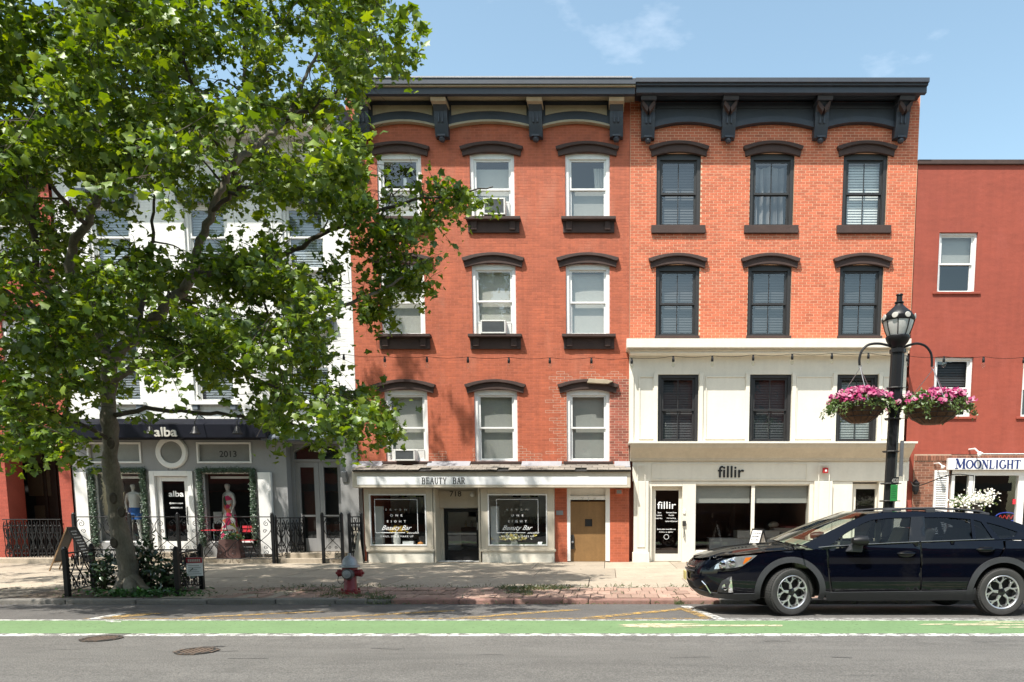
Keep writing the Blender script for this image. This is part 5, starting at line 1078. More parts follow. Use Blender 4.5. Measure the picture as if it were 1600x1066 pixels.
nx, nz = wx(1573, 807, 20.1), wz(808, 20.1); ns = thing('neon_sign', 'small oval blue and red tube sign in the shop window above the car tail', 'sign', (nx, 20.1, nz - .12))
MB().tube([(nx + .30 * math.cos(k * PI / 12), 20.1, nz + .12 * math.sin(k * PI / 12)) for k in range(25)], .016, 6).build('blue_tube', pm('blue_tube_glass', (.03, .06, .40), .3, .05), ns)
MB().tube([(nx - .2 + .02 * k, 20.1, nz + .05 * math.sin(k * 1.1)) for k in range(21)], .013, 5).build('red_tube', pm('red_tube_glass', (.5, .03, .03), .3, .05), ns)
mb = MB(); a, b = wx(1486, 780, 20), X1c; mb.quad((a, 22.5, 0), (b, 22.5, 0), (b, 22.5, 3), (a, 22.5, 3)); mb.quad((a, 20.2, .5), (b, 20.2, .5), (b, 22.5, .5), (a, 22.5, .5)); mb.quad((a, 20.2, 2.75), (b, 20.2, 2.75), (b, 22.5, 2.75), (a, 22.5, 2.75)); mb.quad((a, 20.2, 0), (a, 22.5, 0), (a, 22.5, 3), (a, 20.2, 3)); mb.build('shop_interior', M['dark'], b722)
# flood lamps over the sign
for (px, py, s) in ((1528, 707, 1), (1471, 728, .75)):
    x, z = wx(px, py, 19.7), wz(py, 19.7)
    l = MB().tube([(x - .09 * s, Y2 - .01, z + .10 * s), (x - .06 * s, 19.75, z + .10 * s), (x, 19.66, z)], .022 * s, 8).build('flood_lamp', M['white'], b722)
    MB().lathe([(0, .0), (.05 * s, .01), (.08 * s, .09 * s), (.075 * s, .10 * s), (0, .07 * s)], (0, 0, 0), 12).xform(Matrix.Translation((x, 19.68, z)) @ Matrix.Rotation(math.radians(150), 4, 'X') @ Matrix.Rotation(.5, 4, 'Y')).build('lamp_head', M['white'], l, smooth=True)
MB().tube([(wx(1535, 709, 19.9), 19.96, wz(709, 19.9)), (X1c, 19.96, wz(709, 19.9))], .012).build('conduit', M['white'], b722)
wl_ = MB().lathe([(0, .0), (.05, .01), (.05, .04), (.09, .1), (.10, .28), (.12, .30), (.03, .38), (0, .42)], (wx(1431, 765, 19.85), 19.86, wz(773, 19.86)), 6).build('wall_lantern', M['black'], b722)
MB().box(wx(1431, 765, 19.85) - .02, wx(1431, 765, 19.85) + .02, 19.86, 20.02, wz(760, 19.9), wz(757, 19.9)).build('lantern_arm', M['black'], wl_)

# ================================================================== the other side of the street (mirrored in the glass)
opp = [(-34, -21, 12.5, M['red714']), (-21, -12, 11.2, M['brick718']), (-12, -3.2, 12.8, M['brown_brick']), (-3.2, 5.5, 11.6, M['brickold']), (5.5, 14.5, 12.9, M['red714']), (14.5, 28, 11.5, M['brown_brick'])]
omesh = None
for k, (a, b, h, m) in enumerate(opp):
    t = thing('row_house', ['red brick house across the street at the far left', 'painted brick house across the street beside the brown one', 'brown brick house facing the salon', 'old brick house across the street facing the two brick buildings', 'tall red brick house across the street facing the cream storefront', 'brown brick house across the street at the far right'][k], 'building', ((a + b) / 2, -12, 0))
    MB().box(a, b, -22, -12, -.2, h).build('wall', m, t); MB().box(a, b, -12, -11.3, h - .7, h).build('cornice', M['navy'], t); MB().box(a + .5, b - .5, -11.99, -11.9, .5, 2.7).build('shop_window', M['dark'], t); MB().box(a, b, -11.99, -11.5, 2.8, 3.3).build('sign_fascia', M['navy'] if k % 2 else M['brownstone'], t)
    for fl in range(3):
        for i in range(3):
            if omesh is None: omesh = MB().box(-.5, .5, -.02, .06, 0, 1.7).mesh('window', M['dark'], origin=Vector((0, 0, 0)))[0]
            o = bpy.data.objects.new('window', omesh); link(o, t, Vector((a + (b - a) * (i + .5) / 3, -11.97, 4 + fl * 2.8)))
oppside = MB().box(-90, 90, -14, -6.5, -.4, -.02).build('far_sidewalk', M['slab']); tag(oppside, 'concrete pavement on the other side of the street', kind='structure')

oleaf = leafmat('street_tree_leaf', (.02, .05, .01), (.035, .08, .012), (.06, .12, .02), .25)
for k, (x, lab) in enumerate(((-15, 'street tree across the road at the far left'), (-7, 'street tree across the road before the brown brick house'), (1.5, 'street tree across the road facing the two brick buildings'), (9, 'street tree across the road facing the parked car'), (17, 'street tree across the road at the far right'))):
    t = thing('street_tree', lab, 'tree', (x, -7.6, -.02)); MB().tube([(x, -7.6, -.05), (x + .1, -7.6, 2.5), (x, -7.5, 5)], [.17, .13, .06], 8).build('trunk', M['brownstone'], t); rg = np.random.default_rng(k); n = 2600
    P = rg.normal(size=(n, 3)); P /= np.linalg.norm(P, axis=1, keepdims=True); P = P * (rg.uniform(.4, 1, (n, 1)) ** .5) * np.array([2.9, 2.2, 2.4]) + np.array([x, -7.6, 5.0]); tag(scatter('crown', P, rg.uniform(.28, .5, n), LEAF5, oleaf, t), kind='stuff')
# ================================================================== the parked car
def car():
    Yc, b, Xn, a, n, Xr = 10.40, .88, 1.115, .95, 2.5, 6.45
    paint = pm('dark_blue_car_paint', (.0016, .0022, .0055), .5, .08, 3, 0, coat=.72, spec=0, dirt=.28, dirtcol=(.030, .028, .026)); clad = pm('grey_plastic_cladding', (.036, .037, .042), .55, .1, 8, .15, 120)
    blk = pm('gloss_black_trim', (.008, .008, .009), .2, .05, 5, 0); rub = pm('tyre_rubber', (.035, .034, .033), .8, .2, 12, .3, 60); alu = pm('machined_alloy', (.62, .62, .63), .28, .08, 20, .05, 90, metal=.85); satin = pm('satin_trim', (.22, .22, .23), .35, .05, 9, 0, metal=.8); chrome = pm('chrome', (.75, .75, .76), .12, .05, 9, 0, metal=1)
    dk = pm('car_dark_inside', (.012, .012, .013), .8, .1, 5, 0); seatm = pm('grey_beige_upholstery', (.30, .28, .23), .8, .12, 8, .2, 60); amb = pm('amber_lens', (.62, .15, .015), .2, .1, 20, .1, 60); lamp = pm('headlamp_reflector', (.55, .56, .57), .18, .25, 25, .3, 30, metal=.7)
    t = thing('parked_car', 'dark blue hatchback with grey wheel arch cladding and roof rails parked at the kerb', 'car', (3.7, Yc, -.02))
    # plan curve
    pl = []
    for w in np.concatenate([np.linspace(0, .80, 33), b * np.sin(np.linspace(math.asin(.80 / b), PI / 2, 26))[1:]]): pl.append((Xn + a * (1 - max(0, 1 - (w / b) ** n) ** (1 / n)), w))
    for x in np.linspace(pl[-1][0] + .05, Xr - .5, 60): pl.append((x, b))
    for w in b * np.cos(np.linspace(0, PI / 2, 20))[1:]: pl.append((Xr - .5 + .5 * (max(0, 1 - (w / b) ** 2.6)) ** (1 / 2.6), w))
    pl = np.array(pl); T = np.concatenate([[0], np.cumsum(np.hypot(*np.diff(pl, axis=0).T))])
    zg = np.linspace(.1, 1.6, 301)
    ins = np.interp(zg, [.10, .20, .28, .36, .46, .60, .72, .84, .91, .95, 1.28, 1.35, 1.40], [.11, .085, .035, .012, .0, .002, .004, .016, .035, .062, .235, .30, .42])
    ker = np.ones(9) / 9; ins = np.convolve(np.pad(ins, 4, mode='edge'), ker, 'valid')
    rk = np.interp(zg, [.1, .2, .3, .42, .58, .66, .74, .82], [.12, .08, .02, 0, .01, .06, .15, .30]); rk = np.convolve(np.pad(rk, 6, mode='edge'), np.ones(13) / 13, 'valid')
    def S(tt, z):
        tt = np.asarray(tt, float); z = np.asarray(z, float)
        X = np.interp(tt, T, pl[:, 0]); W = np.interp(tt, T, pl[:, 1]); e = .02
        dX = np.interp(tt + e, T, pl[:, 0]) - np.interp(np.maximum(tt - e, 0), T, pl[:, 0]); dW = np.interp(tt + e, T, pl[:, 1]) - np.interp(np.maximum(tt - e, 0), T, pl[:, 1])
        l = np.hypot(dX, dW) + 1e-9; nx, nw = -dW / l, dX / l
        i = np.interp(z, zg, ins); r = np.interp(z, zg, rk) * np.clip(1 - (W / b) ** 3, 0, 1) * (X < 3)
        belly = .012 * np.exp(-((z - .66) / .10) ** 2) * (X > 2.8)
        return np.stack([X - nx * i + r, (W - nw * (i + belly)), z], -1)
    def toworld(p, side=1, off=0): return (p[0], Yc - side * p[1], p[2])
    def proj(P):
        x, y, z = P[..., 0], Yc - P[..., 1], P[..., 2] - HC; f = y * CT - z * ST; u = y * ST + z * CT; return PX + F * x / f, PY - F * u / f
    gt, gz = np.meshgrid(np.linspace(0, T[-1] * .97, 1500), np.linspace(.14, 1.39, 260)); gx_, gy_ = proj(S(gt, gz))
    def I(px, py):
        d = (gx_ - px) ** 2 + (gy_ - py) ** 2; k = np.unravel_index(d.argmin(), d.shape); return (float(gt[k]), float(gz[k]))
    def tX(x): k = pl[:, 0].searchsorted(x); return float(np.interp(x, pl[:len(pl) - 19, 0], T[:len(pl) - 19]))
    def tw(w): return float(np.interp(w, pl[:58, 1], T[:58]))
    def inside(p, poly):
        c = False; x, y = p; j = len(poly) - 1
        for i in range(len(poly)):
            xi, yi = poly[i]; xj, yj = poly[j]
            if (yi > y) != (yj > y) and x < (xj - xi) * (y - yi) / (yj - yi) + xi: c = not c
            j = i
        return c
    def densify(poly, s=.05):
        out = []
        for p, q_ in zip(poly, poly[1:] + poly[:1]):
            k = max(1, int(math.hypot(q_[0] - p[0], q_[1] - p[1]) / s)); out += [(p[0] + (q_[0] - p[0]) * i / k, p[1] + (q_[1] - p[1]) * i / k) for i in range(k)]
        return out
    def panel(name, poly, mat, off=0.0, holes=(), flange=.022, grid=.05, sides=(1, -1), parent=None, part_sides=None):
        poly = densify(poly); hs = [densify(h) for h in holes]
        V = list(poly); E = [(i, (i + 1) % len(poly)) for i in range(len(poly))]; loops = [list(range(len(poly)))]
        for h in hs: k = len(V); V += h; E += [(k + i, k + (i + 1) % len(h)) for i in range(len(h))]; loops.append(list(range(k, k + len(h))))
        nb = len(V); xs = [p[0] for p in poly]; ys = [p[1] for p in poly]
        for gx0 in np.arange(min(xs) + grid / 2, max(xs), grid):
            for gy0 in np.arange(min(ys) + grid / 2, max(ys), grid):
                p = (float(gx0), float(gy0))
                if inside(p, poly) and not any(inside(p, h) for h in hs) and min((p[0] - q_[0]) ** 2 + (p[1] - q_[1]) ** 2 for q_ in V[:nb]) > (grid * .4) ** 2: V.append(p)
        vo, eo, fo, *_ = delaunay_2d_cdt([Vector(v) for v in V], E, [], 0, 1e-6)
        vo = [tuple(v) for v in vo]; fs = []
        for f in fo:
            c = (sum(vo[i][0] for i in f) / 3, sum(vo[i][1] for i in f) / 3)
            if inside(c, poly) and not any(inside(c, h) for h in hs): fs.append(tuple(f))
        A = np.array(vo); P = S(A[:, 0], A[:, 1]); e = .01
        d1 = S(A[:, 0] + e, A[:, 1]) - S(np.maximum(A[:, 0] - e, 0), A[:, 1]); d2 = S(A[:, 0], A[:, 1] + e) - S(A[:, 0], A[:, 1] - e)
        N = np.cross(d1, d2); N /= np.linalg.norm(N, axis=1, keepdims=True) + 1e-12
        c_ = np.array([3.5, 0, .7]); sg = np.sign((N * (P - c_)).sum(1)); sg[sg == 0] = 1
        N[:, :] = N * np.where(N[:, 1:2] * 1.0 - N[:, 0:1] * .5 > 0, 1, -1)
        P = P + N * off; Q = P - N * flange
        cnt = {}
        for f in fs:
            for u, v in zip(f, f[1:] + f[:1]): cnt[(u, v)] = 1
        rim = [(u, v) for (u, v) in cnt if (v, u) not in cnt]; res = []
        for sd in sides:
            mb = MB(); w = lambda p: toworld(p, sd); mb.add([w(p) for p in P], fs)
            if flange:
                k = len(rim); vs = [w(P[u]) for u, v in rim] + [w(P[v]) for u, v in rim] + [w(Q[v]) for u, v in rim] + [w(Q[u]) for u, v in rim]; mb.add(vs, [(i, i + k, i + 2 * k, i + 3 * k) for i in range(k)])
            me, o = mb.mesh(name, mat, False); me.polygons.foreach_set('use_smooth', [i < len(fs) for i in range(len(me.polygons))]); ob = bpy.data.objects.new(name, me); res.append(link(ob, parent[len(res)] if isinstance(parent, list) else (parent or t), o))
        return res
    fc, rcx = (2.372, .30), (5.135, .30)
    def arc(c, r, a0, a1, k=20): return [(tX(c[0] + r * math.cos(math.radians(a0 + (a1 - a0) * i / k))), c[1] + r * math.sin(math.radians(a0 + (a1 - a0) * i / k))) for i in range(k + 1)]
    ze = lambda X: float(np.interp(X, [1.2, 1.30, 1.55, 1.8, 2.1, 2.5, 3.0], [.672, .69, .745, .785, .83, .862, .87]))
    def ztop(tt): p = S(tt, .75); return ze(float(p[0]))
    ft = [(tt, ztop(tt) - .012) for tt in np.linspace(0, I(1290, 857)[0], 24)]
    body = [(0, .27), (tw(.5), .255), (tw(.8), .25), (arc(fc, .40, 187, 187, 1)[0][0], .25)] + arc(fc, .40, 180, -4) + [I(1298, 926), I(1294, 900), (I(1291, 857)[0], ze(2.8) - .012)] + ft[::-1]
    bp = panel('front_fender', body, paint, grid=.045)
    MBs = {}
    # hood
    zc_ = lambda X: float(np.interp(X, [1.15, 1.3, 1.5, 1.7, 2.0, 2.3, 2.55], [.682, .735, .80, .845, .880, .897, .905]))
    Xf = lambda w: float(np.interp(w, [0, .35, .55, .70, .79, .835], [1.205, 1.25, 1.36, 1.56, 1.80, 2.2]))
    mb = MB(); nu, nv = 24, 26; vs = []
    for j in range(nv + 1):
        for i in range(-nu, nu + 1):
            u = i / nu; w = .835 * (math.sin(abs(u) * PI / 2) * .35 + abs(u) * .65); x0_ = Xf(w); x1_ = 2.56 - .10 * (w / .835) ** 2 * 0; X = x0_ + (x1_ - x0_) * (j / nv); zz_ = zc_(X) - (w / .835) ** 2.4 * (zc_(X) - ze(X))
            zz_ += .012 * math.exp(-((w - .50) / .10) ** 2) * min(1, (X - 1.2) / .5)
            vs.append((X, Yc - math.copysign(w, u), zz_))
    row = 2 * nu + 1
    mb.add(vs, [(j * row + i, j * row + i + 1, (j + 1) * row + i + 1, (j + 1) * row + i) for j in range(nv) for i in range(2 * nu)]); mb.build('hood', paint, t, smooth='all')
    # windscreen and roof
    def loft(name, rows, mat, parent=None, off=0):
        mb = MB(); vs = []
        for r_ in rows: vs += r_
        k = len(rows[0]); mb.add(vs, [(j * k + i, j * k + i + 1, (j + 1) * k + i + 1, (j + 1) * k + i) for j in range(len(rows) - 1) for i in range(k - 1)]); return mb.build(name, mat, parent or t, smooth='all')
    Uc = np.linspace(-1, 1, 25)
    A0 = S(*I(1252, 851)); A1 = S(*I(1356, 804.0))
    rows = []
    for v in np.linspace(0, 1, 16):
        we = A0[1] + (A1[1] - A0[1]) * v; xe = A0[0] + (A1[0] - A0[0]) * v; zee = A0[2] + (A1[2] - A0[2]) * v + .018 * math.sin(v * PI)
        rows.append([(xe - (.20 - .10 * v) * (1 - u * u), Yc - u * we, zee + (.030 + .012 * v) * (1 - u * u)) for u in Uc])
    ws = loft('windscreen', rows, glass('windscreen_glass', (.55, .60, .57), 1.5, 1.0, .0001))
    MB().box(2.36, 2.58, Yc - .78, Yc + .78, .845, .862).build('cowl_panel', dk, t)
    for s0 in (.1, .75): MB().tube([(2.50 - .0, Yc - s0 + .1, .915), (2.46, Yc - s0 - .55, .905)], .012, 6).build('wiper', blk, t)
    rl = [(1356, 804.0), (1380, 801), (1410, 799.6), (1450, 799.4), (1490, 800.4), (1530, 803), (1560, 808), (1590, 817), (1620, 829), (1650, 843)]
    RE = [S(*I(*p)) for p in rl]; rows = []
    for k, p in enumerate(RE): rows.append([(p[0] - .10 * (1 - u * u) * max(0, 1 - k / 3), Yc - u * p[1], p[2] + .010 * (1 - u * u) + .003) for u in Uc])
    rr2 = []
    for r0_, r1_ in zip(rows, rows[1:]):
        for f in (0, .5): rr2.append([tuple(x0 + (x1 - x0) * f for x0, x1 in zip(p, q_)) for p, q_ in zip(r0_, r1_)])
    rr2.append(rows[-1]); loft('roof', rr2, paint)
    # greenhouse with window openings
    win = {'front': [(1297, 852.6), (1322, 833), (1345, 819.5), (1362, 812.6), (1390, 809.8), (1424, 808.6), (1421, 846.6)], 'rear': [(1443, 808.2), (1480, 808.8), (1516, 811.6), (1520, 842.6), (1445, 845.6)], 'quarter': [(1521.5, 812.2), (1533, 815.5), (1551, 841.3), (1525, 842.4)], 'back': [(1541, 816), (1561, 821), (1590, 831), (1586, 837.5), (1563, 842.4)]}
    hol = {k: [I(*p) for p in v] for k, v in win.items()}
    gh = [I(1252, 852)] + [(I(x, 854)[0], I(x, 860 - (x - 1280) * .05)[1]) for x in (1275,)] + [I(1291, 855.5), I(1436, 847.2), I(1568, 842.8), I(1600, 843), I(1660, 846)] + [I(*p) for p in rl[::-1]] + [I(1330, 813.8), I(1300, 828.5), I(1275, 841)]
    panel('pillar_frame', gh, paint, holes=list(hol.values()), grid=.05)
    panel('window_trim', [I(1419.5, 847.3), I(1423, 808), I(1444, 807.6), I(1446, 846)], blk, off=.004, flange=0)
    for k, gm in (('front', M['carglass']), ('rear', M['darkglass']), ('quarter', M['darkglass']), ('back', M['darkglass'])): panel('side_window', [(p[0], p[1]) for p in hol[k]], gm, off=-.010, flange=0)
    for pts in ([(1279, 855.2), (1297, 853.6), (1360, 850.2), (1436, 846.8)], [(1439, 846.7), (1500, 844.3), (1553, 842.6)]):
        P3 = [S(*I(*p)) for p in pts]
        for sd in (1, -1): MB().tube([(p[0], Yc - sd * (p[1] + .004), p[2]) for p in P3], .0055, 6).build('belt_moulding', satin, t)
    # doors
    fd = [I(1294, 858.5), I(1340, 853.5), I(1436.5, 848.8), I(1436.5, 921.8), I(1301, 924.5), I(1297, 900)]
    rd = [I(1439.5, 848.7), I(1500, 846), I(1567, 844.2), I(1568.5, 855), I(1563, 866), I(1558, 872.5)] + arc(rcx, .435, 100, 158, 10) + [I(1515, 921.2), I(1439.5, 921.8)]
    D1 = panel('front_door', fd, paint); D2 = panel('rear_door', rd, paint)
    qp = [I(1571.5, 844), I(1620, 846), I(1660, 850), (T[-1] * .93, .86), (T[-1] * .93, .30)] + [(tX(rcx[0] + .47), .28)] + arc(rcx, .435, 0, 96, 16) + [I(1562, 872), I(1567, 866), I(1572, 855)]
    panel('rear_fender', qp, paint)
    # cladding
    for c, a0, a1 in ((fc, -12, 192), (rcx, -12, 192)):
        panel('arch_cladding', arc(c, .462, a0, a1, 30) + arc(c, .388, a1, a0, 30), clad, off=.016, grid=.035)
    panel('sill_cladding', [I(1288, 924), I(1300, 925.6), I(1516, 922.6), I(1524, 919), I(1524, 937), I(1292, 938.5)], clad, off=.012)
    lip = [(0, .30), (tw(.42), .30), (tw(.55), .285), (tw(.75), .27), (arc(fc, .42, 180, 180, 1)[0][0], .285), (arc(fc, .42, 180, 180, 1)[0][0], .19), (tw(.6), .20), (0, .21)]
    panel('front_lip', lip, clad, off=.010, grid=.04)
    # face: grille, plate, lamps, fog lamps
    panel('grille', [(0, .50), (tw(.36), .515), (tw(.47), .60), (tw(.46), .655), (0, .655)], blk, off=.004, grid=.04)
    for z_ in (.545, .60):
        for sd in (1, -1): MB().tube([tuple(toworld(S(tw(w), z_) + np.array([-.012, 0, 0]), sd)) for w in np.linspace(0, .42, 8)], .010, 6).build('grille_bar', clad if z_ < .57 else chrome, t)
    mbk = MB(); c0 = S(0, .60); mbk.lathe([(0, .012), (.05, .008), (.06, 0)], (0, 0, 0), 16, 'x', sx=1.5, sy=.75); mbk.xform(Matrix.Translation((c0[0] - .02, Yc, .60)) @ Matrix.Rotation(PI, 4, 'Z')); mbk.build('emblem', chrome, t, smooth=True)
    panel('lower_intake', [(0, .31), (tw(.40), .31), (tw(.33), .395), (0, .40)], dk, off=.004, grid=.04)
    cp = S(0, .455); npl = MB().box(cp[0] - .035, cp[0] - .022, Yc - .15, Yc + .15, .395, .515).build('number_plate', pm('buff_number_plate', (.55, .46, .16), .5, .15, 12, .05), t, bev=.004)
    hl = [(1116.5, 889.5), (1119, 883), (1131, 875.5), (1150, 870.5), (1168, 868.2), (1183, 867.6), (1174, 875.5), (1160, 884.5), (1146, 887.5), (1128, 889.2)]
    H = panel('headlight', [I(*p) for p in hl], lamp, off=.008, grid=.03)
    panel('indicator_lens', [I(*p) for p in [(1161, 879), (1165, 871.5), (1175, 870.6), (1170, 876), (1161.5, 882)]], amb, off=.016, flange=.006, grid=.03, parent=H)
    panel('headlight_lens', [I(*p) for p in hl], glass('headlamp_glass', (.95, .96, .97), 1.5, 1.0, .0), off=.020, flange=0, grid=.03, parent=H)
    for k, (px, py, r_) in enumerate(((1131, 882.5, .055), (1146, 879.5, .05))):
        tz = I(px, py); p = S(*tz); 
        for i, sd in enumerate((1, -1)): MB().lathe([(0, .03), (r_ * .6, .025), (r_, .0), (r_ * 1.05, -.01)], (p[0] - .012, Yc - sd * (p[1] + .012), p[2]), 14, 'y').build('headlamp_bulb', chrome, H[i], smooth=True)
    panel('headlight_brow', [I(*p) for p in [(1114, 892.5), (1116, 890.3), (1146, 888.6), (1160, 885.6), (1150, 891), (1128, 893.5)]], blk, off=.006, flange=0, grid=.03)
    FG = panel('fog_lamp_bezel', [I(*p) for p in [(1121, 925), (1128, 908), (1140, 901.5), (1143.5, 900.5), (1145.5, 925.5)]], clad, off=.010, flange=.01, grid=.03)
    panel('fog_lamp_trim', [I(*p) for p in [(1138.5, 925), (1141, 903), (1143.5, 901), (1145.5, 925.5)]], chrome, off=.016, flange=.005, grid=.03, parent=FG)
    p = S(*I(1134.5, 917))
    for i, sd in enumerate((1, -1)): MB().lathe([(0, .0), (.035, .005), (.045, .02), (.045, -.02)], (p[0] - .015, Yc - sd * (p[1] + .005), p[2]), 14, 'y').build('fog_lamp', chrome, FG[i], smooth=True)
    ed = [S(*I(*p)) for p in ((1098, 908), (1104, 914), (1112, 927))]
    for sd in (1, -1): MB().tube([(p[0] - .012, Yc - sd * (p[1] + .008), p[2]) for p in ed], .010, 6).build('bumper_trim', chrome, t)
    # handles, mirrors, rails
    for D, (xa, xb, y) in ((D1, (1402, 1430, 865)), (D2, (1526, 1554, 858.5))):
        for i, sd in enumerate((1, -1)):
            P3 = [S(*I(xa + (xb - xa) * f, y)) for f in (0, .15, .5, .85, 1)]; o_ = (.0, .030, .038, .030, .0)
            MB().tube([(p[0], Yc - sd * (p[1] + o), p[2]) for p, o in zip(P3, o_)], [.010, .015, .016, .015, .010], 8).build('door_handle', paint, D[i], smooth=True)
            m_ = S(*I((xa + xb) / 2, y + 1)); MB().lathe([(0, .003), (.05, .002), (.075, -.002)], (m_[0], Yc - sd * (m_[1] + .001), m_[2]), 14, 'y', sx=1.6, sy=.6).build('handle_recess', blk, D[i])
    mp_ = S(*I(1338, 851))
    for i, sd in enumerate((1, -1)):
        mb = MB(); mb.lathe([(0, -.13), (.05, -.12), (.075, -.06), (.082, .02), (.078, .07), (.0, .075)], (0, 0, 0), 14, 'x', sx=1.0, sy=.78); mb.xform(Matrix.Translation((mp_[0] + .02, Yc - sd * (mp_[1] + .13), mp_[2] + .055)) @ Matrix.Rotation(sd * .12, 4, 'Z')); mr_ = mb.build('wing_mirror', pm('mirror_black', (.006, .006, .007), .45, .1) if 'mirror_black' not in MATS else MATS['mirror_black'], t, smooth=True)
        mb = MB(); mb.prism([(mp_[0] - .15, mp_[2] - .09), (mp_[0] + .05, mp_[2] - .10), (mp_[0] + .07, mp_[2] + .02), (mp_[0] - .06, mp_[2] + .03)], Yc - sd * (mp_[1] - .01), Yc - sd * (mp_[1] + .10)); mb.build('mirror_arm', clad, mr_, bev=.02)
        rp_ = [(1375, 801.5), (1386, 797.0), (1420, 794.8), (1460, 794.4), (1500, 795.8), (1535, 799.6), (1548, 804)]
        R3 = [S(*I(p[0], max(p[1], 801.5))) for p in rp_]; MB().tube([(p[0], Yc - sd * (p[1] - .04), wz(q_[1], Yc - p[1] + .04)) for p, q_ in zip(R3, rp_)], [.010, .013, .014, .014, .014, .013, .010], 8).build('roof_rail', clad, t, smooth=True)
        for kx in (1388, 1455, 1540):
            p = S(*I(kx, 803)); MB().box(p[0] - .06, p[0] + .06, Yc - sd * (p[1] - .02), Yc - sd * (p[1] - .06), p[2] - .05, 1.375 if kx < 1500 else 1.33).build('rail_foot', clad, t, bev=.008)
    # dark inner body, wheel wells, floor, cabin
    mb = MB(); mb.box(1.35, 1.92, Yc - .62, Yc + .62, .22, .62); mb.box(1.9, 6.2, Yc - .58, Yc + .58, .22, .60); mb.box(2.85, 4.66, Yc - .80, Yc + .80, .22, .60); mb.box(1.7, 2.6, Yc - .55, Yc + .55, .6, .80); mb.box(5.62, 6.2, Yc - .7, Yc + .7, .25, .8); mb.build('underbody', dk, t)
    for c in (fc, rcx):
        for sd in (1, -1):
            mb = MB(); k = 18; vs = []
            for i in range(k + 1):
                th = PI * i / k; x, z = c[0] + .405 * math.cos(th), c[1] + .405 * math.sin(th); vs += [(x, Yc - sd * .85, z), (x, Yc - sd * .55, z)]
            mb.add(vs, [(2 * i, 2 * i + 2, 2 * i + 3, 2 * i + 1) for i in range(k)]); mb.quad((c[0] - .41, Yc - sd * .56, .2), (c[0] + .41, Yc - sd * .56, .2), (c[0] + .41, Yc - sd * .56, .72), (c[0] - .41, Yc - sd * .56, .72)); mb.build('wheel_well', dk, t)
    def seat(x, y, w):
        mb = MB(); mb.prism([(x - .30, .60), (x + .2, .60), (x + .26, .74), (x - .30, .78)], y - w, y + w); mb.prism([(x + .12, .70), (x + .26, .70), (x + .42, 1.10), (x + .30, 1.12)], y - w, y + w); so_ = mb.build('seat', seatm, t, bev=.03); return so_
    for s_ in (-1, 1):
        so_ = seat(3.95, Yc + s_ * .36, .24); MB().prism([(4.28, 1.12), (4.42, 1.12), (4.45, 1.28), (4.33, 1.30)], Yc + s_ * .36 - .13, Yc + s_ * .36 + .13).build('headrest', pm('grey_headrest', (.12, .115, .11), .8, .1) if 'grey_headrest' not in MATS else MATS['grey_headrest'], so_, bev=.03)
    seat(4.75, Yc, .60)
    MB().prism([(2.45, .60), (3.05, .60), (3.0, .90), (2.75, .95), (2.5, .87)], Yc - .72, Yc + .72).build('dashboard', pm('pale_dashboard', (.34, .36, .27), .7, .1), t, bev=.02)
    mb = MB(); P3 = [(3.12 + .03 * math.sin(k / 20 * 2 * PI) * .5, Yc - .36 + .18 * math.cos(k / 20 * 2 * PI), .93 + .17 * math.sin(k / 20 * 2 * PI)) for k in range(21)]; mb.tube(P3, .016, 6); mb.tube([(3.12, Yc - .36, .93), (2.9, Yc - .36, .88)], .03, 6); mb.build('steering_wheel', dk, t, smooth=True)
    mb = MB(); mb.box(2.9, 5.6, Yc + .80, Yc + .815, .6, .90); mb.build('door_lining', seatm, t)
    MB().box(4.02, 4.10, Yc + .69, Yc + .74, .9, 1.3).build('far_pillar_lining', seatm, t)
    # wheels
    def wheel(c, sd, turn, zc):
        w0 = MB().lathe([(0, .0), (.145, .0), (.145, -.015), (0, -.015)], (0, 0, 0), 20, 'y'); r = .317
        ty = MB().lathe([(.212, -.10), (.25, -.112), (.292, -.108), (.308, -.085), (.314, -.05), (.316, 0), (.314, .05), (.308, .085), (.292, .108), (.25, .112), (.214, .098)], (0, 0, 0), 48, 'y', cap=False)
        k0 = len(ty.v)
        for k in range(60):
            a_ = 2 * PI * k / 60
            for (h0, h1) in ((-.092, -.045), (-.035, .035), (.045, .092)):
                vs = [(rr_ * math.cos(a_ + da), -h, rr_ * math.sin(a_ + da)) for rr_ in (.305, .3185 if abs(h0 + h1) < .05 else .3155) for h in (h0, h1) for da in (-.036, .036)]; ty.add(vs, [(4, 5, 7, 6), (0, 1, 5, 4), (2, 6, 7, 3), (0, 4, 6, 2), (1, 3, 7, 5)])
        rim = MB().lathe([(.214, .095), (.222, .102), (.216, .106), (.204, .098), (.198, .06), (.19, -.06), (.205, -.10), (.20, -.10), (.18, -.06), (.185, .05)], (0, 0, 0), 48, 'y', cap=False)
        bk = MB().lathe([(0, .012), (.19, .012), (.19, .0), (0, .0)], (0, 0, 0), 32, 'y')
        sp = MB(); hub = MB()
        for k in range(5):
            a_ = 2 * PI * k / 5 + PI / 2 + .2; ca, sa = math.cos(a_), math.sin(a_)
            def pr(poly, h0, h1): sp.prism([(u * ca - v * sa, u * sa + v * ca) for u, v in poly], -h1, -h0)
            pr([(.045, -.020), (.118, -.014), (.118, .014), (.045, .020)], .052, .080)
            for s_ in (-1, 1):
                pr([(.105, s_ * .004), (.118, s_ * .018), (.150, s_ * .052), (.205, s_ * .062), (.207, s_ * .040), (.160, s_ * .030), (.124, -s_ * .002)][::s_], .055, .083)
                pr([(.150, s_ * .052), (.160, s_ * .034), (.172, s_ * .084), (.162, s_ * .098)][::s_], .054, .080)
        hub.lathe([(.052, .045), (.052, .078), (.038, .084), (0, .086)], (0, 0, 0), 20, 'y')
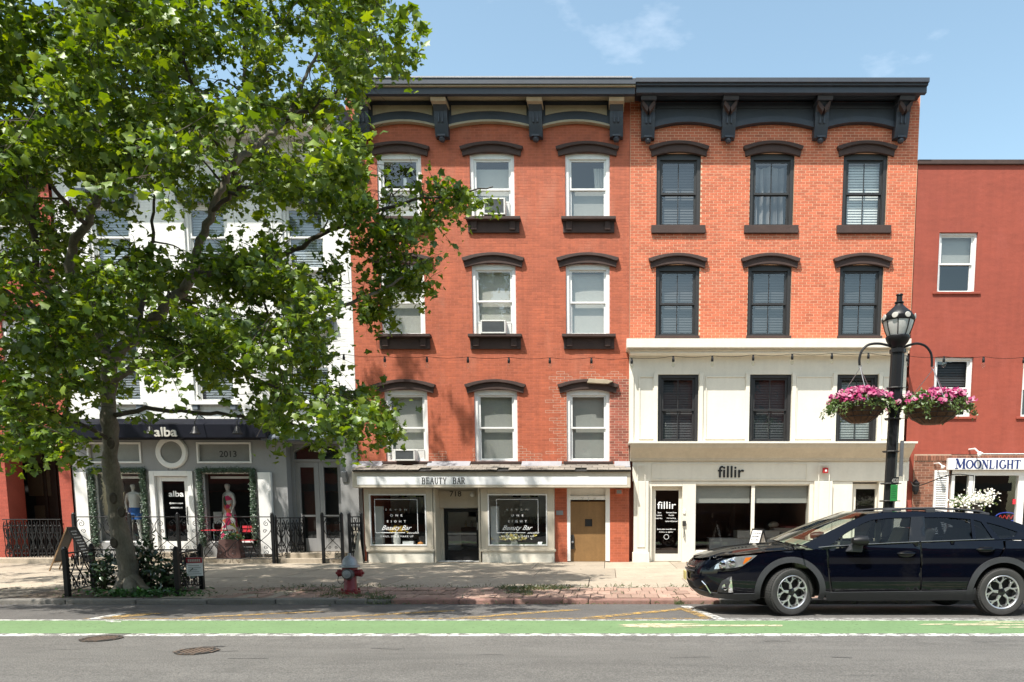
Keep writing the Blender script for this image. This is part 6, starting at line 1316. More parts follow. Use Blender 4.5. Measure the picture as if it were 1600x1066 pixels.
        Mx = Matrix.Translation((c[0], Yc - sd * .775, zc)) @ Matrix.Rotation(turn, 4, 'Z') @ (Matrix.Identity(4) if sd > 0 else Matrix.Rotation(PI, 4, 'Z'))
        for m_ in (w0, ty, rim, bk, sp, hub): m_.xform(Mx)
        W = w0.build('wheel', M['darksteel'], t); ty.build('tyre', rub, W, smooth=True); rim.build('rim', alu, W, smooth=True); bk.build('wheel_backing', dk, W); sp.build('spokes', alu, W, bev=.003); hub.build('hub_cap', blk, W, smooth=True)
    wheel(fc, 1, math.radians(17), .300); wheel(rcx, 1, 0, .300); wheel(fc, -1, math.radians(17), .245); wheel(rcx, -1, 0, .245)
car()
# ================================================================== street tree
def bez(pts, n):
    """smooth curve through points (Catmull-Rom)"""
    P = [Vector(p) for p in pts]; P = [P[0] * 2 - P[1]] + P + [P[-1] * 2 - P[-2]]; out = []
    for i in range(1, len(P) - 2):
        for k in range(n):
            t = k / n; a, b, c, d = P[i - 1], P[i], P[i + 1], P[i + 2]
            out.append(.5 * ((2 * b) + (c - a) * t + (2 * a - 5 * b + 4 * c - d) * t * t + (3 * b - a - 3 * c + d) * t ** 3))
    return out + [P[-2]]
def barkmat():
    m = pm('mottled_bark', (.150, .132, .102), .9, .5, 3.2, .8, 35, dirt=.9, dirtcol=(.060, .045, .032), stretch=(1.8, 1.8, .7)); return m
def tree():
    bark = barkmat(); twigm = pm('dark_twig_bark', (.060, .048, .036), .9, .3, 6, .4, 40)
    leaf = leafmat('plane_tree_leaf', (.060, .115, .012), (.120, .195, .016), (.235, .315, .030), .42, .45, .05)
    Y0 = 12.45
    t = thing('plane_tree', 'large leafy plane tree with a leaning mottled trunk in the fenced tree pit', 'tree', at(200, 926, Y0))
    rg = np.random.default_rng(11); rnd = random.Random(5)
    def A(px, py, y=Y0): return Vector(at(px, py, y))
    tp = bez([A(212, 938), A(205, 912), A(196, 870), A(186, 820), A(178, 770), A(173, 715), A(171, 660), A(170, 610), A(172, 560)], 5)
    n = len(tp); rad = [np.interp(i / (n - 1), [0, .06, .14, .3, .5, .8, 1], [.32, .235, .172, .136, .125, .112, .104]) for i in range(n)]
    tr = MB(); tr.tube(tp, rad, 16)
    for (a, b, c) in ((A(203, 900), A(220, 917, Y0 - .12), A(246, 930, Y0 - .22)), (A(200, 905), A(186, 922, Y0 - .2), A(172, 934, Y0 - .3)), (A(203, 905), A(205, 925, Y0 - .35), A(200, 938, Y0 - .55))): tr.tube(bez([a, b, c], 6), list(np.linspace(.14, .04, 13)), 8)
    k0 = len(tr.v); rv = np.random.default_rng(2)
    for i, v in enumerate(tr.v):
        w = .018 * math.sin(v[2] * 7 + v[0] * 9) + .012 * math.sin(v[2] * 19 + v[1] * 15); c_ = min(tp, key=lambda p: (p - Vector(v)).length); d = Vector(v) - c_
        if d.length > 1e-4: d.z = 0; tr.v[i] = tuple(Vector(v) + d.normalized() * w if d.length > 1e-4 else v)
    tr.build('trunk', bark, t, smooth='all')
    kn = MB()
    for (px, py) in ((177, 779), (178, 848), (173, 693), (190, 800)):
        p = A(px, py, Y0 - .145); kn.lathe([(.0, .02), (.03, .012), (.05, .02), (.07, .0)], p, 12, 'y', sy=1.4)
    kn.build('bark_knots', twigm, t, smooth=True)
    limbs = [
     ([(172, 565, 12.45), (150, 500, 12.5), (118, 440, 12.6), (108, 405, 12.6), (135, 350, 12.5), (158, 285, 12.4), (172, 230, 12.3), (190, 150, 12.2), (205, 60, 12.0)], .13, .03),
     ([(172, 562, 12.45), (215, 520, 12.6), (270, 470, 12.8), (303, 430, 12.9), (310, 385, 12.9), (335, 320, 12.8), (352, 280, 12.7), (372, 225, 12.5), (385, 150, 12.2), (380, 60, 11.8)], .135, .03),
     ([(352, 280, 12.7), (375, 248, 13), (415, 215, 13.3), (445, 188, 13.5), (480, 120, 13.8), (505, 40, 14)], .085, .025),
     ([(172, 560, 12.45), (130, 530, 12.0), (85, 500, 11.6), (40, 470, 11.3), (-20, 440, 11.0)], .085, .03),
     ([(55, 420, 13.2), (52, 340, 13.0), (58, 265, 12.8), (70, 190, 12.5), (80, 90, 12.2)], .07, .03),
     ([(172, 575, 12.45), (110, 480, 13.2), (60, 430, 13.2)], .09, .06),
     ([(172, 600, 12.45), (230, 560, 12.0), (300, 540, 11.6), (390, 530, 11.4), (470, 500, 11.4), (560, 470, 11.6), (640, 430, 11.9)], .085, .025),
     ([(303, 430, 12.9), (380, 420, 12.6), (460, 390, 12.3), (540, 350, 12.1), (620, 320, 12.1), (700, 305, 12.2), (770, 292, 12.3)], .07, .012),
     ([(330, 330, 12.8), (370, 300, 12.3), (430, 280, 12), (500, 270, 11.8), (550, 250, 11.7)], .05, .015),
     ([(172, 650, 12.45), (240, 640, 12.2), (330, 648, 12), (430, 660, 12), (520, 670, 12.1), (600, 650, 12.2)], .055, .015),
     ([(175, 690, 12.4), (120, 660, 12), (60, 640, 11.8), (10, 650, 11.8), (-40, 660, 11.9)], .05, .015),
     ([(380, 300, 12.6), (330, 200, 11.6), (290, 100, 11.2), (280, 10, 11)], .05, .015), ([(135, 350, 12.5), (80, 290, 11.5), (20, 240, 11), (-40, 200, 10.8)], .05, .015),
     ([(445, 188, 13.5), (520, 150, 13.2), (580, 100, 13), (620, 70, 12.9)], .04, .012), ([(172, 230, 12.3), (110, 150, 12.2), (60, 60, 12.2)], .04, .015),
     ([(215, 520, 12.6), (230, 420, 13.8), (240, 330, 14.2), (250, 230, 14.2)], .06, .02), ([(300, 540, 11.6), (370, 580, 11.4), (450, 610, 11.5), (540, 620, 11.8)], .045, .012),
    ]
    nodes = []
    for pts, r0, r1 in limbs:
        P = bez([A(*p) for p in pts], 6); r0 *= .76; r1 *= .7
        P = [p + Vector((rnd.gauss(0, .015), rnd.gauss(0, .03), rnd.gauss(0, .015))) if 0 < i < len(P) - 1 else p for i, p in enumerate(P)]
        MB().tube(P, list(np.linspace(r0, r1, len(P))), 9).build('limb', bark if r0 > .06 else twigm, t, smooth='all')
        nodes += [(p, r0 + (r1 - r0) * i / len(P)) for i, p in enumerate(P) if i > 2]
    blobs = [(100, 100, 270, 190, 66), (380, 60, 240, 130, 46), (565, 60, 62, 85, 11), (90, 290, 170, 110, 30), (330, 225, 220, 95, 34), (495, 265, 75, 80, 14), (230, 440, 230, 80, 40), (60, 450, 110, 100, 20), (440, 430, 115, 65, 22), (250, 545, 220, 65, 30), (450, 560, 105, 65, 20), (60, 590, 110, 70, 19), (560, 640, 62, 45, 13),
             (590, 335, 65, 36, 11), (665, 325, 45, 34, 8), (715, 302, 24, 16, 3), (605, 400, 58, 44, 10), (648, 450, 14, 10, 2), (540, 470, 65, 35, 7), (90, 680, 110, 38, 11), (330, 650, 110, 12, 3), (330, 500, 120, 50, 10), (470, 660, 80, 25, 6), (-120, 300, 120, 300, 40), (250, -120, 330, 130, 34), (70, 60, 130, 80, 22), (-150, 350, 130, 260, 50), (-330, 250, 130, 260, 30), (200, -330, 330, 120, 48), (-260, 40, 230, 240, 110), (-150, -230, 300, 150, 50), (60, -420, 380, 130, 50)]
    gaps = [(345, 130, 42, 34, .9), (455, 110, 24, 30, .6), (172, 370, 36, 56, .72), (320, 375, 34, 46, .5), (475, 370, 34, 45, .72), (425, 215, 60, 30, .6), (500, 215, 40, 30, .55), (340, 620, 60, 26, .7), (420, 330, 40, 30, .5), (200, 650, 60, 24, .6), (260, 300, 40, 24, .5), (525, 420, 30, 36, .55), (520, 580, 24, 40, .8), (535, 480, 24, 50, .7), (535, 560, 20, 60, .8), (120, 340, 30, 40, .6), (250, 380, 30, 40, .5), (380, 460, 34, 24, .5), (290, 510, 40, 20, .5), (420, 560, 40, 20, .5), (90, 420, 24, 50, .6), (400, 510, 40, 20, .3), (240, 590, 40, 24, .4), (300, 690, 150, 42, .97), (170, 690, 60, 40, .8)]
    vis = [(310, 420, 322, 350), (322, 350, 352, 280), (352, 280, 440, 195), (112, 420, 130, 350), (130, 350, 160, 280), (172, 560, 172, 700), (55, 400, 56, 280), (180, 545, 300, 440), (500, 120, 440, 195)]
    C, S_ = [], []; tw = MB()
    leaves = []
    for (px, py, rx, ry, k) in blobs:
        for _ in range(int(k * (1.55 if py < 320 else 1.12))):
            for tries in range(12):
                th, r = rnd.uniform(0, 2 * PI), math.sqrt(rnd.random()); x, y = px + rx * r * math.cos(th), py + ry * r * math.sin(th)
                if not any(((x - g[0]) / g[2]) ** 2 + ((y - g[1]) / g[3]) ** 2 < 1 and rnd.random() < g[4] for g in gaps): break
            else: continue
            right = px > 530 and 250 < py < 500; depth = rnd.gauss(12.15, .35) if right else min(max(rnd.gauss(11.3, 1.9), 8.2), 15.8)
            if py > 480 and not right: depth = min(max(rnd.gauss(11.0, 1.5), 8.4), 14.5)
            if py > 400 and px < 480: depth = min(max(rnd.gauss(10.5, 1.3), 8.8), 14)
            if py > 250 and x < 420 and y < 560 and rnd.random() < .5: depth = max(rnd.gauss(9.7, .6), 8.7)
            for (x0, y0, x1, y1) in vis:
                d_ = Vector((x1 - x0, y1 - y0)); f_ = max(0, min(1, ((x - x0) * d_.x + (y - y0) * d_.y) / d_.length_squared)); 
                if math.hypot(x - x0 - f_ * d_.x, y - y0 - f_ * d_.y) < 44 and depth < 13.2 and rnd.random() < .85: depth = 13.3 + abs(rnd.gauss(0, .8))
            c = A(x, y, depth)
            best = min(nodes, key=lambda q_: (q_[0] - c).length + (0 if q_[0].z < c.z + .6 else .8))
            if (best[0] - c).length > .25:
                mid = (best[0] + c) / 2 + Vector((rnd.gauss(0, .1), rnd.gauss(0, .1), rnd.uniform(.02, .2)))
                P = bez([best[0], mid, c], 4); r0 = min(best[1] * .6, .012 + .010 * (best[0] - c).length); tw.tube(P, list(np.linspace(r0, .005, len(P))), 5, cap=False)
                nodes += [(P[4], r0 * .7), (P[6], r0 * .5)]
                d0 = (c - best[0]).normalized()
            else: d0 = Vector((rnd.gauss(0, 1), rnd.gauss(0, 1), 0)).normalized()
            # sprays: a few side twigs with leaves along them
            for q_ in range(rnd.randint(4, 6)):
                d = (d0 + Vector((rnd.gauss(0, .8), rnd.gauss(0, .8), rnd.gauss(.05, .35)))).normalized(); L_ = rnd.uniform(.28, .62); st = c - d0 * rnd.uniform(0, .35)
                en = st + d * L_ + Vector((0, 0, -.06)); tw.tube([st, (st + en) / 2 + Vector((0, 0, .03)), en], [.005, .004, .002], 3, cap=False)
                for j in range(rnd.randint(17, 25)):
                    f = rnd.uniform(.15, 1.05); p = st.lerp(en, f) + Vector((rnd.gauss(0, .075), rnd.gauss(0, .075), rnd.gauss(-.03, .055))); leaves.append((p.x, p.y, p.z)); S_.append(rnd.uniform(.042, .10) if rnd.random() < .8 else rnd.uniform(.10, .15))
    # drop leaves inside set ellipses of the camera view, opening gaps in the crown
    L_ = np.array(leaves); z_ = L_[:, 2] - HC; f_ = L_[:, 1] * CT - z_ * ST; ux = PX + F * L_[:, 0] / f_; uy = PY - F * (L_[:, 1] * ST + z_ * CT) / f_
    keep = np.ones(len(L_), bool); rv_ = rg.uniform(size=len(L_))
    for (x, y, rx, ry, p) in ((622, 285, 48, 62, .8), (300, 680, 130, 26, .98), (546, 520, 16, 100, .85), (172, 365, 46, 60, .5), (322, 360, 36, 55, .4), (476, 365, 40, 58, .6), (620, 190, 60, 70, .9), (430, 215, 60, 34, .45), (345, 130, 40, 32, .6), (640, 640, 34, 44, .6), (420, 600, 60, 30, .45), (260, 620, 70, 30, .4), (560, 545, 30, 40, .8), (380, 480, 50, 26, .3), (690, 400, 60, 40, .6)):
        keep &= ~((((ux - x) / rx) ** 2 + ((uy - y) / ry) ** 2 < 1) & (rv_ < p))
    leaves = L_[keep]; S_ = np.array(S_)[keep]
    tw.build('twigs', twigm, t, smooth=False); tag(bpy.data.objects['twigs'], kind='stuff')
    N = rg.normal(size=(len(leaves), 3)) * .75 + np.array([-.12, -.25, .75])
    o = scatter('crown', leaves, np.array(S_), LEAF5, leaf, t, N=N, fold=.45); tag(o, kind='stuff')
    print('leaves', len(leaves))
tree()
# ================================================================== ironwork
def spiral(c, r, a0, turns, n=14, sgn=1): return [(c[0] + r * (1 - .8 * i / n) * math.cos(a0 + sgn * turns * 2 * PI * i / n), c[1] + r * (1 - .8 * i / n) * math.sin(a0 + sgn * turns * 2 * PI * i / n)) for i in range(n + 1)]
def scroll_mesh(w, h, r, dense=False):
    mb = MB()
    for s in (1, -1):
        a = [(s * .30 * w, .95 * h), (s * .46 * w, .80 * h), (s * .36 * w, .62 * h), (0, .44 * h), (-s * .38 * w, .25 * h), (-s * .44 * w, .10 * h), (-s * .26 * w, .03 * h)]
        mb.tube([(p.x, 0, p.z) for p in bez([(u, 0, v) for u, v in a], 4)], r, 4)
        for (c, rr_, a0, sg) in (((s * .24 * w, .84 * h), .12 * w, PI / 2 if s > 0 else PI / 2, s), ((-s * .22 * w, .15 * h), .12 * w, -PI / 2, s), ((s * .17 * w, .66 * h), .09 * w, 0 if s > 0 else PI, s), ((-s * .17 * w, .28 * h), .09 * w, PI if s > 0 else 0, s)): mb.tube([(u, 0, v) for u, v in spiral(c, rr_, a0, 1.3, 12, sg)], r * .8, 4)
    if dense:
        for s in (-.25, .25): mb.tube([(u, 0, v) for u, v in [(s * w + .16 * w * math.cos(k / 12 * 2 * PI), .5 * h + .3 * h * math.sin(k / 12 * 2 * PI)) for k in range(13)]], r * .9, 4)
        mb.tube([(0, 0, 0), (0, 0, h)], r, 4)
    return mb.mesh('scroll', M['black'], origin=Vector((0, 0, 0)))[0]
def fence(name, label, cat, runs, h, zf, unit=.42, r=.011, post=.035, group=None, gap=.10, post_h=.06, dense=False, posts=True):
    """runs: list of ((x, y), (x, y)); each run has two rails, scrolls and posts"""
    (ax, ay), (bx, by) = runs[0][0], runs[-1][1]; t = thing(name, label, cat, ((ax + bx) / 2, (ay + by) / 2, zf(ay)), group); seen = set()
    for (a, b) in runs:
        a, b = Vector(a), Vector(b); L = (b - a).length; d = (b - a) / L; ang = math.atan2(d.y, d.x); za, zb = zf(a.y), zf(b.y)
        for zz in (h, gap): MB().tube([(a.x, a.y, za + zz), (b.x, b.y, zb + zz)], .014 if zz == h else .011, 6).build('rail', M['black'], t)
        k = max(1, round(L / unit)); w = L / k; me = scroll_mesh(w, h - gap, r, dense)
        for i in range(k):
            p = a + d * w * (i + .5); o = bpy.data.objects.new('scroll', me); link(o, t, Vector((p.x, p.y, za + (zb - za) * (i + .5) / k + gap))); o.rotation_euler = (0, 0, ang)
        if posts:
            for p in (a, b):
                key = (round(p.x, 2), round(p.y, 2))
                if key in seen: continue
                seen.add(key); z = zf(p.y); m = MB(); m.box(p.x - post, p.x + post, p.y - post, p.y + post, z - .03, z + h + post_h); m.lathe([(post * 1.2, 0), (post * 1.2, .02), (post * .6, .05), (0, .06)], (p.x, p.y, z + h + post_h), 8); m.build('post', M['black'], t, bev=.004)
    return t
flat = lambda y: zs(min(y, 20))
YFN = 19.25; fxn = lambda px: wx(px, 850, YFN)
hF = wz(808, YFN) - zs(YFN) - .0
fence('iron_fence', 'long black scrollwork fence in front of the boutique window', 'fence', [((fxn(118), YFN), (fxn(205), YFN)), ((fxn(205), YFN), (fxn(280), YFN)), ((fxn(280), YFN), (fxn(427), YFN))], hF, lambda y: .0, .62, .010, gap=.12)
fence('iron_gate', 'open black iron gate leaf swung in beside the boutique fence', 'gate', [((fxn(431), YFN + .05), (fxn(452), YFN + 1.0))], hF - .03, lambda y: .0, .30, .013, gap=.18, dense=True, post=.022, post_h=.02)
fence('iron_fence', 'short black fence panel between the open gate and the hydrant', 'fence', [((fxn(505), YFN), (fxn(535), YFN))], hF, lambda y: .0, .55, .010, gap=.12)
fence('iron_fence', 'narrow black fence return against the salon shopfront corner', 'fence', [((fxn(547), YFN), (fxn(558), YFN + .40))], hF, lambda y: .0, .24, .013, gap=.14, dense=True)
Yp = 19.84
fence('porch_railing', 'ornate black iron railing across the arched red brick porch', 'railing', [((wx(6, 840, Yp), Yp), (wx(97, 840, Yp), Yp))], wz(812, Yp) - .02, lambda y: .02, .21, .013, gap=.06, dense=True, posts=False)
hg = .70
fence('tree_guard', 'black scrollwork tree guard round the leaning plane tree', 'tree guard', [((wx(104, 900, 11.98), 11.98), (wx(146, 900, 13.05), 13.05)), ((wx(146, 900, 13.05), 13.05), (wx(315, 900, 13.05), 13.05)), ((wx(315, 900, 13.05), 13.05), (wx(277, 900, 12.05), 12.05))], hg, flat, .36, .011, gap=.08)
# notice on the guard
xa, ya_ = wx(304, 885, 12.45), 12.45
nt_ = thing('notice_sign', 'small white notice with a red heading on the right end of the tree guard', 'sign', (xa, ya_, wz(900, ya_)))
rot = lambda mb: mb.xform(Matrix.Translation((xa, ya_, 0)) @ Matrix.Rotation(.25, 4, 'Z'))
zb_, zt_ = wz(900, ya_), wz(871, ya_)
rot(MB().box(-.125, .125, -.006, .006, zb_, zt_)).build('sign_plate', M['signwhite'], nt_); rot(MB().box(-.124, .124, -.0085, -.0062, zt_ - .095, zt_ - .002)).build('red_heading', pm('notice_red', (.36, .02, .035), .5, .08), nt_)
mb = MB()
for k in range(5): mb.box(-.10, .10 - .03 * (k % 3), -.008, -.0062, zb_ + .03 + k * .035, zb_ + .038 + k * .035)
rot(mb).build('small_print', M['lettergrey'], nt_); mb = MB()
for k in range(7): mb.box(-.095 + k * .028, -.075 + k * .028, -.0105, -.0088, zt_ - .075, zt_ - .03)
rot(mb).build('heading_marks', M['silver'], nt_)
# ================================================================== planting in the pit
shr = leafmat('shrub_leaf', (.012, .030, .010), (.02, .05, .014), (.045, .085, .03), .12, .3, .10); gcov = leafmat('ground_cover_leaf', (.02, .08, .015), (.035, .13, .02), (.06, .18, .03), .25)
def shrub(label, px, py, Y, w, h, n, seed):
    rg = np.random.default_rng(seed); c = at(px, py, Y); zb = zs(Y) - .02
    t = thing('shrub', label, 'shrub', (c[0], Y, zb), 'shrubs in the tree pit'); st = MB(); P = []
    for k in range(9):
        e = (c[0] + rg.normal(0, w * .35), Y + rg.normal(0, w * .25), zb + h * rg.uniform(.65, 1.0)); b0 = (c[0] + rg.normal(0, .04), Y + rg.normal(0, .04), zb); m_ = tuple((a + b) / 2 + rg.normal(0, .03) for a, b in zip(b0, e)); st.tube([b0, m_, e], [.012, .009, .005], 5)
        for j in range(n // 9):
            f = rg.uniform(.2, 1.05); P.append([b0[i] + (e[i] - b0[i]) * f + rg.normal(0, .075) for i in range(3)])
    st.build('stems', MATS['dark_twig_bark'], t); P = np.array(P); P[:, 2] = np.maximum(P[:, 2], zb + .03); o = scatter('foliage', P, rg.uniform(.07, .13, len(P)), LEAFO, shr, t, up=.5); tag(o, kind='stuff')
shrub('tall dark shrub just right of the plane trunk', 232, 915, 12.75, .45, .95, 420, 1)
shrub('low spreading shrub beside the red headed notice', 262, 915, 12.5, .55, .55, 420, 2)
shrub('dark shrub left of the plane trunk inside the guard', 163, 915, 12.8, .45, .62, 330, 3)
rg = np.random.default_rng(4); P = []
for (px, s, n) in ((190, .38, 420), (225, .32, 280), (300, .2, 90)):
    x = wx(px, 930, 12.0); P.append(np.c_[rg.normal(x, s, n), rg.normal(12.0, .10, n).clip(11.8, 12.3), rg.uniform(-.03, .09, n)])
P = np.vstack(P); tag(scatter('ground_cover', P, rg.uniform(.04, .075, len(P)), LEAFO, gcov, None, up=1.2), 'bright green ground cover at the foot of the plane tree', kind='stuff')
# weeds between the pavers, litter on the pavement
blade = leafmat('weed_blade', (.05, .075, .02), (.08, .11, .03), (.16, .15, .06), .2)
P = []
for (x0, x1, yc, sy, n) in ((-6, 7, 13.37, .025, 900), (wx(780, 915, 12.9), wx(890, 915, 12.9), 13.15, .14, 900), (wx(790, 925, 12.4), wx(830, 925, 12.4), 12.55, .08, 260), (wx(815, 933, 12.1), wx(832, 933, 12.1), 12.1, .05, 60), (-3.5, 5, 11.53, .02, 260), (wx(575, 940, 11.6), wx(615, 940, 11.6), 11.62, .08, 300), (wx(1055, 940, 11.5), wx(1068, 940, 11.5), 11.5, .04, 120), (wx(500, 935, 12), wx(590, 935, 12), 12.1, .25, 420), (-7, 6, 12.6, .5, 260), (wx(380, 920, 12.5), wx(520, 920, 12.5), 12.9, .3, 300)):
    n = int(n); P.append(np.c_[rg.uniform(x0, x1, n), rg.normal(yc, sy, n), np.zeros(n)])
P = np.vstack(P)
P[:, 2] = np.where(P[:, 1] > 11.56, -.035 + (P[:, 1] - 11.55) / 8.45 * .035, -.108) + rg.uniform(0, .02, len(P)); N = rg.normal(size=(len(P), 3)); N[:, 2] *= .35
tag(scatter('weeds', P, rg.uniform(.035, .085, len(P)), [(0, 0), (.1, .3), (.06, .8), (0, 1), (-.06, .8), (-.1, .3)], blade, None, N=N), 'grassy weeds growing in the pavement joints', kind='stuff')
P = np.vstack([np.c_[rg.uniform(-14, -2, 900), 11.9 + np.abs(rg.normal(0, 1.6, 900)), np.zeros(900)], np.c_[rg.uniform(-14, 0, 260), rg.uniform(11.45, 11.54, 260), np.zeros(260)], np.c_[rg.uniform(-10, 4, 120), rg.uniform(14, 19.6, 120), np.zeros(120)]])
P[:, 2] = np.where(P[:, 1] > 11.56, -.035 + (P[:, 1] - 11.55) / 8.45 * .035, -.11) + .009
tag(scatter('leaf_litter', P, rg.uniform(.015, .05, len(P)), LEAFO, leafmat('dry_leaf', (.10, .065, .03), (.17, .12, .06), (.09, .10, .04), .1), None, up=3), 'dry leaf litter along the kerb and under the tree', kind='stuff')
# ================================================================== hydrant
hx, hy = wx(548, 925, 12.35), 12.35; hz = zs(hy)
t = thing('fire_hydrant', 'red fire hydrant with a silver bonnet standing near the kerb', 'fire hydrant', (hx, hy, hz))
MB().lathe([(.165, 0), (.165, .045), (.12, .05), (.105, .07), (.10, .40), (.125, .405), (.125, .44), (.10, .45), (0, .45)], (hx, hy, hz), 24).build('barrel', M['hydred'], t, smooth=True)
MB().lathe([(.165, .45), (.165, .475), (.13, .49), (.118, .56), (.085, .615), (.04, .64), (.03, .645), (.03, .68), (0, .685)], (hx, hy, hz), 20).build('bonnet', M['hydsilver'], t, smooth=True)
for k in range(8): MB().lathe([(.018, .02), (.018, .05), (0, .052)], (hx + .145 * math.cos(k * PI / 4), hy + .145 * math.sin(k * PI / 4), hz + .04), 6).build('flange_bolt', M['hydred'], t)
MB().lathe([(.095, -.02), (.095, .13), (.082, .14), (.075, .15), (0, .155)], (hx, hy, hz + .34), 20, 'y').build('pumper_nozzle', pm('dark_nozzle_paint', (.10, .09, .085), .5, .3, 8, .3), t, smooth=True)
MB().lathe([(.066, .150), (.066, .175), (.02, .18), (.02, .205), (0, .206)], (hx, hy, hz + .34), 6 * 3, 'y').build('nozzle_cap', M['hydsilver'], t, smooth=True)
for s in (-1, 1):
    m = MB(); m.lathe([(.055, .08), (.055, .155), (.062, .16), (.062, .20), (.025, .205), (.022, .235), (0, .236)], (0, 0, 0), 14, 'x'); m.xform(Matrix.Translation((hx, hy, hz + .35)) @ Matrix.Rotation(0 if s > 0 else PI, 4, 'Z')); m.build('side_nozzle', M['hydred'], t, smooth=True)
MB().tube(bez([(hx - .18, hy - .02, hz + .33), (hx - .19, hy - .05, hz + .22), (hx - .12, hy - .09, hz + .17), (hx - .05, hy - .12, hz + .22)], 6), .006, 5).build('chain', M['darksteel'], t)
# ================================================================== sandwich boards
def aframe(loc, yaw, h, w, spread, label, face, frame):
    t = thing('sandwich_board', label, 'sign', loc); Mx = Matrix.Translation(loc) @ Matrix.Rotation(yaw, 4, 'Z')
    for s in (-1, 1):
        th = math.atan2(spread, h); R = Mx @ Matrix.Translation((0, 0, h)) @ Matrix.Rotation(s * th, 4, 'X') @ Matrix.Translation((0, 0, -h / math.cos(th)))
        L = h / math.cos(th); m = MB(); f = .035
        m.box(-w / 2, -w / 2 + f, -.012, .012, 0, L); m.box(w / 2 - f, w / 2, -.012, .012, 0, L); m.box(-w / 2 + f, w / 2 - f, -.0115, .0115, L - f, L); m.box(-w / 2 + f, w / 2 - f, -.0115, .0115, .20, .20 + f); pnl = m.xform(R).build('frame', frame[0 if s < 0 else 1] if isinstance(frame, tuple) else frame, t, bev=.003)
        MB().box(-w / 2 + f, w / 2 - f, -.006, .006, .20 + f, L - f).xform(R).build('board', face, pnl)
        if s < 0 or True:
            m = MB(); rnd = random.Random(9); y = -.0075 if s < 0 else .0075; z = L - .12
            while z > .34:
                x = -w / 2 + .08; e = w / 2 - rnd.uniform(.07, .2)
                while x < e: l = rnd.uniform(.02, .06); m.box(x, x + l, y - .0005, y + .0005, z, z + rnd.uniform(.015, .03)); x += l + rnd.uniform(.012, .03)
                z -= .075
            m.xform(R).build('writing', M['letterwhite'] if face is M['letterblack'] else M['letterblack'], pnl)
    return t
zA = lambda y: zs(y) + .004
aframe((wx(1184, 850, 16.7), 16.7, zA(16.7)), math.radians(-73), .97, .52, .26, 'black framed sandwich board with white panels behind the car bonnet', M['signwhite'], M['black'])
aframe((wx(114, 850, 17.2), 17.2, zA(17.2)), math.radians(104), 1.0, .50, .42, 'black chalkboard sandwich board with white writing left of the tree guard', M['letterblack'], (M['black'], M['timber']))
# ================================================================== boutique mannequins and bistro set
def skin(name, joints, bones, mat, parent, sub=2):
    me = bpy.data.meshes.new(name); me.from_pydata([j[0] for j in joints], bones, []); o = bpy.data.objects.new('t', me); col.objects.link(o)
    sm = o.modifiers.new('s', 'SKIN'); sm.use_smooth_shade = True; sb = o.modifiers.new('u', 'SUBSURF'); sb.levels = sub; sb.render_levels = sub
    for k, j in enumerate(joints): me.skin_vertices[0].data[k].radius = (j[1], j[1]) if not isinstance(j[1], tuple) else j[1]
    me.skin_vertices[0].data[0].use_root = True
    r = bpy.data.meshes.new_from_object(o.evaluated_get(bpy.context.evaluated_depsgraph_get())); bpy.data.objects.remove(o); bpy.data.meshes.remove(me)
    r.name = name; vs = [tuple(v.co) for v in r.vertices]; og = recenter(vs); r.transform(Matrix.Translation(-og)); r.materials.clear(); r.materials.append(mat)
    ob = bpy.data.objects.new(name, r); return link(ob, parent, og)
plat = .50; yM = 20.42
MB().box(wx(140, 800, yM), wx(405, 800, yM), 20.06, 20.95, .2, plat).build('window_platform', M['room'], b716)
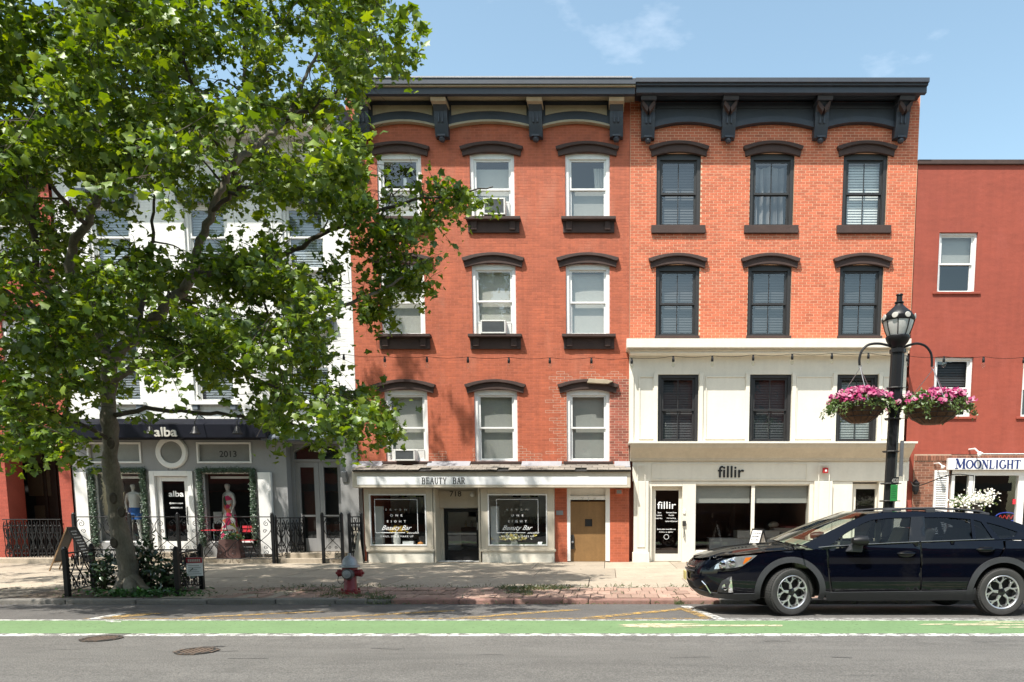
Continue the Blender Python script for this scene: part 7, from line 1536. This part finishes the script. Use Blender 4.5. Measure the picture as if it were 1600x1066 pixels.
def mannequin(px, label, yaw, dress):
    x = wx(px, 800, yM); t = thing('mannequin', label, 'mannequin', (x, yM, plat)); ca, sa = math.cos(yaw), math.sin(yaw); s = .96
    def P(a, b, c): a, b, c = a * s, b * s, c * s; return (x + a * ca - b * sa, yM + a * sa + b * ca, plat + c)
    J = [(P(0, 0, .92), .115), (P(0, .01, 1.08), .095), (P(0, 0, 1.26), .13), (P(0, .01, 1.38), .10), (P(0, .0, 1.46), .045), (P(0, -.01, 1.53), .05), (P(0, -.015, 1.60), .078), (P(0, -.01, 1.68), .075),
         (P(.19, .01, 1.37), .055), (P(.25, .02, 1.13), .04), (P(.20, -.04, .92), .026), (P(.20, -.07, .83), .024), (P(-.19, .01, 1.37), .055), (P(-.27, .03, 1.14), .04), (P(-.19, -.05, .94), .026), (P(-.18, -.08, .85), .024),
         (P(.09, 0, .84), .085), (P(.10, -.01, .48), .05), (P(.11, .02, .10), .032), (P(.11, -.08, .03), .03), (P(-.09, 0, .84), .085), (P(-.12, -.03, .48), .05), (P(-.14, .0, .10), .032), (P(-.15, -.10, .03), .03)]
    B = [(0, 1), (1, 2), (2, 3), (3, 4), (4, 5), (5, 6), (6, 7), (3, 8), (8, 9), (9, 10), (10, 11), (3, 12), (12, 13), (13, 14), (14, 15), (0, 16), (16, 17), (17, 18), (18, 19), (0, 20), (20, 21), (21, 22), (22, 23)]
    skin('body', J, B, M['mannequin'], t)
    def lo(name, prof, mat, n=28, wob=0, parts=None):
        mb = MB(); vs = []
        for k, (z, rx, ry) in enumerate(prof):
            for j in range(n): a = 2 * PI * j / n; w = 1 + wob * math.sin(a * 7 + z * 2) * (k / len(prof)); vs.append(P(rx * math.cos(a) * w, ry * math.sin(a) * w, z))
        mb.add(vs, [(k * n + j, k * n + (j + 1) % n, (k + 1) * n + (j + 1) % n, (k + 1) * n + j) for k in range(len(prof) - 1) for j in range(n)]); return mb.build(name, mat, t, smooth='all')
    if dress: lo('dress', [(1.34, .150, .125), (1.28, .165, .14), (1.20, .15, .13), (1.08, .125, .115), (.95, .155, .14), (.75, .185, .165), (.5, .22, .20), (.3, .27, .24), (.12, .33, .28)], dress, wob=.09)
    else:
        lo('top', [(1.38, .15, .115), (1.28, .158, .13), (1.12, .135, .115), (1.0, .14, .12), (.93, .158, .135)], pm('white_top', (.70, .70, .70), .9, .1, 20, .3), wob=.03)
        st = pm('blue_shorts', (.03, .13, .42), .8, .5, 3, .2, stretch=(.1, .1, 9)); lo('waistband', [(1.0, .150, .128), (.93, .166, .142), (.86, .178, .15), (.80, .19, .155)], st)
        for q_ in (-1, 1):
            mb = MB(); n = 18; vs = []
            for (z, r_) in ((.86, .105), (.76, .105), (.66, .108)):
                for j in range(n): a = 2 * PI * j / n; vs.append(P(q_ * .095 + r_ * math.cos(a), r_ * 1.15 * math.sin(a), z))
            mb.add(vs, [(k * n + j, k * n + (j + 1) % n, (k + 1) * n + (j + 1) % n, (k + 1) * n + j) for k in range(2) for j in range(n)]); mb.build('shorts_leg', st, t, smooth='all')
    MB().lathe([(0, 0), (.20, 0), (.20, .012), (0, .02)], (x, yM, plat), 20).build('stand', M['steel'], t)
def floral():
    m = pm('floral_fabric', (.7, .68, .66), .85, .05, 5, .2); t = m.node_tree; L = t.links; b = t.nodes['Principled BSDF']
    g = nn(t, 'ShaderNodeNewGeometry'); v = nn(t, 'ShaderNodeTexVoronoi'); v.inputs['Scale'].default_value = 8.5; L.new(g.outputs['Position'], v.inputs['Vector'])
    sx = nn(t, 'ShaderNodeSeparateColor'); L.new(v.outputs['Color'], sx.inputs[0]); r = nn(t, 'ShaderNodeValToRGB'); r.color_ramp.interpolation = 'CONSTANT'; e = r.color_ramp.elements; e[0].color = (.72, .70, .68, 1); e[1].position = .36; e[1].color = (.62, .035, .13, 1)
    for p, c in ((.62, (.75, .22, .10)), (.70, (.70, .68, .66)), (.82, (.42, .44, .05)), (.90, (.02, .09, .05))): k = e.new(p); k.color = (*c, 1)
    L.new(sx.outputs[0], r.inputs[0]); L.new(r.outputs[0], b.inputs['Base Color']); return m
mannequin(211, 'white mannequin in a white top and blue shorts in the left boutique window', .0, None)
mannequin(358, 'white mannequin in a pink floral dress behind the red bistro set', -.5, floral())
ty = 19.75; zA_ = .12
def bistro_table():
    x0, x1 = wx(322, 828, ty), wx(357, 828, ty); z = wz(828, ty); t = thing('bistro_table', 'small red folding bistro table outside the boutique', 'table', ((x0 + x1) / 2, ty, zA_))
    mb = MB(); k = 7
    for i in range(k): mb.box(x0, x1, ty - .26 + i * .075, ty - .26 + i * .075 + .062, z - .022, z)
    for i in range(k): m = MB(); m.box(x0, x1, ty - .26 + i * .075, ty - .26 + i * .075 + .062, z - .022, z); m.build('slat', M['redpaint'], t, bev=.004)
    for y in (ty - .22, ty + .22): MB().tube([(x0 + .02, y, zA_), (x1 - .02, y, z - .03)], .011, 6).build('leg', M['black'], t); MB().tube([(x1 - .02, y + .02, zA_), (x0 + .02, y + .02, z - .03)], .011, 6).build('leg', M['black'], t)
bistro_table()
def bistro_chair():
    x0, x1 = wx(366, 840, ty), wx(398, 840, ty); zs_ = wz(844, ty); zb = wz(822, ty); t = thing('bistro_chair', 'red folding bistro chair beside the small red table', 'chair', ((x0 + x1) / 2, ty, zA_))
    for i in range(5): MB().box(x0, x1 - .02, ty - .18 + i * .075, ty - .18 + i * .075 + .06, zs_ - .018, zs_).build('seat_slat', M['redpaint'], t, bev=.004)
    for i in range(2): MB().box(x0 + .12, x1 + .06, ty + .225, ty + .245, zb - .07 - i * .10, zb - i * .10).build('back_slat', M['redpaint'], t, bev=.004)
    for s in (0, 1):
        xa = x0 + .03 + s * (x1 - x0 - .08); MB().tube([(xa, ty - .2, zA_), (xa + .05, ty + .235, zb)], .011, 6).build('leg', M['black'], t); MB().tube([(xa + .02, ty + .22, zA_), (xa + .02, ty - .17, zs_ - .02)], .011, 6).build('leg', M['black'], t)
bistro_chair()
px0, px1 = wx(343, 858, 19.55), wx(378, 858, 19.55)
t = thing('planter', 'square brown terracotta planter under the red bistro set', 'planter', ((px0 + px1) / 2, 19.6, zA_)); zt = wz(843, 19.5)
xm = (px0 + px1) / 2; w1, w0 = .25, .33
MB().add([(xm - w0, 19.42, zA_), (xm + w0, 19.42, zA_), (xm + w0, 19.68, zA_), (xm - w0, 19.68, zA_), (xm - w1, 19.44, zt), (xm + w1, 19.44, zt), (xm + w1, 19.66, zt), (xm - w1, 19.66, zt)], [(0, 3, 2, 1), (4, 5, 6, 7), (0, 1, 5, 4), (1, 2, 6, 5), (2, 3, 7, 6), (3, 0, 4, 7)]).build('pot', M['terracotta'], t, bev=.012)
rg = np.random.default_rng(8); P = np.c_[rg.normal(xm + .05, .12, 240), rg.normal(19.55, .06, 240), zt + np.abs(rg.normal(.05, .05, 240))]; tag(scatter('foliage', P, rg.uniform(.04, .08, 240), LEAFO, gcov, t), kind='stuff')
# ================================================================== air conditioners, vases, small things in windows
def aircon(px0, px1, py0, py1, label, row, q_):
    Y = 19.78; a, b, c, d = rect(px0, px1, py0, py1, Y); t = thing('air_conditioner', label, 'air conditioner', ((a + b) / 2, Y + .2, c))
    m = MB(); f = .035; m.box(a, a + f, Y, Y + .42, c, d); m.box(b - f, b, Y, Y + .42, c, d); m.box(a + f, b - f, Y + .002, Y + .42, c, c + f); m.box(a + f, b - f, Y + .002, Y + .42, d - f, d); cs = m.build('casing', M['acwhite'], t, bev=.008)
    g = MB().box(a + f, b - f, Y + .03, Y + .04, c + f, d - f).build('grille', M['acgrey'], t); z = c + f + .015; 
    while z < d - f - .01: MB().box(a + f, b - f, Y + .012, Y + .026, z, z + .006).build('slat', M['acgrey'], g); z += .028
    wa, wb = cols718[q_]
    for (x0, x1) in ((wa + .13, a + .0), (b - .0, wb - .13)):
        if x1 - x0 > .03: MB().box(x0, x1 , 20.105, 20.125, c, d).build('side_panel', M['acwhite'], t, bev=.004)
    MB().box(wa + .13, wb - .13, 20.10, 20.13, d + .001, d + .035).build('top_rail', M['acwhite'], t)
c7 = [(wx(602, 660, GL), 0), (wx(742, 660, GL), 0), (wx(886, 660, GL), 0)]; cols718 = [(a - .01, a + 1.125) for a, _ in c7]
aircon(755, 789, 309, 335, 'white window air conditioner in the top floor middle window of the red building', 0, 1)
aircon(751, 790, 500, 521, 'white window air conditioner in the third floor middle window', 1, 1)
aircon(616, 648, 702.5, 720, 'small white air conditioner in the left window just over the salon sign', 2, 0)
def vase(px, py, Y, h, label, petals, n, spread):
    x, z = wx(px, py, Y), wz(py, Y); t = thing('flower_vase', label, 'vase', (x, Y, z))
    MB().lathe([(0, 0), (.07, 0), (.095, h * .3), (.09, h * .7), (.05, h * .95), (.055, h), (.04, h * .96), (0, h * .5)], (x, Y, z), 18).build('vase', M['mannequin'], t, smooth=True)
    rg = np.random.default_rng(int(px)); P = np.c_[rg.normal(x, spread, n), rg.normal(Y, spread * .5, n), z + h + np.abs(rg.normal(.06, .05, n))]
    tag(scatter('blossoms', P, rg.uniform(.05, .09, n), PETAL, petals, t), kind='stuff')
    st = MB()
    for p in P[:14]: st.tube([(x, Y, z + h * .8), tuple(p)], .004, 4)
    st.build('stems', gcov, t)
yel = leafmat('yellow_petal', (.75, .50, .04), (.85, .62, .10), (.80, .70, .35), .2); yw_ = leafmat('mixed_yellow_white_petal', (.80, .60, .04), (.75, .72, .40), (.80, .80, .72), .2)
yV = 19.80
vase(620.5, 853, yV, .36, 'white vase of yellow flowers in the left salon window', yel, 60, .11)
vase(803.5, 853, yV, .16, 'low white vase of yellow and white flowers in the right salon window', yw_, 110, .22)
a, b, c, d = rect(629, 646, 847, 853, yV); tag(MB().box(a, b, yV, yV + .1, c, d + .02).build('white_box', M['signwhite'], None, bev=.006), 'small white box beside the yellow flower vase in the salon window', 'box')
a, b, c, d = rect(839, 846, 847, 853, yV); m = MB(); m.add([(a, yV, c), (b, yV, c), (b + .02, yV + .05, d), (a + .03, yV + .05, d), (a, yV + .02, c), (b, yV + .02, c), (b + .02, yV + .07, d), (a + .03, yV + .07, d)], [(0, 1, 2, 3), (7, 6, 5, 4), (0, 4, 5, 1), (1, 5, 6, 2), (2, 6, 7, 3), (3, 7, 4, 0)]); tag(m.build('display_card', M['signwhite'], None), 'white card leaning in the right corner of the salon window', 'card')
x, z = wx(657, 852, yV), wz(853, yV); t = thing('pumpkin', 'small orange pumpkin in the corner of the left salon window', 'pumpkin', (x, yV, z)); orm = pm('orange_skin', (.55, .20, .03), .5, .15)
m = MB(); n = 24; vs = []
for k in range(9):
    ph = PI * k / 8
    for j in range(n): a_ = 2 * PI * j / n; r_ = .075 * math.sin(ph) * (1 + .08 * math.cos(a_ * 8)); vs.append((x + r_ * math.cos(a_), yV + r_ * math.sin(a_), z + .055 - .055 * math.cos(ph)))
m.add(vs, [(k * n + j, k * n + (j + 1) % n, (k + 1) * n + (j + 1) % n, (k + 1) * n + j) for k in range(8) for j in range(n)]).build('fruit', orm, t, smooth='all'); MB().tube([(x, yV, z + .10), (x + .01, yV, z + .14)], [.012, .008], 6).build('stalk', M['timber'], t)
# ================================================================== string lights
ys = 17.3
pts = [(470, 558), (537, 553.5), (601, 557), (667, 557.2), (731, 557.8), (795, 558.5), (859, 559), (924, 559), (987, 559.5), (1052, 556.5), (1113, 556), (1177, 554.5), (1238, 553), (1300, 552), (1357, 551.5), (1418, 556), (1475, 557), (1537, 557.5), (1600, 558.5), (1664, 560)]
W = [Vector(at(px, py, ys)) for px, py in pts]
t = thing('string_lights', 'black string of clear bulbs hanging across the four facades', 'string lights', (W[9].x, ys, W[9].z))
path = []
for a, b in zip(W, W[1:]):
    for k in range(4): f = k / 4; p = a.lerp(b, f); p.z -= .035 * math.sin(f * PI); path.append(p)
MB().tube(path + [W[-1]], .005, 5).build('cable', M['cableblack'], t)
bm_ = MB().lathe([(.0, 0), (.022, -.005), (.024, -.05), (.030, -.06), (.030, -.12), (.022, -.13), (0, -.13)], (0, 0, 0), 10).mesh('socket', M['black'], True, origin=Vector((0, 0, 0)))[0]
gm_ = MB().lathe([(.018, 0), (.034, -.035), (.040, -.07), (.030, -.105), (0, -.125)], (0, 0, 0), 10).mesh('bulb', M['bulbglass'], True, origin=Vector((0, 0, 0)))[0]
for p in W:
    o = bpy.data.objects.new('socket', bm_); link(o, t, p + Vector((0, 0, 0))); o.scale = (1, 1, 1); q_ = bpy.data.objects.new('bulb', gm_); link(q_, o, p + Vector((0, 0, -.125)))
# ================================================================== lamp post with two baskets
yL = 12.25
def LP(px, py): return Vector(at(px, py, yL))
base, top = LP(1386, 800), LP(1403, 545); base.z = zs(yL)
t = thing('street_lamp', 'black street lamp with a glass lantern and two curled basket arms', 'street lamp', base)
mb = MB(); n = 16; vs = []
rings = [(0, .19), (.06, .19), (.09, .16), (.45, .15), (.50, .17), (.55, .125), (.60, .092), (3.15, .088), (3.16, .108), (3.95, .105), (3.96, .128), (4.02, .128), (4.03, .11)]
Ltot = top.z - base.z
for (h, r_) in rings:
    f = h / 4.03; c = base.lerp(top, f)
    for j in range(n): a_ = 2 * PI * j / n; rr_ = r_ * (1 if j % 2 else .90); vs.append((c.x + rr_ * math.cos(a_), c.y + rr_ * math.sin(a_), c.z))
mb.add(vs, [(k * n + j, k * n + (j + 1) % n, (k + 1) * n + (j + 1) % n, (k + 1) * n + j) for k in range(len(rings) - 1) for j in range(n)]); mb.build('pole', M['black'], t)
sc = lambda hw, py: hw / F * yL / (CT + (PY - py) / F * ST)
lx = LP(1404, 500).x
pr = lambda L_: [(sc(hw, py), wz(py, yL)) for py, hw in L_]
lant = MB().lathe(pr([(545, 9), (541, 11), (536, 15), (531, 17.5), (527.5, 18.5), (526, 18)]), (lx, yL, 0), 24).build('lantern_cup', M['black'], t, smooth=True)
MB().lathe(pr([(526, 15), (515, 19.5), (503, 22.5), (500, 22.5)]), (lx, yL, 0), 24).build('globe', M['frosted'], lant, smooth=True)
MB().lathe(pr([(503, 23.2), (500, 24.5), (496, 24.5), (495.5, 23)]), (lx, yL, 0), 24).build('lantern_band', M['black'], lant, smooth=True)
MB().lathe(pr([(500, 22.8), (493, 21), (489, 18.5), (483, 12), (478, 7), (475, 5.5), (474, 7), (472.5, 7), (471, 4.5), (463, 4.2), (461.5, 5.5), (460, 5), (459.5, 0)]), (lx, yL, 0), 24).build('lantern_cap', M['black'], lant, smooth=True)
mb = MB()
for k in range(8):
    a_ = 2 * PI * (k + .5) / 8; mb.tube([(lx + r_ * 1.02 * math.cos(a_), yL + r_ * 1.02 * math.sin(a_), z) for r_, z in pr([(527, 15), (515, 19.5), (503, 22.8), (498, 24)])], .008, 5)
mb.build('lantern_ribs', M['black'], lant)
md = MB()
for k in range(8): a_ = 2 * PI * k / 8 + .2; md.lathe([(0, .012), (.045, .008), (.05, 0)], (0, 0, 0), 12, 'y', sx=1, sy=.9).xform(Matrix.Translation((lx + sc(24.5, 498) * math.sin(a_), yL - sc(24.5, 498) * math.cos(a_), wz(497.5, yL))) @ Matrix.Rotation(a_, 4, 'Z'), len(md.v) - 36)
md.build('lantern_medallion', M['silver'], lant, smooth=True)
arms = {}
for key, P in (('l', [(1395, 543), (1386, 539.5), (1372, 537), (1357, 539), (1347, 548), (1343, 560), (1343, 571)]), ('r', [(1412, 543), (1422, 539), (1434, 537), (1446, 541), (1454, 551), (1456, 562), (1456, 573)])):
    MB().tube(bez([LP(*p) for p in P], 5), .020, 8).build('basket_arm', M['black'], t, smooth=True)
for py in (607, 655, 706, 756, 783):
    c = LP(1402 - (py - 545) * .063, py); m = MB(); m.lathe([(.125, -.012), (.13, 0), (.125, .012)], c, 16); m.tube([(c.x - .17, c.y - .08, c.z), (c.x + .17, c.y - .10, c.z)], .006, 5); m.build('banding_strap', M['darksteel'], t)
c0, c1 = LP(1401, 690), LP(1398, 745); ps = MB().box(c0.x + .0, c0.x + .055, yL - .17, yL - .15, c1.z, c0.z).build('steel_strip', M['steel'], t)
yy = yL - .22; a, b, c, d = rect(1391.5, 1402.5, 757.5, 783, yy, 770)
gs = thing('parking_sign', 'narrow green sign with a black number plate strapped to the lamp post', 'sign', ((a + b) / 2, yy, c))
MB().box(a, b, yy, yy + .008, c, d).build('green_plate', pm('sign_green', (.02, .20, .045), .5, .08), gs); e = wz(745.5, yy)
bp_ = MB().box(a + .005, b + .012, yy, yy + .008, d + .004, e).build('number_plate', M['black'], gs); txt('4220', a + .014, b - .0, d + .035, e - .025, yy - .001, M['silver'], bp_, depth=.003)
mb = MB()
for k in range(6): mb.box(a + .015, b - .02 - .01 * (k % 3), yy - .0015, yy, c + .05 + k * .035, c + .056 + k * .035)
mb.build('small_print', pm('dark_green_print', (.01, .06, .02), .6, 0), gs)
pinks = leafmat('pink_petal', (.34, .025, .11), (.46, .075, .20), (.62, .36, .43), .25, .5, .02); greens = leafmat('basket_leaf', (.05, .10, .015), (.09, .16, .03), (.15, .20, .05), .3); coir = pm('coir_liner', (.12, .07, .04), .95, .4, 12, .9, 60)
def basket(px, pyhook, pyrim, rb, rf, label, seed):
    h = LP(px, pyhook); c = LP(px, pyrim); t = thing('hanging_basket', label, 'hanging basket', (c.x, yL, c.z - .32)); rg = np.random.default_rng(seed)
    MB().lathe([(0, -.31), (rb * .35, -.295), (rb * .7, -.2), (rb * .93, -.08), (rb, 0), (rb * .9, .0), (0, -.03)], c, 28).build('liner', coir, t, smooth=True)
    m = MB()
    for f, z in ((1.01, 0), (.955, -.07), (.85, -.14), (.68, -.21)): m.tube([(c.x + rb * f * 1.015 * math.cos(2 * PI * k / 28), c.y + rb * f * 1.015 * math.sin(2 * PI * k / 28), c.z + z) for k in range(29)], .006, 5)
    for k in range(14): a_ = 2 * PI * k / 14; m.tube([(c.x + r_ * 1.02 * math.cos(a_), c.y + r_ * 1.02 * math.sin(a_), c.z + z) for r_, z in ((rb, 0), (rb * .93, -.08), (rb * .7, -.2), (rb * .35, -.297))], .004, 4)
    m.build('wire_frame', M['darksteel'], t)
    for k in range(3): a_ = 2 * PI * k / 3 + .5; MB().tube([h, (c.x + rb * math.cos(a_), c.y + rb * math.sin(a_), c.z)], .006, 5).build('chain', M['steel'], t)
    MB().tube([(h.x + .025 * math.cos(k * PI / 6), h.y, h.z + .02 + .025 * math.sin(k * PI / 6)) for k in range(13)], .006, 5).build('hook', M['steel'], t)
    n = 1500; th = rg.uniform(0, 2 * PI, n); u = np.sqrt(rg.uniform(0, 1, n)); R_ = rf * u * (1 + .12 * np.sin(th * 5 + seed)); P = np.c_[c.x + R_ * np.cos(th), c.y + R_ * .9 * np.sin(th), c.z + .20 * np.sqrt(np.clip(1 - u ** 2.4, 0, 1)) - .10 * u ** 4 + rg.normal(0, .025, n) - .02]
    tag(scatter('foliage', P, rg.uniform(.045, .085, n), LEAFO, greens, t, up=.6), kind='stuff')
    st = MB(); Q = []
    for k in range(26):
        a_ = rg.uniform(0, 2 * PI); L_ = rg.uniform(.08, .30); p0 = Vector((c.x + rf * .9 * math.cos(a_), c.y + rf * .8 * math.sin(a_), c.z + .02)); p1 = p0 + Vector((math.cos(a_) * .09, math.sin(a_) * .09, -L_ * .4)); p2 = p1 + Vector((math.cos(a_) * .03, math.sin(a_) * .03, -L_ * .6))
        st.tube([p0, p1, p2], [.004, .003, .002], 4)
        for j in range(14): f = rg.uniform(0, 1); q_ = p0.lerp(p1, f * 2) if f < .5 else p1.lerp(p2, f * 2 - 1); Q.append((q_.x + rg.normal(0, .018), q_.y + rg.normal(0, .018), q_.z + rg.normal(0, .015)))
    tag(st.build('trailing_stems', greens, t), kind='stuff'); tag(scatter('trailing_leaves', Q, rg.uniform(.03, .06, len(Q)), LEAFO, greens, t, up=.2), kind='stuff')
    n = 820; cl = 80; tc = rg.uniform(0, 2 * PI, cl); uc = np.sqrt(rg.uniform(0, 1, cl)); k = rg.integers(0, cl, n); th = tc[k]; u = uc[k]; R_ = rf * 1.02 * u * (1 + .12 * np.sin(th * 5 + seed))
    P = np.c_[c.x + R_ * np.cos(th) + rg.normal(0, .032, n), c.y + R_ * .9 * np.sin(th) + rg.normal(0, .032, n), c.z + .225 * np.sqrt(np.clip(1 - u ** 2.4, 0, 1)) - .06 * u ** 4 + rg.normal(.01, .02, n)]
    tag(scatter('blossoms', P, rg.uniform(.045, .08, n), PETAL, pinks, t, up=.5, N=np.c_[rg.normal(0, .6, n), rg.normal(-.5, .5, n), rg.normal(.6, .4, n)]), kind='stuff')
basket(1344, 575, 632, .40, .52, 'pink flower basket hanging left of the lamp post before the cream facade', 3)
basket(1458, 577, 634, .46, .575, 'wider pink flower basket hanging right of the lamp post before the red wall', 6)
# white flowers in front of the Moonlight window
yW = 16.5; c = Vector(at(1519, 786, yW)); t = thing('hanging_basket', 'small basket of white flowers in front of the shop window of the stucco building', 'hanging basket', (c.x, yW, c.z - .2)); rg = np.random.default_rng(12)
MB().lathe([(0, -.19), (.12, -.17), (.25, -.08), (.30, 0), (0, -.01)], c, 20).build('liner', M['black'], t, smooth=True)
n = 500; P = np.c_[c.x + rg.normal(0, .22, n).clip(-.42, .42), yW + rg.normal(0, .16, n), c.z + .03 + rg.normal(0, .07, n)]; tag(scatter('foliage', P, rg.uniform(.04, .08, n), LEAFO, greens, t), kind='stuff')
n = 420; P = np.c_[c.x + rg.normal(0, .25, n).clip(-.46, .46), yW - .08 + rg.normal(0, .16, n), c.z + .06 + rg.normal(0, .085, n)]; P[:, 2] += (P[:, 0] - c.x) * .18; tag(scatter('blossoms', P, rg.uniform(.03, .055, n), PETAL, leafmat('white_petal', (.72, .70, .62), (.80, .78, .72), (.60, .55, .42), .2), t, N=np.c_[rg.normal(0, .6, n), -np.ones(n), rg.normal(.5, .5, n)]), kind='stuff')
bk_ = MB().tube(bez([(c.x - .0, GL - .05, c.z + .62), (c.x - .35, 18.6, c.z + .45), (c.x - .1, 17.4, c.z + .66), (c.x, yW, c.z + .60)], 8), .012, 6).build('bracket_arm', M['black'], t)
MB().tube([(c.x, yW, c.z + .60), (c.x, yW, c.z)], .006, 5).build('chain', M['black'], t)
# wood board leaning on the salon corner
xl = wx(563, 850, 19.5)
m = MB(); m.add([(xl - .10, 19.30, .0), (xl + .12, 19.30, .0), (xl - .06, 19.56, .95), (xl - .22, 19.56, .95), (xl - .10, 19.34, .0), (xl + .12, 19.34, .0), (xl - .06, 19.60, .95), (xl - .22, 19.60, .95)], [(0, 1, 2, 3), (7, 6, 5, 4), (0, 4, 5, 1), (1, 5, 6, 2), (2, 6, 7, 3), (3, 7, 4, 0)])
tag(m.build('leaning_board', M['beige'], None), 'narrow beige board leaning on the left corner of the salon', 'board')

# repeats share a group phrase
GROUPS = {'air conditioner': 'window air conditioners on the red brick front', 'hanging basket': 'flower baskets hung over the pavement', 'manhole cover': 'manhole covers in the road', 'mannequin': 'mannequins in the boutique windows', 'fence': 'black iron fence panels before the boutique', 'vase': 'flower vases in the salon windows'}
for o in list(col.objects):
    if o.parent is None and o.get('category') in GROUPS and not o.get('group'): o['group'] = GROUPS[o['category']]
for o in list(col.objects):
    if o.parent is None and o.name.startswith('street_tree'): o['group'] = 'street trees across the road'
    if o.parent is None and o.name.startswith('row_house'): o['group'] = 'row houses across the street'
